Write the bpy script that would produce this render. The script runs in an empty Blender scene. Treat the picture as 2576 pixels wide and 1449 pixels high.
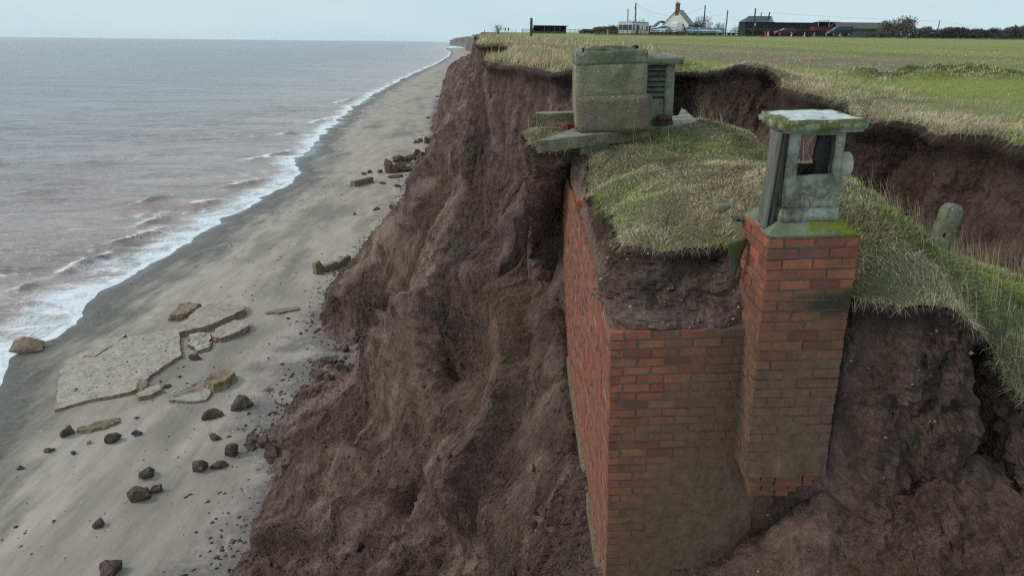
import bpy, bmesh, math, random
import numpy as np
from mathutils import Vector, Matrix
from mathutils.geometry import delaunay_2d_cdt

S = bpy.context.scene
COL = S.collection
R_ = math.radians
# ------------------------------------------------------------------ camera, sky, sun, exposure
F = 1750.0                      # focal length in units of a 2576 px wide picture
PITCH, ROLL = R_(19.58), R_(0.65)
cp, sp, cr, sr = math.cos(PITCH), math.sin(PITCH), math.cos(ROLL), math.sin(ROLL)
_R0 = np.array([1., 0, 0]); _U0 = np.array([0, sp, cp]); FW = np.array([0, cp, -sp])
RT = _R0 * cr + _U0 * sr
UP = _U0 * cr - _R0 * sr
cam_d = bpy.data.cameras.new('camera'); cam = bpy.data.objects.new('camera', cam_d); COL.objects.link(cam)
cam_d.sensor_width = 36.0; cam_d.lens = F / 2576 * 36
cam_d.clip_start = 0.1; cam_d.clip_end = 40000
M = Matrix(((RT[0], UP[0], -FW[0], 0), (RT[1], UP[1], -FW[1], 0), (RT[2], UP[2], -FW[2], 0), (0, 0, 0, 1)))
cam.matrix_world = M
S.camera = cam

SUN_EL, SUN_AZ = R_(36), R_(-84)      # veiled sun out over the sea
world = bpy.data.worlds.new('World'); S.world = world; world.use_nodes = True
wn = world.node_tree; wn.nodes.clear()
wo = wn.nodes.new('ShaderNodeOutputWorld'); wb = wn.nodes.new('ShaderNodeBackground')
sky = wn.nodes.new('ShaderNodeTexSky'); sky.sky_type = 'NISHITA'; sky.sun_disc = False
sky.sun_elevation = SUN_EL; sky.sun_rotation = SUN_AZ
sky.air_density = 1.0; sky.dust_density = 3.0; sky.ozone_density = 1.0
mixc = wn.nodes.new('ShaderNodeMixRGB'); mixc.inputs[0].default_value = 0.82
# pale stratus veil over the clear sky: faintly mottled, a little bluer overhead
tcw = wn.nodes.new('ShaderNodeTexCoord'); mpw = wn.nodes.new('ShaderNodeMapping'); mpw.inputs['Scale'].default_value = (2.2, 2.2, 9.0)
nzw = wn.nodes.new('ShaderNodeTexNoise'); nzw.inputs['Scale'].default_value = 1.6; nzw.inputs['Detail'].default_value = 4
rpw = wn.nodes.new('ShaderNodeValToRGB')
rpw.color_ramp.elements[0].position = 0.32; rpw.color_ramp.elements[0].color = (5.9, 8.3, 9.3, 1)
rpw.color_ramp.elements[1].position = 0.70; rpw.color_ramp.elements[1].color = (7.0, 9.0, 9.8, 1)
wn.links.new(tcw.outputs['Generated'], mpw.inputs['Vector']); wn.links.new(mpw.outputs[0], nzw.inputs['Vector'])
wn.links.new(nzw.outputs['Fac'], rpw.inputs[0])
wn.links.new(sky.outputs[0], mixc.inputs[1]); wn.links.new(rpw.outputs[0], mixc.inputs[2])
wn.links.new(mixc.outputs[0], wb.inputs[0]); wb.inputs[1].default_value = 0.10
wn.links.new(wb.outputs[0], wo.inputs[0])

sun_d = bpy.data.lights.new('sun', 'SUN'); sun_d.energy = 1.5; sun_d.specular_factor = .12; sun_d.angle = R_(12); sun_d.color = (1.0, 0.95, 0.88)
sun = bpy.data.objects.new('sun', sun_d); COL.objects.link(sun)
_sd = Vector((math.sin(SUN_AZ) * math.cos(SUN_EL), math.cos(SUN_AZ) * math.cos(SUN_EL), math.sin(SUN_EL)))
sun.rotation_euler = (-_sd).to_track_quat('-Z', 'Y').to_euler()
S.view_settings.view_transform = 'Standard'; S.view_settings.look = 'None'
S.view_settings.exposure = 0.0; S.view_settings.gamma = 1.0; S.view_settings.use_curve_mapping = False
try:
    S.cycles.volume_bounces = 1; S.cycles.max_bounces = 5; S.cycles.diffuse_bounces = 2; S.cycles.transparent_max_bounces = 6
    S.cycles.glossy_bounces = 2; S.cycles.use_denoising = False; S.cycles.sample_clamp_direct = 3.0; S.cycles.sample_clamp_indirect = 2.0; S.cycles.pixel_filter_type = 'BLACKMAN_HARRIS'; S.cycles.filter_width = 1.3
except Exception:
    pass

# ------------------------------------------------------------------ unprojection helpers (2576-px picture -> world)
def ray(px, py):
    return RT * ((px - 1288) / F) + UP * ((724.5 - py) / F) + FW
def Ud(px, py, d): return ray(px, py) * d
def UY(px, py, Y):
    v = ray(px, py); return v * (Y / v[1])
def UZ(px, py, Z):
    v = ray(px, py); return v * (Z / v[2])
SEA = -16.6

# ------------------------------------------------------------------ noise
def _hash(ix, iy, iz, seed):
    h = (ix.astype(np.uint32) * np.uint32(374761393) + iy.astype(np.uint32) * np.uint32(668265263)
         + iz.astype(np.uint32) * np.uint32(2147483647) + np.uint32(seed * 974711 + 12345))
    h = (h ^ (h >> np.uint32(13))) * np.uint32(1274126177)
    h = h ^ (h >> np.uint32(16))
    h = h * np.uint32(2246822519); h = h ^ (h >> np.uint32(15))
    return h.astype(np.float64) / 4294967295.0
def vnoise(p, seed=0):
    p = np.asarray(p, float)
    i = np.floor(p).astype(np.int64); f = p - i
    f = f * f * f * (f * (f * 6 - 15) + 10)
    r = 0
    for dx in (0, 1):
        wx = f[:, 0] if dx else 1 - f[:, 0]
        for dy in (0, 1):
            wy = f[:, 1] if dy else 1 - f[:, 1]
            for dz in (0, 1):
                wz = f[:, 2] if dz else 1 - f[:, 2]
                r = r + wx * wy * wz * _hash(i[:, 0] + dx, i[:, 1] + dy, i[:, 2] + dz, seed)
    return r * 2 - 1
ROT = np.array([[0.80, 0.36, -0.48], [-0.6, 0.48, -0.64], [0, 0.8, 0.6]])
def fbm(p, octv=5, gain=0.5, seed=0, ridged=False):
    p = np.asarray(p, float).copy(); a = 1.0; s = 0; t = 0
    for o in range(octv):
        n = vnoise(p, seed + o)
        if ridged: n = 1 - 2 * np.abs(n)
        s = s + a * n; t += a; a *= gain
        p = (p @ ROT.T) * 2.03 + 11.7
    return s / t
def worley(p, seed=0):
    """F1, F2 distances and the random number of the nearest cell."""
    p = np.asarray(p, float); i = np.floor(p).astype(np.int64)
    f1 = np.full(len(p), 9.); f2 = np.full(len(p), 9.); cid = np.zeros(len(p))
    for dx in (-1, 0, 1):
        for dy in (-1, 0, 1):
            for dz in (-1, 0, 1):
                a, b, c = i[:, 0] + dx, i[:, 1] + dy, i[:, 2] + dz
                q = np.stack([a + _hash(a, b, c, seed), b + _hash(a, b, c, seed + 1), c + _hash(a, b, c, seed + 2)], 1)
                d = np.linalg.norm(q - p, axis=1); h = _hash(a, b, c, seed + 3)
                m = d < f1
                f2 = np.where(m, f1, np.minimum(f2, d)); cid = np.where(m, h, cid); f1 = np.where(m, d, f1)
    return f1, f2, cid
def proj(q):
    d = q @ FW; return 1288 + F * (q @ RT) / d, 724.5 - F * (q @ UP) / d, d
def polyd(x, y, pl):
    """distance to a polyline, signed side (+ = right-hand side walking along it) and 0..1 position"""
    best = np.full(x.shape, 1e9); sg = np.zeros(x.shape); pos = np.zeros(x.shape); pl = np.array(pl, float); n = len(pl) - 1
    for i in range(n):
        a, b = pl[i][:2], pl[i + 1][:2]; ab = b - a; L2 = ab @ ab
        tt = np.clip(((x - a[0]) * ab[0] + (y - a[1]) * ab[1]) / L2, 0, 1)
        dx, dy = x - a[0] - tt * ab[0], y - a[1] - tt * ab[1]; d = np.hypot(dx, dy); m = d < best
        best = np.where(m, d, best); sg = np.where(m, np.sign(ab[0] * (y - a[1]) - ab[1] * (x - a[0])), sg); pos = np.where(m, (i + tt) / n, pos)
    return best, sg, pos
def sstep(a, b, x):
    t = np.clip((x - a) / (b - a), 0, 1); return t * t * (3 - 2 * t)
class TPS:
    """thin-plate interpolation z(x, y) through control points"""
    def __init__(s, pts, warp=lambda x, y: (x, y), reg=0.0):
        pts = np.asarray(pts, float); s.warp = warp
        x, y = warp(pts[:, 0], pts[:, 1]); s.c = np.stack([x, y], 1); n = len(pts)
        d = np.linalg.norm(s.c[:, None] - s.c[None], axis=2)
        A = np.zeros((n + 3, n + 3)); A[:n, :n] = s.k(d) + reg * np.eye(n)
        A[:n, n] = 1; A[:n, n + 1:] = s.c; A[n, :n] = 1; A[n + 1:, :n] = s.c.T
        b = np.zeros(n + 3); b[:n] = pts[:, 2]; s.w = np.linalg.solve(A, b); s.n = n
    @staticmethod
    def k(d): return d * d * np.log(d + 1e-9)
    def __call__(s, x, y):
        x = np.asarray(x, float); sh = x.shape; x = x.ravel(); y = np.asarray(y, float).ravel(); x, y = s.warp(x, y)
        q = np.stack([x, y], 1); out = np.zeros(len(q))
        for k0 in range(0, len(q), 20000):
            d = np.linalg.norm(q[k0:k0 + 20000, None] - s.c[None], axis=2)
            out[k0:k0 + 20000] = s.k(d) @ s.w[:s.n] + s.w[s.n] + q[k0:k0 + 20000] @ s.w[s.n + 1:]
        return out.reshape(sh)

# ------------------------------------------------------------------ mesh helpers
def link(name, me, mat=None, parent=None, smooth=False):
    if mat is not None and not me.materials: me.materials.append(mat)
    o = bpy.data.objects.new(name, me); COL.objects.link(o)
    if parent is not None: o.parent = parent
    if smooth: me.polygons.foreach_set('use_smooth', [True] * len(me.polygons))
    return o
def fast_mesh(name, V, quads=None, tris=None):
    V = np.ascontiguousarray(V, dtype=np.float32)
    me = bpy.data.meshes.new(name); me.vertices.add(len(V)); me.vertices.foreach_set('co', V.ravel())
    loops = []; starts = []; tot = 0
    for arr, k in ((quads, 4), (tris, 3)):
        if arr is None or len(arr) == 0: continue
        arr = np.asarray(arr, dtype=np.int32); loops.append(arr.ravel())
        starts.append(np.arange(len(arr), dtype=np.int32) * k + tot); tot += arr.size
    loops = np.concatenate(loops); starts = np.concatenate(starts)
    me.loops.add(len(loops)); me.loops.foreach_set('vertex_index', loops)
    me.polygons.add(len(starts)); me.polygons.foreach_set('loop_start', starts)
    me.update(calc_edges=True); me.validate()
    return me
def grid_quads(n, m, flip=False):
    i = np.arange(n - 1)[:, None] * m + np.arange(m - 1)[None]
    q = np.stack([i, i + 1, i + m + 1, i + m], -1).reshape(-1, 4)
    return q[:, ::-1] if flip else q
def grid_normals(P):
    du = np.gradient(P, axis=0); dv = np.gradient(P, axis=1)
    n = np.cross(du, dv); n /= np.linalg.norm(n, axis=2, keepdims=True) + 1e-12
    return n
def attr(me, name, vals, dom='POINT', typ='FLOAT'):
    a = me.attributes.new(name, typ, dom)
    if typ == 'FLOAT_COLOR': a.data.foreach_set('color', np.asarray(vals, np.float32).ravel())
    else: a.data.foreach_set('value', np.asarray(vals, np.float32).ravel())
class MB:
    """collects shapes into one mesh"""
    def __init__(s): s.v = []; s.f = []
    def add(s, vs, fs):
        o = len(s.v); s.v += [tuple(map(float, v)) for v in vs]; s.f += [tuple(i + o for i in f) for f in fs]; return s
    def box(s, x0, x1, y0, y1, z0, z1):
        return s.add([(x0, y0, z0), (x1, y0, z0), (x1, y1, z0), (x0, y1, z0), (x0, y0, z1), (x1, y0, z1), (x1, y1, z1), (x0, y1, z1)],
                     [(0, 3, 2, 1), (4, 5, 6, 7), (0, 1, 5, 4), (1, 2, 6, 5), (2, 3, 7, 6), (3, 0, 4, 7)])
    def frustum(s, a, z0, b, z1):
        (x0, x1, y0, y1), (u0, u1, v0, v1) = a, b
        return s.add([(x0, y0, z0), (x1, y0, z0), (x1, y1, z0), (x0, y1, z0), (u0, v0, z1), (u1, v0, z1), (u1, v1, z1), (u0, v1, z1)],
                     [(0, 3, 2, 1), (4, 5, 6, 7), (0, 1, 5, 4), (1, 2, 6, 5), (2, 3, 7, 6), (3, 0, 4, 7)])
    def tube(s, pts, r, n=8, cap=True):
        pts = [Vector(p) for p in pts]; rs = r if isinstance(r, (list, tuple)) else [r] * len(pts)
        rings = []
        for i, p in enumerate(pts):
            t = (pts[min(i + 1, len(pts) - 1)] - pts[max(i - 1, 0)]).normalized()
            a = t.cross(Vector((0, 0, 1)) if abs(t.z) < .9 else Vector((1, 0, 0))).normalized(); b = t.cross(a)
            rings.append([p + (a * math.cos(2 * math.pi * k / n) + b * math.sin(2 * math.pi * k / n)) * rs[i] for k in range(n)])
        vs = [v for rg in rings for v in rg]; fs = []
        for i in range(len(pts) - 1):
            for k in range(n): fs.append((i * n + k, (i + 1) * n + k, (i + 1) * n + (k + 1) % n, i * n + (k + 1) % n))
        if cap: fs += [tuple(range(n)), tuple((len(pts) - 1) * n + k for k in reversed(range(n)))]
        return s.add(vs, fs)
    def prism(s, prof, y0, y1):                     # profile in (x, z), extruded along y
        n = len(prof)
        vs = [(x, y0, z) for x, z in prof] + [(x, y1, z) for x, z in prof]
        return s.add(vs, [tuple(range(n)), tuple(range(2 * n - 1, n - 1, -1))] + [((i + 1) % n, i, n + i, n + (i + 1) % n) for i in range(n)])
    def build(s, name, mat, parent=None, smooth=False, bevel=0):
        me = bpy.data.meshes.new(name); me.from_pydata(s.v, [], s.f); me.validate()
        bm = bmesh.new(); bm.from_mesh(me); bmesh.ops.recalc_face_normals(bm, faces=bm.faces)
        if bevel: bmesh.ops.bevel(bm, geom=list(bm.edges), offset=bevel, segments=1, affect='EDGES', clamp_overlap=True)
        bm.to_mesh(me); bm.free()
        return link(name, me, mat, parent, smooth)
def empty(name, loc=(0, 0, 0), rot=(0, 0, 0), label=None, cat=None, group=None, kind=None):
    o = bpy.data.objects.new(name, None); COL.objects.link(o); o.location = loc; o.rotation_euler = rot
    o.empty_display_size = .2
    return tag(o, label, cat, group, kind)
def tag(o, label=None, cat=None, group=None, kind=None):
    for k, v in (('label', label), ('category', cat), ('group', group), ('kind', kind)):
        if v: o[k] = v
    return o
def rough_mesh(mb, cuts, amp, scale, seed, bevel=.01):
    """subdivided, worn copy of the collected shapes"""
    me = bpy.data.meshes.new('worn'); me.from_pydata(mb.v, [], mb.f)
    bm = bmesh.new(); bm.from_mesh(me); bmesh.ops.recalc_face_normals(bm, faces=bm.faces)
    if bevel: bmesh.ops.bevel(bm, geom=list(bm.edges), offset=bevel, segments=2, affect='EDGES', clamp_overlap=True)
    for _ in range(cuts):
        L = [e for e in bm.edges if e.calc_length() > .06]
        if not L: break
        bmesh.ops.subdivide_edges(bm, edges=L, cuts=1, use_grid_fill=True)
    bmesh.ops.triangulate(bm, faces=bm.faces)
    bm.normal_update()
    P = np.array([v.co[:] for v in bm.verts]); N = np.array([v.normal[:] for v in bm.verts])
    d = fbm(P * scale + seed * 7.3, 4, .55, seed) * amp - np.maximum(0, fbm(P * scale * .5 + seed, 3, .5, seed + 9) - .25) * amp * 2
    for v, q in zip(bm.verts, P + N * d[:, None]): v.co = q
    bm.to_mesh(me); bm.free(); me.validate()
    return me

# ------------------------------------------------------------------ material helpers
class NT:
    def __init__(s, name):
        s.m = bpy.data.materials.new(name); s.m.use_nodes = True; s.t = s.m.node_tree; s.n = s.t.nodes
        s.b = s.n['Principled BSDF']; s.tc = s.n.new('ShaderNodeTexCoord'); s.out = s.n['Material Output']
        s.b.inputs['Roughness'].default_value = .9
        s.b.inputs['Specular IOR Level'].default_value = .25
    def l(s, a, b): s.t.links.new(a, b)
    def co(s, scale=(1, 1, 1), rot=(0, 0, 0), src='Object', loc=(0, 0, 0)):
        mp = s.n.new('ShaderNodeMapping'); mp.inputs['Scale'].default_value = scale; mp.inputs['Rotation'].default_value = rot; mp.inputs['Location'].default_value = loc
        s.l(s.tc.outputs[src], mp.inputs['Vector']); return mp.outputs[0]
    def noise(s, scale, detail=5, rough=.55, co=None, dist=0):
        n = s.n.new('ShaderNodeTexNoise'); n.inputs['Scale'].default_value = scale; n.inputs['Detail'].default_value = detail
        n.inputs['Roughness'].default_value = rough; n.inputs['Distortion'].default_value = dist
        s.l(co if co is not None else s.tc.outputs['Object'], n.inputs['Vector']); return n.outputs['Fac']
    def warp(s, co, scale=2.5, amt=.15):
        n = s.n.new('ShaderNodeTexNoise'); n.inputs['Scale'].default_value = scale; n.inputs['Detail'].default_value = 3
        s.l(s.tc.outputs['Object'], n.inputs['Vector'])
        m = s.n.new('ShaderNodeMixRGB'); m.inputs[0].default_value = amt; s.l(co, m.inputs[1]); s.l(n.outputs['Color'], m.inputs[2])
        return m.outputs[0]
    def voro(s, scale, feat='F1', co=None, out='Distance', rnd=1.0):
        n = s.n.new('ShaderNodeTexVoronoi'); n.feature = feat; n.inputs['Scale'].default_value = scale; n.inputs['Randomness'].default_value = rnd
        s.l(co if co is not None else s.tc.outputs['Object'], n.inputs['Vector']); return n.outputs[out]
    def ramp(s, fac, stops):
        r = s.n.new('ShaderNodeValToRGB'); e = r.color_ramp.elements
        while len(e) < len(stops): e.new(.5)
        for k, (p, c) in enumerate(stops):
            e[k].position = p; e[k].color = (c, c, c, 1) if not isinstance(c, tuple) else (*c, 1)
        s.l(fac, r.inputs[0]); return r.outputs[0]
    def mix(s, fac, a, b, mode='MIX'):
        m = s.n.new('ShaderNodeMixRGB'); m.blend_type = mode
        for k, v in ((0, fac), (1, a), (2, b)):
            if isinstance(v, (int, float)): m.inputs[k].default_value = v if k == 0 else (v, v, v, 1)
            elif isinstance(v, tuple): m.inputs[k].default_value = (*v, 1)
            else: s.l(v, m.inputs[k])
        return m.outputs[0]
    def math(s, op, a, b=0.0, clamp=False):
        m = s.n.new('ShaderNodeMath'); m.operation = op; m.use_clamp = clamp
        for k, v in ((0, a), (1, b)):
            if isinstance(v, (int, float)): m.inputs[k].default_value = v
            else: s.l(v, m.inputs[k])
        return m.outputs[0]
    def attr(s, name, out='Fac'):
        a = s.n.new('ShaderNodeAttribute'); a.attribute_name = name; return a.outputs[out]
    def sep(s, co=None):
        x = s.n.new('ShaderNodeSeparateXYZ'); s.l(co if co is not None else s.tc.outputs['Object'], x.inputs[0]); return x.outputs
    def color(s, c):
        if isinstance(c, tuple): s.b.inputs['Base Color'].default_value = (*c, 1)
        else: s.l(c, s.b.inputs['Base Color'])
        return s
    def rough(s, r):
        if isinstance(r, (int, float)): s.b.inputs['Roughness'].default_value = r
        else: s.l(r, s.b.inputs['Roughness'])
        return s
    def bump(s, h, strength=.5, dist=.05):
        prev = s.b.inputs['Normal'].links[0].from_socket if s.b.inputs['Normal'].links else None
        b = s.n.new('ShaderNodeBump'); b.inputs['Strength'].default_value = strength; b.inputs['Distance'].default_value = dist
        s.l(h, b.inputs['Height'])
        if prev: s.l(prev, b.inputs['Normal'])
        s.l(b.outputs[0], s.b.inputs['Normal']); return s
def simple(name, c, rough=.7, var=.25, scale=6., bump=0, metal=0):
    t = NT(name); n = t.noise(scale, 5)
    lo = tuple(x * (1 - var) for x in c); hi = tuple(min(1, x * (1 + var)) for x in c)
    t.color(t.ramp(n, [(.3, lo), (.7, hi)])).rough(rough); t.b.inputs['Metallic'].default_value = metal
    if bump: t.bump(t.noise(scale * 6, 6), bump, .02)
    return t.m

# soil: reddish boulder clay
def soil_mat(name, tint=(1, 1, 1), clods=1.0):
    t = NT(name); c = lambda r, g, b: (r * tint[0], g * tint[1], b * tint[2])
    n2 = t.noise(3.2, 9, .7); n3 = t.noise(24, 7, .75)
    streak = t.noise(1.0, 8, .66, t.co((1.7, 1.7, .75), loc=(0, 0, 2)), .8)
    # smooth pale slump faces against dark crumbly ones
    zone = t.ramp(t.noise(.34, 5, .55, t.co((1, 1, .5), loc=(9, 4, 1)), .6), [(.40, 0.), (.58, 1.)])
    base = t.ramp(n2, [(.28, c(.058, .038, .032)), (.5, c(.130, .088, .075)), (.72, c(.205, .146, .126))])
    pale = t.ramp(streak, [(.3, c(.110, .076, .066)), (.5, c(.195, .140, .122)), (.72, c(.30, .228, .203))])
    base = t.mix(t.math('MULTIPLY', zone, .75), base, pale)
    dark = t.ramp(streak, [(.30, .50), (.5, 1.), (.72, 1.25)]); base = t.mix(1.0, base, dark, 'MULTIPLY')
    cell = t.n.new('ShaderNodeSeparateColor'); t.l(t.voro(7.5, 'F1', t.warp(t.co((1, 1, 1.2)), 6, .15), 'Color'), cell.inputs[0])
    cel2 = t.n.new('ShaderNodeSeparateColor'); t.l(t.voro(26, 'F1', t.warp(t.co((1, 1, 1.2)), 16, .08), 'Color'), cel2.inputs[0])
    gran = t.mix(.5, t.ramp(cell.outputs[0], [(0, .68), (1, 1.30)]), t.ramp(cel2.outputs[0], [(0, .55), (1, 1.45)]))
    base = t.mix(t.math('SUBTRACT', 1.0, t.math('MULTIPLY', zone, .55)), base, t.mix(1.0, base, gran, 'MULTIPLY'))
    ochre = t.ramp(t.noise(.8, 8, .66, t.co((1, 1, .5), loc=(3, 1, 7))), [(.56, 0.), (.72, .45)])
    base = t.mix(ochre, base, c(.165, .100, .058))
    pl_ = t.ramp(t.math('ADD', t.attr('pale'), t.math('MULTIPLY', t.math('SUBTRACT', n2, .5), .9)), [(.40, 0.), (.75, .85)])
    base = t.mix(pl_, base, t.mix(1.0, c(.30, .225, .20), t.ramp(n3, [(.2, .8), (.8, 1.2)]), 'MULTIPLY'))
    base = t.mix(t.ramp(t.math('ADD', t.attr('ochre'), t.math('MULTIPLY', t.math('SUBTRACT', n2, .5), 1.2)), [(.45, 0.), (.9, .45)]), base, c(.185, .118, .085))
    base = t.mix(t.ramp(t.math('ADD', t.attr('blue'), t.math('MULTIPLY', t.math('SUBTRACT', n2, .5), 1.2)), [(.45, 0.), (.8, .6)]), base, (.075, .068, .066))
    grey = t.ramp(t.noise(.5, 7, .62, t.co((1, 1, .5), loc=(17, 5, 2))), [(.60, 0.), (.72, .75)])
    base = t.mix(grey, base, c(.082, .080, .082))
    base = t.mix(1.0, base, t.ramp(n3, [(.25, .55), (.5, 1.), (.75, 1.4)]), 'MULTIPLY')
    top = t.attr('topsoil')
    base = t.mix(t.math('MULTIPLY', top, .78), base, c(.050, .037, .029))
    v = t.voro(9.0, 'F1'); rnd = t.voro(9.0, 'F1', out='Color')
    sx = t.n.new('ShaderNodeSeparateColor'); t.l(rnd, sx.inputs[0])
    peb = t.math('MULTIPLY', t.math('LESS_THAN', v, .1), t.math('GREATER_THAN', sx.outputs[0], .95))
    base = t.mix(peb, base, (.42, .38, .33))
    t.color(base).rough(.88)
    rough = t.math('SUBTRACT', 1.0, t.math('MULTIPLY', zone, .6))
    t.bump(t.math('MULTIPLY', t.noise(1.6, 10, .72), rough), 1.0, .5 * clods)
    t.bump(t.math('MULTIPLY', t.noise(8, 9, .78), rough), 1.0, .13 * clods)
    t.bump(t.math('MULTIPLY', t.voro(13, 'F1', t.warp(t.co(), 9, .12)), rough), .8, .06 * clods)
    t.bump(t.math('MULTIPLY', cel2.outputs[1], rough), .7, .03 * clods)
    t.bump(t.math('MULTIPLY', cell.outputs[1], rough), .6, .05 * clods)
    return t.m
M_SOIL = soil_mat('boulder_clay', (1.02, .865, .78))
M_SOILD = soil_mat('dark_clay', (.82, .70, .65), .8)
M_ROCK = soil_mat('clay_lump', (1.0, .93, .88), .5)

def concrete_mat(name, base, moss=.3, speck=.5, mosscol=(.09, .10, .035), seed=0, streak=.4, sc=1.0):
    t = NT(name)
    n = t.noise(5 * sc, 8, .65, t.co(loc=(seed, 0, 0))); n2 = t.noise(34 * sc, 5, .7)
    d = tuple(x * .62 for x in base); h = tuple(min(1, x * 1.3) for x in base)
    c = t.ramp(n, [(.28, d), (.52, base), (.76, h)])
    c = t.mix(1.0, c, t.ramp(n2, [(.25, .7), (.75, 1.25)]), 'MULTIPLY')
    v = t.voro(34 * sc, 'F1'); col = t.voro(34 * sc, 'F1', out='Color')
    scn = t.n.new('ShaderNodeSeparateColor'); t.l(col, scn.inputs[0])
    pb = t.math('MULTIPLY', t.math('LESS_THAN', v, .33), t.math('GREATER_THAN', scn.outputs[1], 1 - .42 * speck))
    c = t.mix(pb, c, t.ramp(scn.outputs[0], [(0, (.06, .05, .042)), (.5, (.22, .18, .13)), (1, (.5, .46, .4))]))
    drip = t.ramp(t.noise(1., 7, .6, t.co((9, 9, .8), loc=(seed, 2, 0))), [(.45, 0.), (.7, streak)])
    c = t.mix(drip, c, tuple(x * .45 for x in base))
    mm = t.ramp(t.noise(3.1, 8, .62, t.co(loc=(0, seed, 4))), [(.62 - .38 * moss, 0.), (.78 - .3 * moss, .85)])
    c = t.mix(mm, c, t.ramp(n2, [(.3, tuple(x * .6 for x in mosscol)), (.7, mosscol)]))
    t.color(c).rough(.9)
    t.bump(n, .5, .03); t.bump(v, .5 * speck + .1, .012); t.bump(n2, .4, .01)
    return t.m
M_CONC = concrete_mat('mossy_concrete', (.245, .208, .140), .30, .55)
M_CONC2 = concrete_mat('pebbly_concrete', (.185, .143, .098), .12, 1.0, seed=3)
M_CONCG = concrete_mat('grey_concrete', (.265, .25, .195), .42, .25, (.12, .13, .06), 5)
M_SLAB = concrete_mat('beach_concrete', (.39, .325, .27), .03, .45, seed=8, streak=.1, sc=.3)
M_SLABE = concrete_mat('beach_concrete_edge', (.27, .188, .118), .04, .8, (.15, .105, .055), 9, sc=.4)
# ------------------------------------------------------------------ shoreline
WL_PX = [(-160, 1180), (-60, 1040), (0, 965), (22, 900), (80, 868), (140, 850), (200, 785), (238, 738), (300, 702), (420, 640), (480, 600), (570, 546),
         (640, 510), (690, 484), (732, 462), (748, 432), (742, 402), (800, 352), (850, 308), (868, 285), (905, 260), (960, 226), (1040, 186), (1100, 160),
         (1128, 143), (1134, 132), (1118, 124), (1146, 115), (1132, 108)]
WL = np.array([UZ(px, py, SEA)[:2] for px, py in WL_PX])
WL = WL[np.argsort(WL[:, 1])]
WL = np.vstack([[WL[0, 0] - 1.5, -40], WL])
def xw(Y): return np.interp(Y, WL[:, 1], WL[:, 0])
def xws(Y):                                    # waterline with small scallops left by the last swash
    Y = np.asarray(Y, float)
    p = np.stack([Y * .38, Y * 0, Y * 0], 1)
    k = np.clip(Y / 40, .5, 3)
    return xw(Y) + fbm(p, 4, .55, 3) * .8 * k + vnoise(p * 4.1, 8) * .18 * k
def beach_z(X, Y):
    e = np.maximum(np.asarray(X, float) - xw(Y), -30)
    return SEA + np.where(e < 0, e * .06, .045 * np.minimum(e, 14) + .012 * np.maximum(e - 14, 0))
def on_beach(px, py):
    Z = SEA + .5
    for _ in range(6):
        p = UZ(px, py, Z); Z = float(beach_z(p[0], p[1]))
    return np.array([p[0], p[1], Z])

def spaced(a, b, s0, k):
    """values from a to b, step s0 growing with distance"""
    out = [a]
    while out[-1] < b: out.append(out[-1] + max(s0, k * abs(out[-1])))
    return np.array(out)
# ------------------------------------------------------------------ beach
Yb = spaced(0, 1500, .22, .009)
eb = np.concatenate([np.arange(-6, 26, .22), spaced(26, 95, .5, .02)])
YY, EE = np.meshgrid(Yb, eb, indexing='ij')
XX = xw(YY.ravel()).reshape(YY.shape) + EE
P = np.stack([XX.ravel(), YY.ravel(), 0 * XX.ravel()], 1)
ZZ = beach_z(P[:, 0], P[:, 1])
nz = fbm(P * [.35, .12, 1], 4, .5, 2) * .10 + fbm(P * [.9, .35, 1], 4, .5, 5) * .035
ZZ = ZZ + nz * sstep(-.5, 3, EE.ravel())
me = fast_mesh('beach', np.stack([P[:, 0], P[:, 1], ZZ], 1), grid_quads(*XX.shape, flip=True))
shore = P[:, 0] - xws(P[:, 1])
attr(me, 'shore', shore)
t = NT('sand')
sh = t.attr('shore'); xyz = t.sep()
n1 = t.noise(.22, 6, .6, t.co((1.0, .35, 1), (0, 0, .2))); n2 = t.noise(1.1, 7, .6, t.co((1, .3, 1), (0, 0, -.15))); n3 = t.noise(40, 4, .7)
dry = t.ramp(n2, [(.3, (.31, .252, .207)), (.7, (.435, .36, .302))])
dark = t.ramp(n1, [(.50, 0.), (.66, .7)])
dry = t.mix(dark, dry, (.165, .14, .118))
wet = t.ramp(t.noise(3.5, 9, .75), [(.3, (.070, .058, .047)), (.55, (.13, .108, .088)), (.75, (.20, .168, .138))])
edge = t.math('ADD', sh, t.math('MULTIPLY', t.math('SUBTRACT', n1, .5), 9.0))
wf = t.ramp(t.math('ADD', t.math('MULTIPLY', edge, .1), t.math('MULTIPLY', t.math('SUBTRACT', n2, .5), .5)), [(.22, 1.), (.50, 0.)])
c = t.mix(wf, dry, wet)
# purplish shingle and clay wash at the cliff foot
pf = t.attr('foot'); pn = t.math('ADD', pf, t.math('MULTIPLY', t.math('SUBTRACT', t.noise(.55, 7, .65), .5), 2.6))
pn = t.math('ADD', pn, t.math('MULTIPLY', t.math('SUBTRACT', t.noise(5, 6, .75), .5), 1.1)); pfac = t.ramp(pn, [(.28, 0.), (.85, .85)])
shing = t.ramp(t.noise(16, 7, .75), [(.25, (.09, .072, .068)), (.55, (.165, .137, .13)), (.8, (.26, .23, .22))])
c = t.mix(pfac, c, shing)
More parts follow.
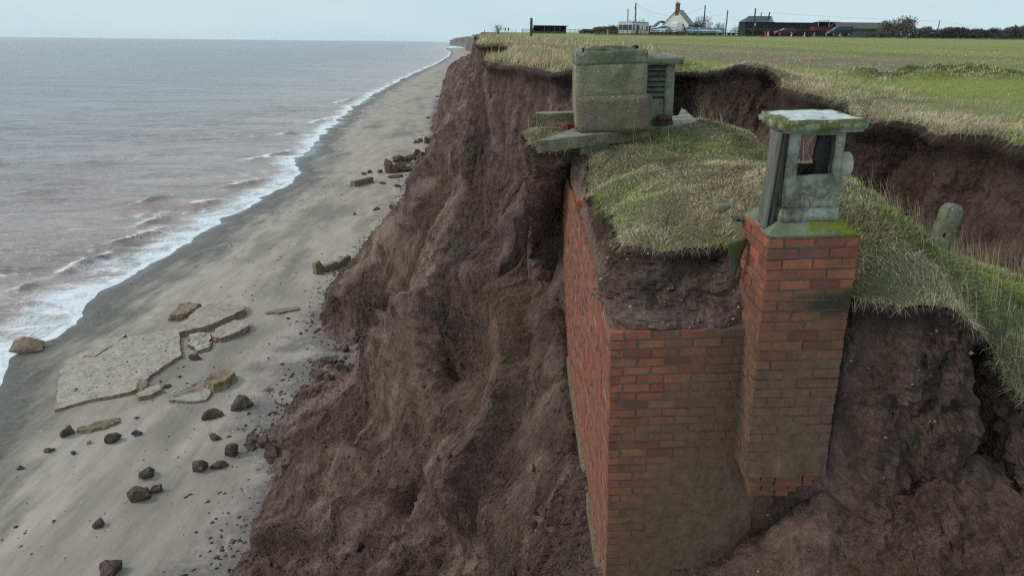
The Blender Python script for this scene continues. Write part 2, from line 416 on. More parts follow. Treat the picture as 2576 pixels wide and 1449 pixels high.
# scattered pebble specks and shell
v = t.voro(7, 'F1', t.co((1, .55, 1))); vc = t.n.new('ShaderNodeSeparateColor'); t.l(t.voro(7, 'F1', t.co((1, .55, 1)), 'Color'), vc.inputs[0])
pat = t.ramp(t.noise(.3, 3), [(.45, .985), (.7, .8)])
pm = t.math('MULTIPLY', t.math('LESS_THAN', v, .2), t.math('GREATER_THAN', vc.outputs[0], pat))
c = t.mix(pm, c, t.ramp(vc.outputs[1], [(0, (.045, .04, .042)), (.8, (.09, .085, .088)), (1, (.6, .57, .52))]))
v2 = t.voro(16, 'F1'); v2c = t.n.new('ShaderNodeSeparateColor'); t.l(t.voro(16, 'F1', None, 'Color'), v2c.inputs[0])
wp = t.math('MULTIPLY', t.math('MULTIPLY', t.math('LESS_THAN', v2, .25), t.math('GREATER_THAN', v2c.outputs[0], .9)), pfac)
c = t.mix(wp, c, (.5, .48, .46))
c = t.mix(1.0, c, t.ramp(n3, [(.2, .86), (.8, 1.14)]), 'MULTIPLY')
run = t.noise(1.0, 7, .65, t.co((2.2, .22, 1), (0, 0, -.35)), .6)          # runnels and drained ripple streaks
c = t.mix(1.0, c, t.ramp(run, [(.32, .88), (.46, 1.), (.62, 1.02), (.75, 1.05)]), 'MULTIPLY')
t.color(c)
t.rough(t.ramp(t.math('MULTIPLY', edge, .1), [(.0, .22), (.12, .45), (.6, .82)]))
t.bump(n2, .5, .08); t.bump(t.noise(7, 8, .7), .35, .03); t.bump(pm, .6, .03); t.bump(run, .5, .06)
M_SAND = t.m
beach_me = me
beach = tag(link('beach', me, M_SAND, smooth=True), kind='structure')

# ------------------------------------------------------------------ sea
Ys = np.concatenate([spaced(0, 60, .16, .0085), spaced(60.6, 5200, .6, .012)])
es = np.concatenate([np.arange(-.4, 26, .16), spaced(26.2, 5200, .3, .022)])
YY, EE = np.meshgrid(Ys, es, indexing='ij')
y = YY.ravel(); e = EE.ravel()
x = xws(y) - e
# the shoreline bends away inland far to the north; far water is a plain sheet
P = np.stack([x, y, 0 * x], 1)
cx, cy = .92, .39                                   # swell crests run obliquely onto the beach
u = x * cx + y * cy; w = -x * cy + y * cx
far = np.exp(-np.hypot(x, y) / 260)
wob = fbm(np.stack([u * .05, w * .1, 0 * u], 1), 4, .5, 21) * 9
def crest(w, wl, sharp): return ((1 + np.sin(2 * math.pi * w / wl)) / 2) ** sharp
env = .5 + .5 * fbm(np.stack([u * .045, w * .03, 0 * u + 3], 1), 3, .5, 5)
sw = crest(w + wob, 7.5, 2.2) * .55 * env + crest(w * .93 + u * .18 + wob * .7, 3.7, 1.5) * .24 * env
chop = fbm(np.stack([u * .45, w * 1.0, 0 * u], 1), 4, .55, 31) * .14
depth = sstep(0, 9, e)
z = SEA + (sw + chop) * (.12 + .88 * depth) * far + .02
# small breakers: steep brown-fronted rollers in the surf zone
brk_env = np.clip(fbm(np.stack([u * .05, w * .13, 0 * u + 9], 1), 3, .5, 77) * 2.6 - .15, 0, 1)
ph = (w + wob * .5) / 6.2; fr = ph - np.floor(ph)
front = np.exp(-((fr - .5) / .05) ** 2)
zone = sstep(1.0, 3.0, e) * (1 - sstep(14, 26, e))
brk = front * brk_env * zone * np.exp(-y / 220)
z += brk * .34
z = np.where(e < 0, SEA + .02 + e * .05, z)
# foam amounts
lace = fbm(np.stack([u * .55, w * 1.3, 0 * u], 1), 5, .6, 41)
foam = np.clip(1.15 - e / (.38 + .5 * np.abs(lace)), 0, 1) * 1.0                    # bright swash line
fw = np.interp(y, [15, 32, 60, 110], [11.0, 8.5, 5.5, 5.0])
foam = np.maximum(foam, (1 - sstep(.08 * fw, fw, e)) * (.46 + .46 * lace))
foam = np.maximum(foam, (1 - sstep(6, 13, e)) * (.06 + .6 * lace) * .8)
foam = np.maximum(foam, np.roll(brk.reshape(YY.shape), -2, 0).ravel() * .62)
foam = np.maximum(foam, (-.10 + .55 * fbm(np.stack([u * .08, w * .25, 0 * u + 2], 1), 4, .55, 61)) * (1 - sstep(25, 90, e)) * .8)
# the separate small breakers seen off the beach: brown steep face, white tumbling crest behind it
for pl_px in [[(545, 477), (610, 466), (692, 451)], [(598, 410), (680, 396), (758, 377)], [(345, 582), (390, 560), (428, 544)], [(262, 620), (330, 606), (432, 574)], [(140, 700), (220, 662), (292, 640)], [(842, 264), (892, 250)],
              [(775, 314), (852, 297)], [(20, 745), (110, 714)], [(480, 520), (560, 508)], [(690, 345), (760, 335)], [(1000, 205), (1040, 196)], [(330, 520), (450, 497)]]:
    pl2 = np.array([UZ(a, b_, SEA)[:2] for a, b_ in pl_px]); near = (np.abs(x - pl2[:, 0].mean()) < 45) & (np.abs(y - pl2[:, 1].mean()) < 45)
    xs_, ys_ = x[near], y[near]; jx = fbm(np.stack([xs_ * .5, ys_ * .5, 0 * xs_], 1), 3, .5, 88) * .8
    d, sg, pos = polyd(xs_, ys_ + jx, pl2); k_ = np.sin(np.clip(pos, .02, .98) * math.pi) ** .6; wd = .30 + .004 * ys_; sd = d * sg
    z[near] += .38 * k_ * np.exp(-(d / (wd * 1.3)) ** 2); brk[near] = np.maximum(brk[near], k_ * np.exp(-((sd + .5 * wd) / wd) ** 2))
    ln_ = fbm(np.stack([xs_ * 1.1, ys_ * 1.1, 0 * xs_], 1), 3, .6, 90)
    foam[near] = np.maximum(foam[near], k_ * np.exp(-((sd - 1.0 * wd) / (wd * 1.1)) ** 2) * np.clip(.70 + .7 * ln_, 0, 1))
foam = np.clip(foam, 0, 1)
me = fast_mesh('sea', np.stack([x, y, z], 1), grid_quads(*YY.shape))
attr(me, 'foam', foam); attr(me, 'off', e); attr(me, 'brk', brk)
t = NT('sea_water'); t.b.inputs['IOR'].default_value = 1.33; t.b.inputs['Specular IOR Level'].default_value = .5
off = t.attr('off'); fo = t.attr('foam'); rotz_ = math.atan2(cy, cx)
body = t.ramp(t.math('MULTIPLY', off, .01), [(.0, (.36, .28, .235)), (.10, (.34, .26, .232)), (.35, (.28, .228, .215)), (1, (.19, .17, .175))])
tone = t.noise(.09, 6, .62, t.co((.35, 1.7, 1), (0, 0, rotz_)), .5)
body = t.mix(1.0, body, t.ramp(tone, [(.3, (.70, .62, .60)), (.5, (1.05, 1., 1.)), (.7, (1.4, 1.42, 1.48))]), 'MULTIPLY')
body = t.mix(t.math('MULTIPLY', t.math('MINIMUM', t.attr('brk'), 1.0), .7), body, (.16, .085, .05))
rotz = math.atan2(cy, cx)
nA = t.noise(1.0, 4, .55, t.co((.20, .85, 1), (0, 0, rotz))); nB = t.noise(5.5, 5, .6, t.co((.6, 1.3, 1), (0, 0, rotz)))
fl = t.math('SUBTRACT', 1.0, t.math('MULTIPLY', t.math('ABSOLUTE', t.math('SUBTRACT', t.noise(1.1, 6, .62, t.co((.7, 1.4, 1), (0, 0, rotz)), .8), .5)), 7.0), True)
fl2 = t.math('SUBTRACT', 1.0, t.math('MULTIPLY', t.math('ABSOLUTE', t.math('SUBTRACT', t.noise(3.2, 5, .6, t.co((.8, 1.3, 1), (0, 0, rotz)), .6), .5)), 6.5), True)
cx_ = t.n.new('ShaderNodeCombineXYZ'); t.l(t.math('MULTIPLY', off, 1.5), cx_.inputs[0]); t.l(t.math('MULTIPLY', t.sep()[1], .16), cx_.inputs[1])
fl3 = t.math('SUBTRACT', 1.0, t.math('MULTIPLY', t.math('ABSOLUTE', t.math('SUBTRACT', t.noise(1.0, 6, .6, cx_.outputs[0], .9), .5)), 8.0), True)
fl3 = t.math('MULTIPLY', fl3, t.ramp(t.math('MULTIPLY', off, .1), [(.45, 1.), (.9, .0)]))
lacy = t.math('MAXIMUM', t.math('MAXIMUM', fl, fl3), t.math('MULTIPLY', fl2, .85))
ff = t.math('ADD', t.math('MULTIPLY', lacy, .55), t.math('SUBTRACT', t.math('MULTIPLY', fo, 1.45), .55))
ff = t.math('MAXIMUM', ff, t.math('SUBTRACT', t.math('MULTIPLY', fo, 2.6), 1.6))
ffac = t.ramp(ff, [(.12, 0.), (.62, 1.)])
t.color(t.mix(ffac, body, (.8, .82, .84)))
t.rough(t.mix(ffac, .2, .75))
t.bump(nA, 1.0, 1.0); t.bump(nB, .35, .07); t.bump(ffac, .3, .03)
sea = tag(link('sea', me, t.m, smooth=True), kind='structure')

# ------------------------------------------------------------------ heights of the farmland plateau
def plat_z(X, Y):
    return np.interp(Y, [-20, 8, 16, 22, 40, 100, 175, 290, 700], [-1.0, -.86, -.62, -.52, -.22, .55, 1.45, 2.9, 5.0])

# cliff edge from the far north, round the headland corner, along the bay behind the mound, and off to the right
EDGE_C = [(-27.5, 620), (-19.5, 450), (-16, 360), (-12.6, 290), (-10.6, 240), (-9.6, 222), (-8.1, 185), (-6.9, 150), (-6.2, 125), (-5.0, 105), (-4.6, 88), (-3.4, 74),
          (-2.9, 60), (-2.0, 54), (-1.7, 47), (-2.15, 42.5), (-1.6, 40.3), (-.3, 39.2), (.1, 36), (-.2, 31), (-.2, 26), (-.75, 22.3), (-.62, 20.0), (.15, 18.3), (.9, 16.9), (1.6, 16.3),
          (2.6, 16.8), (3.5, 17.6), (4.1, 17.7), (4.5, 17.2), (4.38, 15.9), (4.5, 14.9), (4.72, 14.3), (5.0, 14.0), (4.88, 13.0), (5.03, 12.5), (5.1, 11.7), (4.85, 10.6), (4.45, 9.3), (4.62, 8.95), (4.8, 8.6), (4.78, 8.0), (4.9, 7.65), (5.0, 7.3), (5.0, 6.75), (5.5, 5.9), (6.5, 5.0), (8, 4.0), (11, 2.5), (15, 1), (25, 0)]
def catmull(C, step):
    C = np.array(C, float); out = []; idx = []
    Q = np.vstack([2 * C[0] - C[1], C, 2 * C[-1] - C[-2]])
    for i in range(len(C) - 1):
        p0, p1, p2, p3 = Q[i:i + 4]; L = np.linalg.norm(p2[:2] - p1[:2])
        s = step(p1) if callable(step) else step; n = max(2, int(L / s))
        for tt in np.arange(n) / n:
            out.append(.5 * ((2 * p1) + (-p0 + p2) * tt + (2 * p0 - 5 * p1 + 4 * p2 - p3) * tt ** 2 + (-p0 + 3 * p1 - 3 * p2 + p3) * tt ** 3)); idx.append(i + tt)
    out.append(C[-1]); idx.append(len(C) - 1)
    return np.array(out), np.array(idx)
EDGE, _ = catmull(EDGE_C, lambda p: max(.05, .0035 * abs(p[1])))
en = np.gradient(EDGE, axis=0); en = np.stack([-en[:, 1], en[:, 0]], 1); en /= np.linalg.norm(en, axis=1, keepdims=True)
# travelling from north (far) to near, open air lies on the right-hand side: outward normal
OUT = -en
k = fbm(np.stack([EDGE[:, 0] * 1.3, EDGE[:, 1] * 1.3, 0 * EDGE[:, 0]], 1), 4, .55, 12)
EDGE = EDGE + OUT * (k * np.clip(.10 + EDGE[:, 1] * .004, .1, .8))[:, None]
OUTs = OUT.copy()
for c_ in range(2):
    for _ in range(24): OUTs[:, c_][1:-1] = (OUTs[:, c_][:-2] + OUTs[:, c_][1:-1] * 2 + OUTs[:, c_][2:]) / 4
OUTs /= np.linalg.norm(OUTs, axis=1, keepdims=True)

def edge_dist(X, Y):
    q = np.stack([np.ravel(X), np.ravel(Y)], 1); out = np.full(len(q), 1e9); E = EDGE[::3]
    for k0 in range(0, len(E), 200):
        d = np.linalg.norm(q[:, None] - E[None, k0:k0 + 200], axis=2).min(1); out = np.minimum(out, d)
    return out
# ------------------------------------------------------------------ plateau surface (field, grass margin)
rng = np.random.default_rng(4)
def inside(poly, q):
    x, y = q[:, 0], q[:, 1]; r = np.zeros(len(q), bool); n = len(poly); j = n - 1
    for i in range(n):
        xi, yi = poly[i]; xj, yj = poly[j]
        cnd = (yi > y) != (yj > y)
        xx = (xj - xi) * (y - yi) / (yj - yi + 1e-12) + xi
        r ^= cnd & (x < xx); j = i
    return r
OUTER = [(60, -4), (160, 0), (420, 60), (700, 250), (800, 640), (300, 690), (-27.7, 690)]
poly = np.vstack([EDGE, OUTER])
cand = []
for (n, x0, x1, y0, y1) in ((52000, -1, 14, 3, 24), (16000, -4, 34, 3, 45), (9000, -16, 75, 0, 130), (5000, -60, 240, 0, 320), (3000, -60, 800, 0, 690)):
    cand.append(np.stack([rng.uniform(x0, x1, n), rng.uniform(y0, y1, n)], 1))
cand = np.vstack(cand)
cand = cand[inside(poly, cand)]
cand = cand[edge_dist(cand[:, 0], cand[:, 1]) > .04 + .002 * cand[:, 1]]
allp = [Vector(p) for p in np.vstack([poly, cand])]
vs, _, fs, *_ = delaunay_2d_cdt(allp, [], [list(range(len(poly)))], 1, 1e-5)
V = np.array([v[:] for v in vs]); T = np.array([f for f in fs if len(f) == 3])
ed = edge_dist(V[:, 0], V[:, 1])
def plat_full(X, Y, ed):
    q = np.stack([X, Y, 0 * X], 1)
    z = plat_z(X, Y)
    nearf = np.exp(-np.hypot(X, Y) / 45)
    z = z + fbm(q * .5, 4, .5, 51) * .10 * nearf + fbm(q * 2.5, 3, .5, 52) * .04 * nearf
    lipn = fbm(q * .7 + 5, 3, .5, 53)
    z = z + np.exp(-(ed / .55) ** 2) * (lipn * .12 - .05)                     # the turf lip dips and humps
    z = z + .27 * np.exp(-(((X - 4.75) / .6) ** 2 + ((Y - 14.7) / 1.1) ** 2))     # hump where the bay turns
    s2 = (Y - 15.6 - .15 * (X - 8)); clod = np.exp(-(s2 / .7) ** 2) * sstep(6, 8, X) * (1 - sstep(26, 34, X))
    z = z + clod * (.05 + .42 * np.maximum(0, fbm(q * 1.6, 4, .6, 54)) + .1 * fbm(q * 4, 3, .5, 56))
    return z, clod
Zp, clod = plat_full(V[:, 0], V[:, 1], ed)
me = fast_mesh('field', np.stack([V[:, 0], V[:, 1], Zp], 1), None, T)
attr(me, 'edge', ed); attr(me, 'clod', clod); attr(me, 'marg', ed / np.interp(V[:, 0] - .1 * np.maximum(V[:, 1] - 14, 0), [1.5, 5.5], [6.5, 1.3]))
if me.polygons[0].normal.z < 0: me.flip_normals()
t = NT('field_ground')
ed_ = t.attr('edge')
x_, y_, _z = t.sep()
sc = t.math('ADD', t.math('MULTIPLY', x_, .906), t.math('MULTIPLY', y_, .423))
nw = t.math('MULTIPLY', t.math('SUBTRACT', t.noise(.035, 4), .5), 14.0)
sc = t.math('ADD', sc, nw)
st = t.math('ADD', t.math('SINE', t.math('MULTIPLY', sc, .62)), t.math('MULTIPLY', t.math('SINE', t.math('MULTIPLY', sc, .23)), .9))
st = t.math('ADD', t.math('MULTIPLY', st, .36), t.math('MULTIPLY', t.math('SUBTRACT', t.noise(.6, 7, .65), .5), 1.2))
fine = t.noise(9, 6, .7)
crop = t.ramp(t.math('ADD', st, .5), [(.25, (.22, .16, .10)), (.47, (.225, .20, .072)), (.75, (.235, .255, .05))])
distf = t.ramp(t.math('MULTIPLY', sc, .012), [(.25, 0.), (.75, .55)])
crop = t.mix(distf, crop, (.24, .27, .058))
straw = t.ramp(t.noise(3.0, 7, .65), [(.25, (.13, .098, .058)), (.5, (.225, .175, .105)), (.75, (.165, .175, .06))])
mg = t.math('ADD', t.math('MULTIPLY', t.attr('marg'), .25), t.math('MULTIPLY', t.math('SUBTRACT', t.noise(.25, 5), .5), .45))
cg = t.mix(t.ramp(mg, [(.10, 1.), (.34, 0.)]), crop, straw)
cl = t.ramp(t.noise(2.4, 6, .65), [(.38, (.05, .040, .030)), (.62, (.085, .100, .034))])
cg = t.mix(t.math('MULTIPLY', t.attr('clod'), .9, True), cg, cl)
cg = t.mix(1.0, cg, t.ramp(fine, [(.2, .6), (.8, 1.4)]), 'MULTIPLY')
t.color(cg).rough(.95); t.bump(fine, .9, .08); t.bump(t.noise(2.5, 6, .65), .5, .1)
field = tag(link('field', me, t.m, smooth=True), kind='structure')
PLAT = (V, Zp, T, ed)

# ------------------------------------------------------------------ scarp under the plateau edge
zt, _ = plat_full(EDGE[:, 0], EDGE[:, 1], np.zeros(len(EDGE)))
D = np.concatenate([[0, .03, .07, .12, .18], np.arange(.24, 6.6, .06)])
n, m = len(EDGE), len(D)
sc_ = np.clip(EDGE[:, 1] / 45, 1, 2.2)[:, None]          # the scarp is taller along the open coast
A = np.arange(n)
lipo = .06 + .10 * fbm(np.stack([EDGE[:, 0], EDGE[:, 1], 0 * zt], 1) * 1.1, 3, .5, 14)
dd = D[None] * sc_
off = lipo[:, None] * np.exp(-((dd - .06) / .1) ** 2) * sstep(0, .05, dd) - .12 * sstep(.1, .32, dd) * (1 - sstep(.5, 1.4, dd)) + .11 * np.maximum(0, dd - .5) + .022 * np.maximum(0, dd - 1.2) ** 2
ex = EDGE[:, None, 0] + OUTs[:, None, 0] * off; ey = EDGE[:, None, 1] + OUTs[:, None, 1] * off
ez = zt[:, None] - dd
P3 = np.stack([ex, ey, ez], -1)
N = np.stack([np.broadcast_to(OUTs[:, None, 0], ex.shape), np.broadcast_to(OUTs[:, None, 1], ex.shape), 0 * ex], -1)
q = P3.reshape(-1, 3); amp = sstep(0, .5, dd).ravel()
f1, f2, cid = worley(q * [1.1, 1.1, .8] + fbm(q * 1.5, 2, .5, 3)[:, None] * .3, 5)
dsp = fbm(q * [.8, .8, .32], 5, .6, 7) * .32 + fbm(q * [2.6, 2.6, .9], 5, .65, 8, True) * .12 + (cid - .5) * .12 + fbm(q * 7, 4, .7, 9) * .075
P3 = P3 + N * (dsp * amp).reshape(n, m, 1)
me = fast_mesh('cliff_scarp', P3.reshape(-1, 3), grid_quads(n, m))
attr(me, 'topsoil', ((1 - sstep(.25, .75, dd + .25 * fbm(q * .9, 3, .5, 4).reshape(n, m)))).ravel())
tag(link('cliff_scarp', me, M_SOILD, smooth=False), kind='structure')

# ------------------------------------------------------------------ the sea cliff below: control points -> smooth slope -> worn clay
CP = []
def cz(px, py, Z): CP.append(UZ(px, py, Z))
def cy_(px, py, Y): CP.append(UY(px, py, Y))
def cw(*p): CP.append(np.array(p, float))
for px, py in [(600, 1449), (650, 1320), (700, 1170), (702, 1090), (745, 985), (835, 905), (880, 872), (826, 835), (818, 790)]: cz(px, py, -15.9)
for px, py in [(902, 655), (962, 588), (1052, 475), (1092, 345)]: cz(px, py, -15.7)
for p in [(-9.4, 6, -16.2), (-9.3, 12, -16.2), (-5, 6, -13.0), (-2.5, 5, -11.0), (-.5, 5, -9.0), (.7, 4.3, -6.9), (1.6, 4.0, -5.9), (2.4, 3.7, -5.4), (3.3, 3.5, -5.1), (4.5, 3.2, -4.8), (6, 2.6, -4.4),
          (2, 1, -10), (-2, 1, -12.5), (5, 0, -8), (8, 0, -6.5), (-9, 0, -16.5), (8, 3, -4)]: cw(*p)
for px, py, Y in [(1790, 1449, 5.25), (1890, 1375, 5.25), (1975, 1300, 5.22), (2065, 1225, 5.15), (2100, 1449, 4.65), (2320, 1449, 4.25), (2576, 1449, 4.0), (2300, 1250, 4.62), (2520, 1250, 4.4)]: cy_(px, py, Y)
for p in [(1.6, 6.5, -5.3), (1.6, 8.5, -5.2), (1.6, 10.5, -4.6), (3, 7, -4.6), (3.4, 9.5, -4.0), (4.2, 9, -3.4), (4.4, 12, -3.3), (3, 13.6, -3.3), (1.9, 14, -3.3), (4.9, 7.2, -3.0), (6.5, 5.5, -3.2), (3.0, 5.6, -4.6),
          (.9, 13.2, -3.5), (.5, 14.5, -3.6), (1.2, 12.6, -3.4), (6, 12, -4.5), (6, 17, -4.5), (3, 19, -4.2), (1.5, 21, -4.2), (2.5, 25, -4.5), (8, 8, -4.5), (2.5, 32, -4.5), (2.5, 40, -5), (1, 50, -5)]: cw(*p)
for px, py, Y in [(1408, 440, 12.1), (1405, 560, 12.0), (1400, 700, 11.6), (1405, 850, 10.9), (1425, 1000, 9.9), (1462, 1200, 7.5), (1500, 1449, 5.8),
                  (1400, 1200, 8.9), (1400, 1449, 6.9), (1300, 1449, 8.6), (1300, 1200, 10.7), (1310, 900, 13.6), (1310, 700, 15.6), (1310, 520, 16.6), (1345, 400, 14.6),
                  (1225, 560, 19.6), (1215, 760, 18.6), (1200, 900, 17.6), (1180, 1060, 15.8), (1200, 1200, 13.8), (1200, 1449, 10.4),
                  (1000, 1449, 12.6), (1000, 1200, 17.0), (1100, 1050, 17.6), (1010, 884, 24.0), (1130, 730, 22.4), (1180, 650, 21.8), (985, 862, 31.5), (1050, 790, 31.5), (1110, 705, 30.5), (1215, 500, 21.6), (1225, 380, 21.2), (1060, 825, 23.2),
                  (800, 1449, 15.2), (800, 1250, 20.0), (800, 1080, 25.0), (900, 960, 26.5), (900, 1100, 21.5),
                  (925, 850, 36.0), (960, 800, 37.0), (1000, 780, 36.5), (1080, 680, 34.5), (1140, 580, 29.6), (1190, 460, 28.6), (1215, 330, 29.5),
                  (850, 770, 39.0), (835, 745, 40.0), (880, 790, 38.2), (842, 722, 42.5), (905, 690, 41), (1000, 600, 41), (1080, 480, 41.8), (1130, 370, 45), (1175, 260, 50),
                  (1003, 540, 60), (1062, 440, 71), (1085, 380, 84), (1106, 300, 112), (1112, 226, 118), (1150, 190, 108), (1185, 150, 100), (1175, 190, 80), (1160, 250, 68), (1110, 400, 60)]: cy_(px, py, Y)
for Y, xt, xe in [(160, -17.5, -8.2), (222, -21.5, -10.6), (300, -24, -14), (450, -30, -21), (620, -37, -29)]:
    for f, z in [(-.3, -18), (0, -15.8), (.35, -10.5), (.7, -5.5), (1.1, -2.5), (2.0, -3.0)]: cw(xt + (xe - xt) * f, Y, z)
for Y in (60, 84, 110, 130):
    xe = np.interp(Y, [60, 84, 110, 130], [-2.9, -4.4, -5.2, -6.4]); cw(xe + .4, Y, -3.2); cw(xe + 5, Y, -4)
    cw(np.interp(Y, [60, 84, 110, 130], [-13.5, -13.3, -15.5, -17]), Y, -17.5)
for Y, X in ((18, -12), (26, -13), (36, -13), (45, -14)): cw(X, Y, -18.2)
cl_h = TPS(CP, lambda x, y: (x, 13 * np.log(np.maximum(y, -3) + 5)), reg=.02)
Yc = np.concatenate([np.arange(.5, 3, .12), np.arange(3, 7, .045), np.arange(7, 13, .07), spaced(13, 640, .085, .0055)])
vv = np.linspace(0, 1, 330)
xa = np.interp(Yc, [0, 5.5, 7, 10, 12, 18, 24, 31, 36, 42, 60, 85, 120, 160, 222, 300, 450, 640], [-1.2, -1.2, -3, -8, -11.5, -11, -11.5, -12, -12, -13.2, -14, -13.5, -15.5, -19, -24, -27, -33, -41])
xb = np.interp(Yc, [0, 6, 8, 12, 16, 20, 30, 60, 120, 300, 450, 640], [8, 7.6, 6.6, 5.6, 4.6, 2.4, 1.8, -.5, -3, -10, -17, -25])
XX = xa[:, None] + (xb - xa)[:, None] * vv[None]; YY = np.broadcast_to(Yc[:, None], XX.shape)
ZZ = cl_h(XX, YY)
P3 = np.stack([XX, YY, ZZ], -1)
N = grid_normals(P3); N *= np.sign(N[..., 2:3] + 1e-9)
q = P3.reshape(-1, 3)
far = np.clip(q[:, 1] / 30, 1, 4)
f1, f2, cid = worley(q * [.55, .55, .45] + fbm(q * .6, 3, .5, 3)[:, None] * .5, 15)
g1, g2, gid = worley(q * [1.9, 1.9, 1.5] + fbm(q * 1.5, 2, .5, 4)[:, None] * .4, 25)
smooth_z = .75 * sstep(.05, .35, fbm(q * [.3, .3, .15] + 70, 3, .5, 69))        # smooth slump planes among crumbly ground
dsp = fbm(q * [.16, .16, .12], 4, .5, 60) * .32 + fbm(q * [.40, .40, .18], 5, .6, 61, True) * .24 + (cid - .5) * .20 + (gid - .5) * .14 * (1 - smooth_z)
dsp += (fbm(q * [1.3, 1.3, .9], 6, .72, 62) * .19 + fbm(q * 4.5, 4, .75, 63) * .10) * (1 - .65 * smooth_z)
rub = sstep(.0, .35, fbm(q * .25 + 40, 3, .5, 66)); dsp += rub * np.maximum(0, .42 - g1) * .45
# open cracks
crk = np.exp(-((f2 - f1) / .035) ** 2) * (fbm(q * .3, 2, .5, 65) > .1)
dsp -= crk * .05
nearwall = np.exp(-(np.maximum(0, np.hypot(np.maximum(0, np.abs(q[:, 0] - 2.2) - 1.4), np.maximum(0, np.abs(q[:, 1] - 8.4) - 3.2))) / .8) ** 2)
nr = 1 - sstep(7, 11, q[:, 1])
h1, _, hid = worley(q * 4.2 + fbm(q * 3, 2, .5, 71)[:, None] * .4, 45)
dsp += (fbm(q * 8, 4, .75, 70) * .09 + np.maximum(0, .5 - h1) * .22 * (hid > .35) + fbm(q * 2.2, 4, .65, 72) * .14) * nr
dsp = dsp * (.9 + .1 * far) * (1 - .5 * nearwall * (q[:, 0] < 2.7))
# individual features of the face: holes, open cracks, slump steps (placed where the photograph shows them on this face)
def dent(px, py, Y, r, depth, sq=(1, 1, 1)):
    c = UY(px, py, Y); d = np.linalg.norm((q - c) / np.array(sq), axis=1); return -depth * np.exp(-(d / r) ** 2)
c_hole = dent(995, 1245, 16.1, .40, 1.8, (1, 1.2, .6)) + dent(940, 1258, 16.4, .45, .4, (1.3, 1.2, .5)) + dent(1222, 600, 19.0, .28, 1.2, (.5, 1.5, 1.7)) + dent(745, 1398, 16.3, .4, .5, (1.4, 1, .4))
c_hole += dent(1112, 1345, 13.6, .25, .35) + dent(880, 745, 40.3, 2.2, -.45, (1, 1, 1)) + dent(960, 760, 37, 1.8, .9)
fpx, fpy, fd = proj(q); okf = (q[:, 1] > 1.5) & (fpx > 500) & (fpx < 1560) & (fpy < 1600); mpp = fd / F
fx = fbm(q * 1.1, 4, .6, 67) * 16 * (20 / np.maximum(fd, 8)); fy = fbm(q * 1.1 + 9, 4, .6, 68) * 10 * (20 / np.maximum(fd, 8))
def crack(pl, w, depth):
    d, sg, pos = polyd(fpx + fx, fpy + fy, pl); k = np.sin(np.clip(pos * math.pi, .12, math.pi - .12)) ** .5
    return np.where(okf, -1.7 * depth * k * np.exp(-(d / (w * 1.15)) ** 2), 0)
def step(pl, A, w0, w1, side=1):
    """ledge: the ground on one side of the line stands proud by A and falls back over w1 pixels"""
    d, sg, pos = polyd(fpx + fx, fpy + fy, pl); sd = d * sg * side; k = np.clip(np.minimum(pos, 1 - pos) * 5, 0, 1)
    return np.where(okf, 1.45 * A * k * sstep(-w0, w0, sd) * np.exp(-(np.maximum(sd, 0) / w1) ** 2), 0)
c_hole += step([(880, 930), (935, 905), (1000, 882), (1065, 838), (1125, 785), (1165, 735), (1190, 690), (1210, 640), (1225, 590)], .95, 7, 120, 1)
c_hole += step([(1190, 420), (1150, 520), (1125, 600), (1100, 680), (1050, 760), (1000, 830)], .55, 9, 90, -1)
c_hole += step([(1225, 130), (1205, 200), (1170, 300), (1150, 390), (1120, 470)], .7, 7, 60, -1) + step([(1240, 180), (1262, 300), (1250, 420), (1226, 520)], .25, 5, 50, 1)
c_hole += step([(1290, 480), (1275, 620), (1262, 740), (1268, 860), (1240, 1010)], .22, 5, 50, -1) + step([(1370, 420), (1340, 560), (1330, 700), (1345, 860), (1330, 1000)], .28, 6, 40, 1)
c_hole += step([(1150, 950), (1168, 1060), (1195, 1150), (1190, 1260), (1160, 1400)], .5, 6, 110, -1) + step([(1360, 900), (1330, 1050), (1270, 1180), (1230, 1300)], .4, 8, 90, 1)
c_hole += step([(700, 1250), (800, 1160), (900, 1130), (960, 1150)], .45, 8, 70, 1) + step([(820, 1330), (900, 1270), (980, 1230), (1050, 1260)], .4, 7, 60, 1) + step([(640, 1400), (720, 1385), (790, 1400)], .5, 5, 50, -1)
c_hole += step([(1000, 470), (1060, 440), (1120, 380), (1160, 330)], .5, 6, 50, 1) + step([(930, 640), (1010, 560), (1070, 500)], .6, 6, 60, 1) + step([(860, 800), (920, 770), (990, 790), (1040, 740)], .5, 6, 40, 1)
for pl_, w_, dp_ in [([(1170, 580), (1164, 640), (1172, 730)], 5, .5), ([(1208, 470), (1214, 540), (1222, 600)], 6, .8), ([(1236, 610), (1226, 640)], 6, .6), ([(1250, 630), (1262, 700), (1270, 780)], 4, .4),
                     ([(1128, 885), (1150, 940), (1165, 1005), (1168, 1070)], 4, .5), ([(1186, 1075), (1196, 1130)], 4, .35), ([(1388, 400), (1398, 500), (1378, 600), (1384, 700)], 9, .8), ([(1405, 780), (1422, 900), (1446, 1030), (1470, 1160)], 7, .6),
                     ([(1250, 190), (1242, 330), (1232, 430), (1208, 480)], 3, .3), ([(1190, 330), (1225, 322), (1240, 300)], 3, .3), ([(1345, 620), (1352, 760)], 5, .4), ([(1310, 520), (1300, 640), (1306, 760)], 6, .35), ([(1230, 1180), (1255, 1290), (1225, 1360)], 5, .3),
                     ([(1175, 180), (1160, 260), (1140, 330)], 5, .6), ([(1300, 300), (1310, 420)], 4, .35), ([(1080, 620), (1060, 690)], 4, .35)]:
    c_hole += crack(pl_, w_, dp_)
dsp += c_hole
P3 = P3 + N * dsp.reshape(XX.shape)[..., None]
CLIFF_P = P3
me = fast_mesh('cliff', P3.reshape(-1, 3), grid_quads(*XX.shape, flip=True))
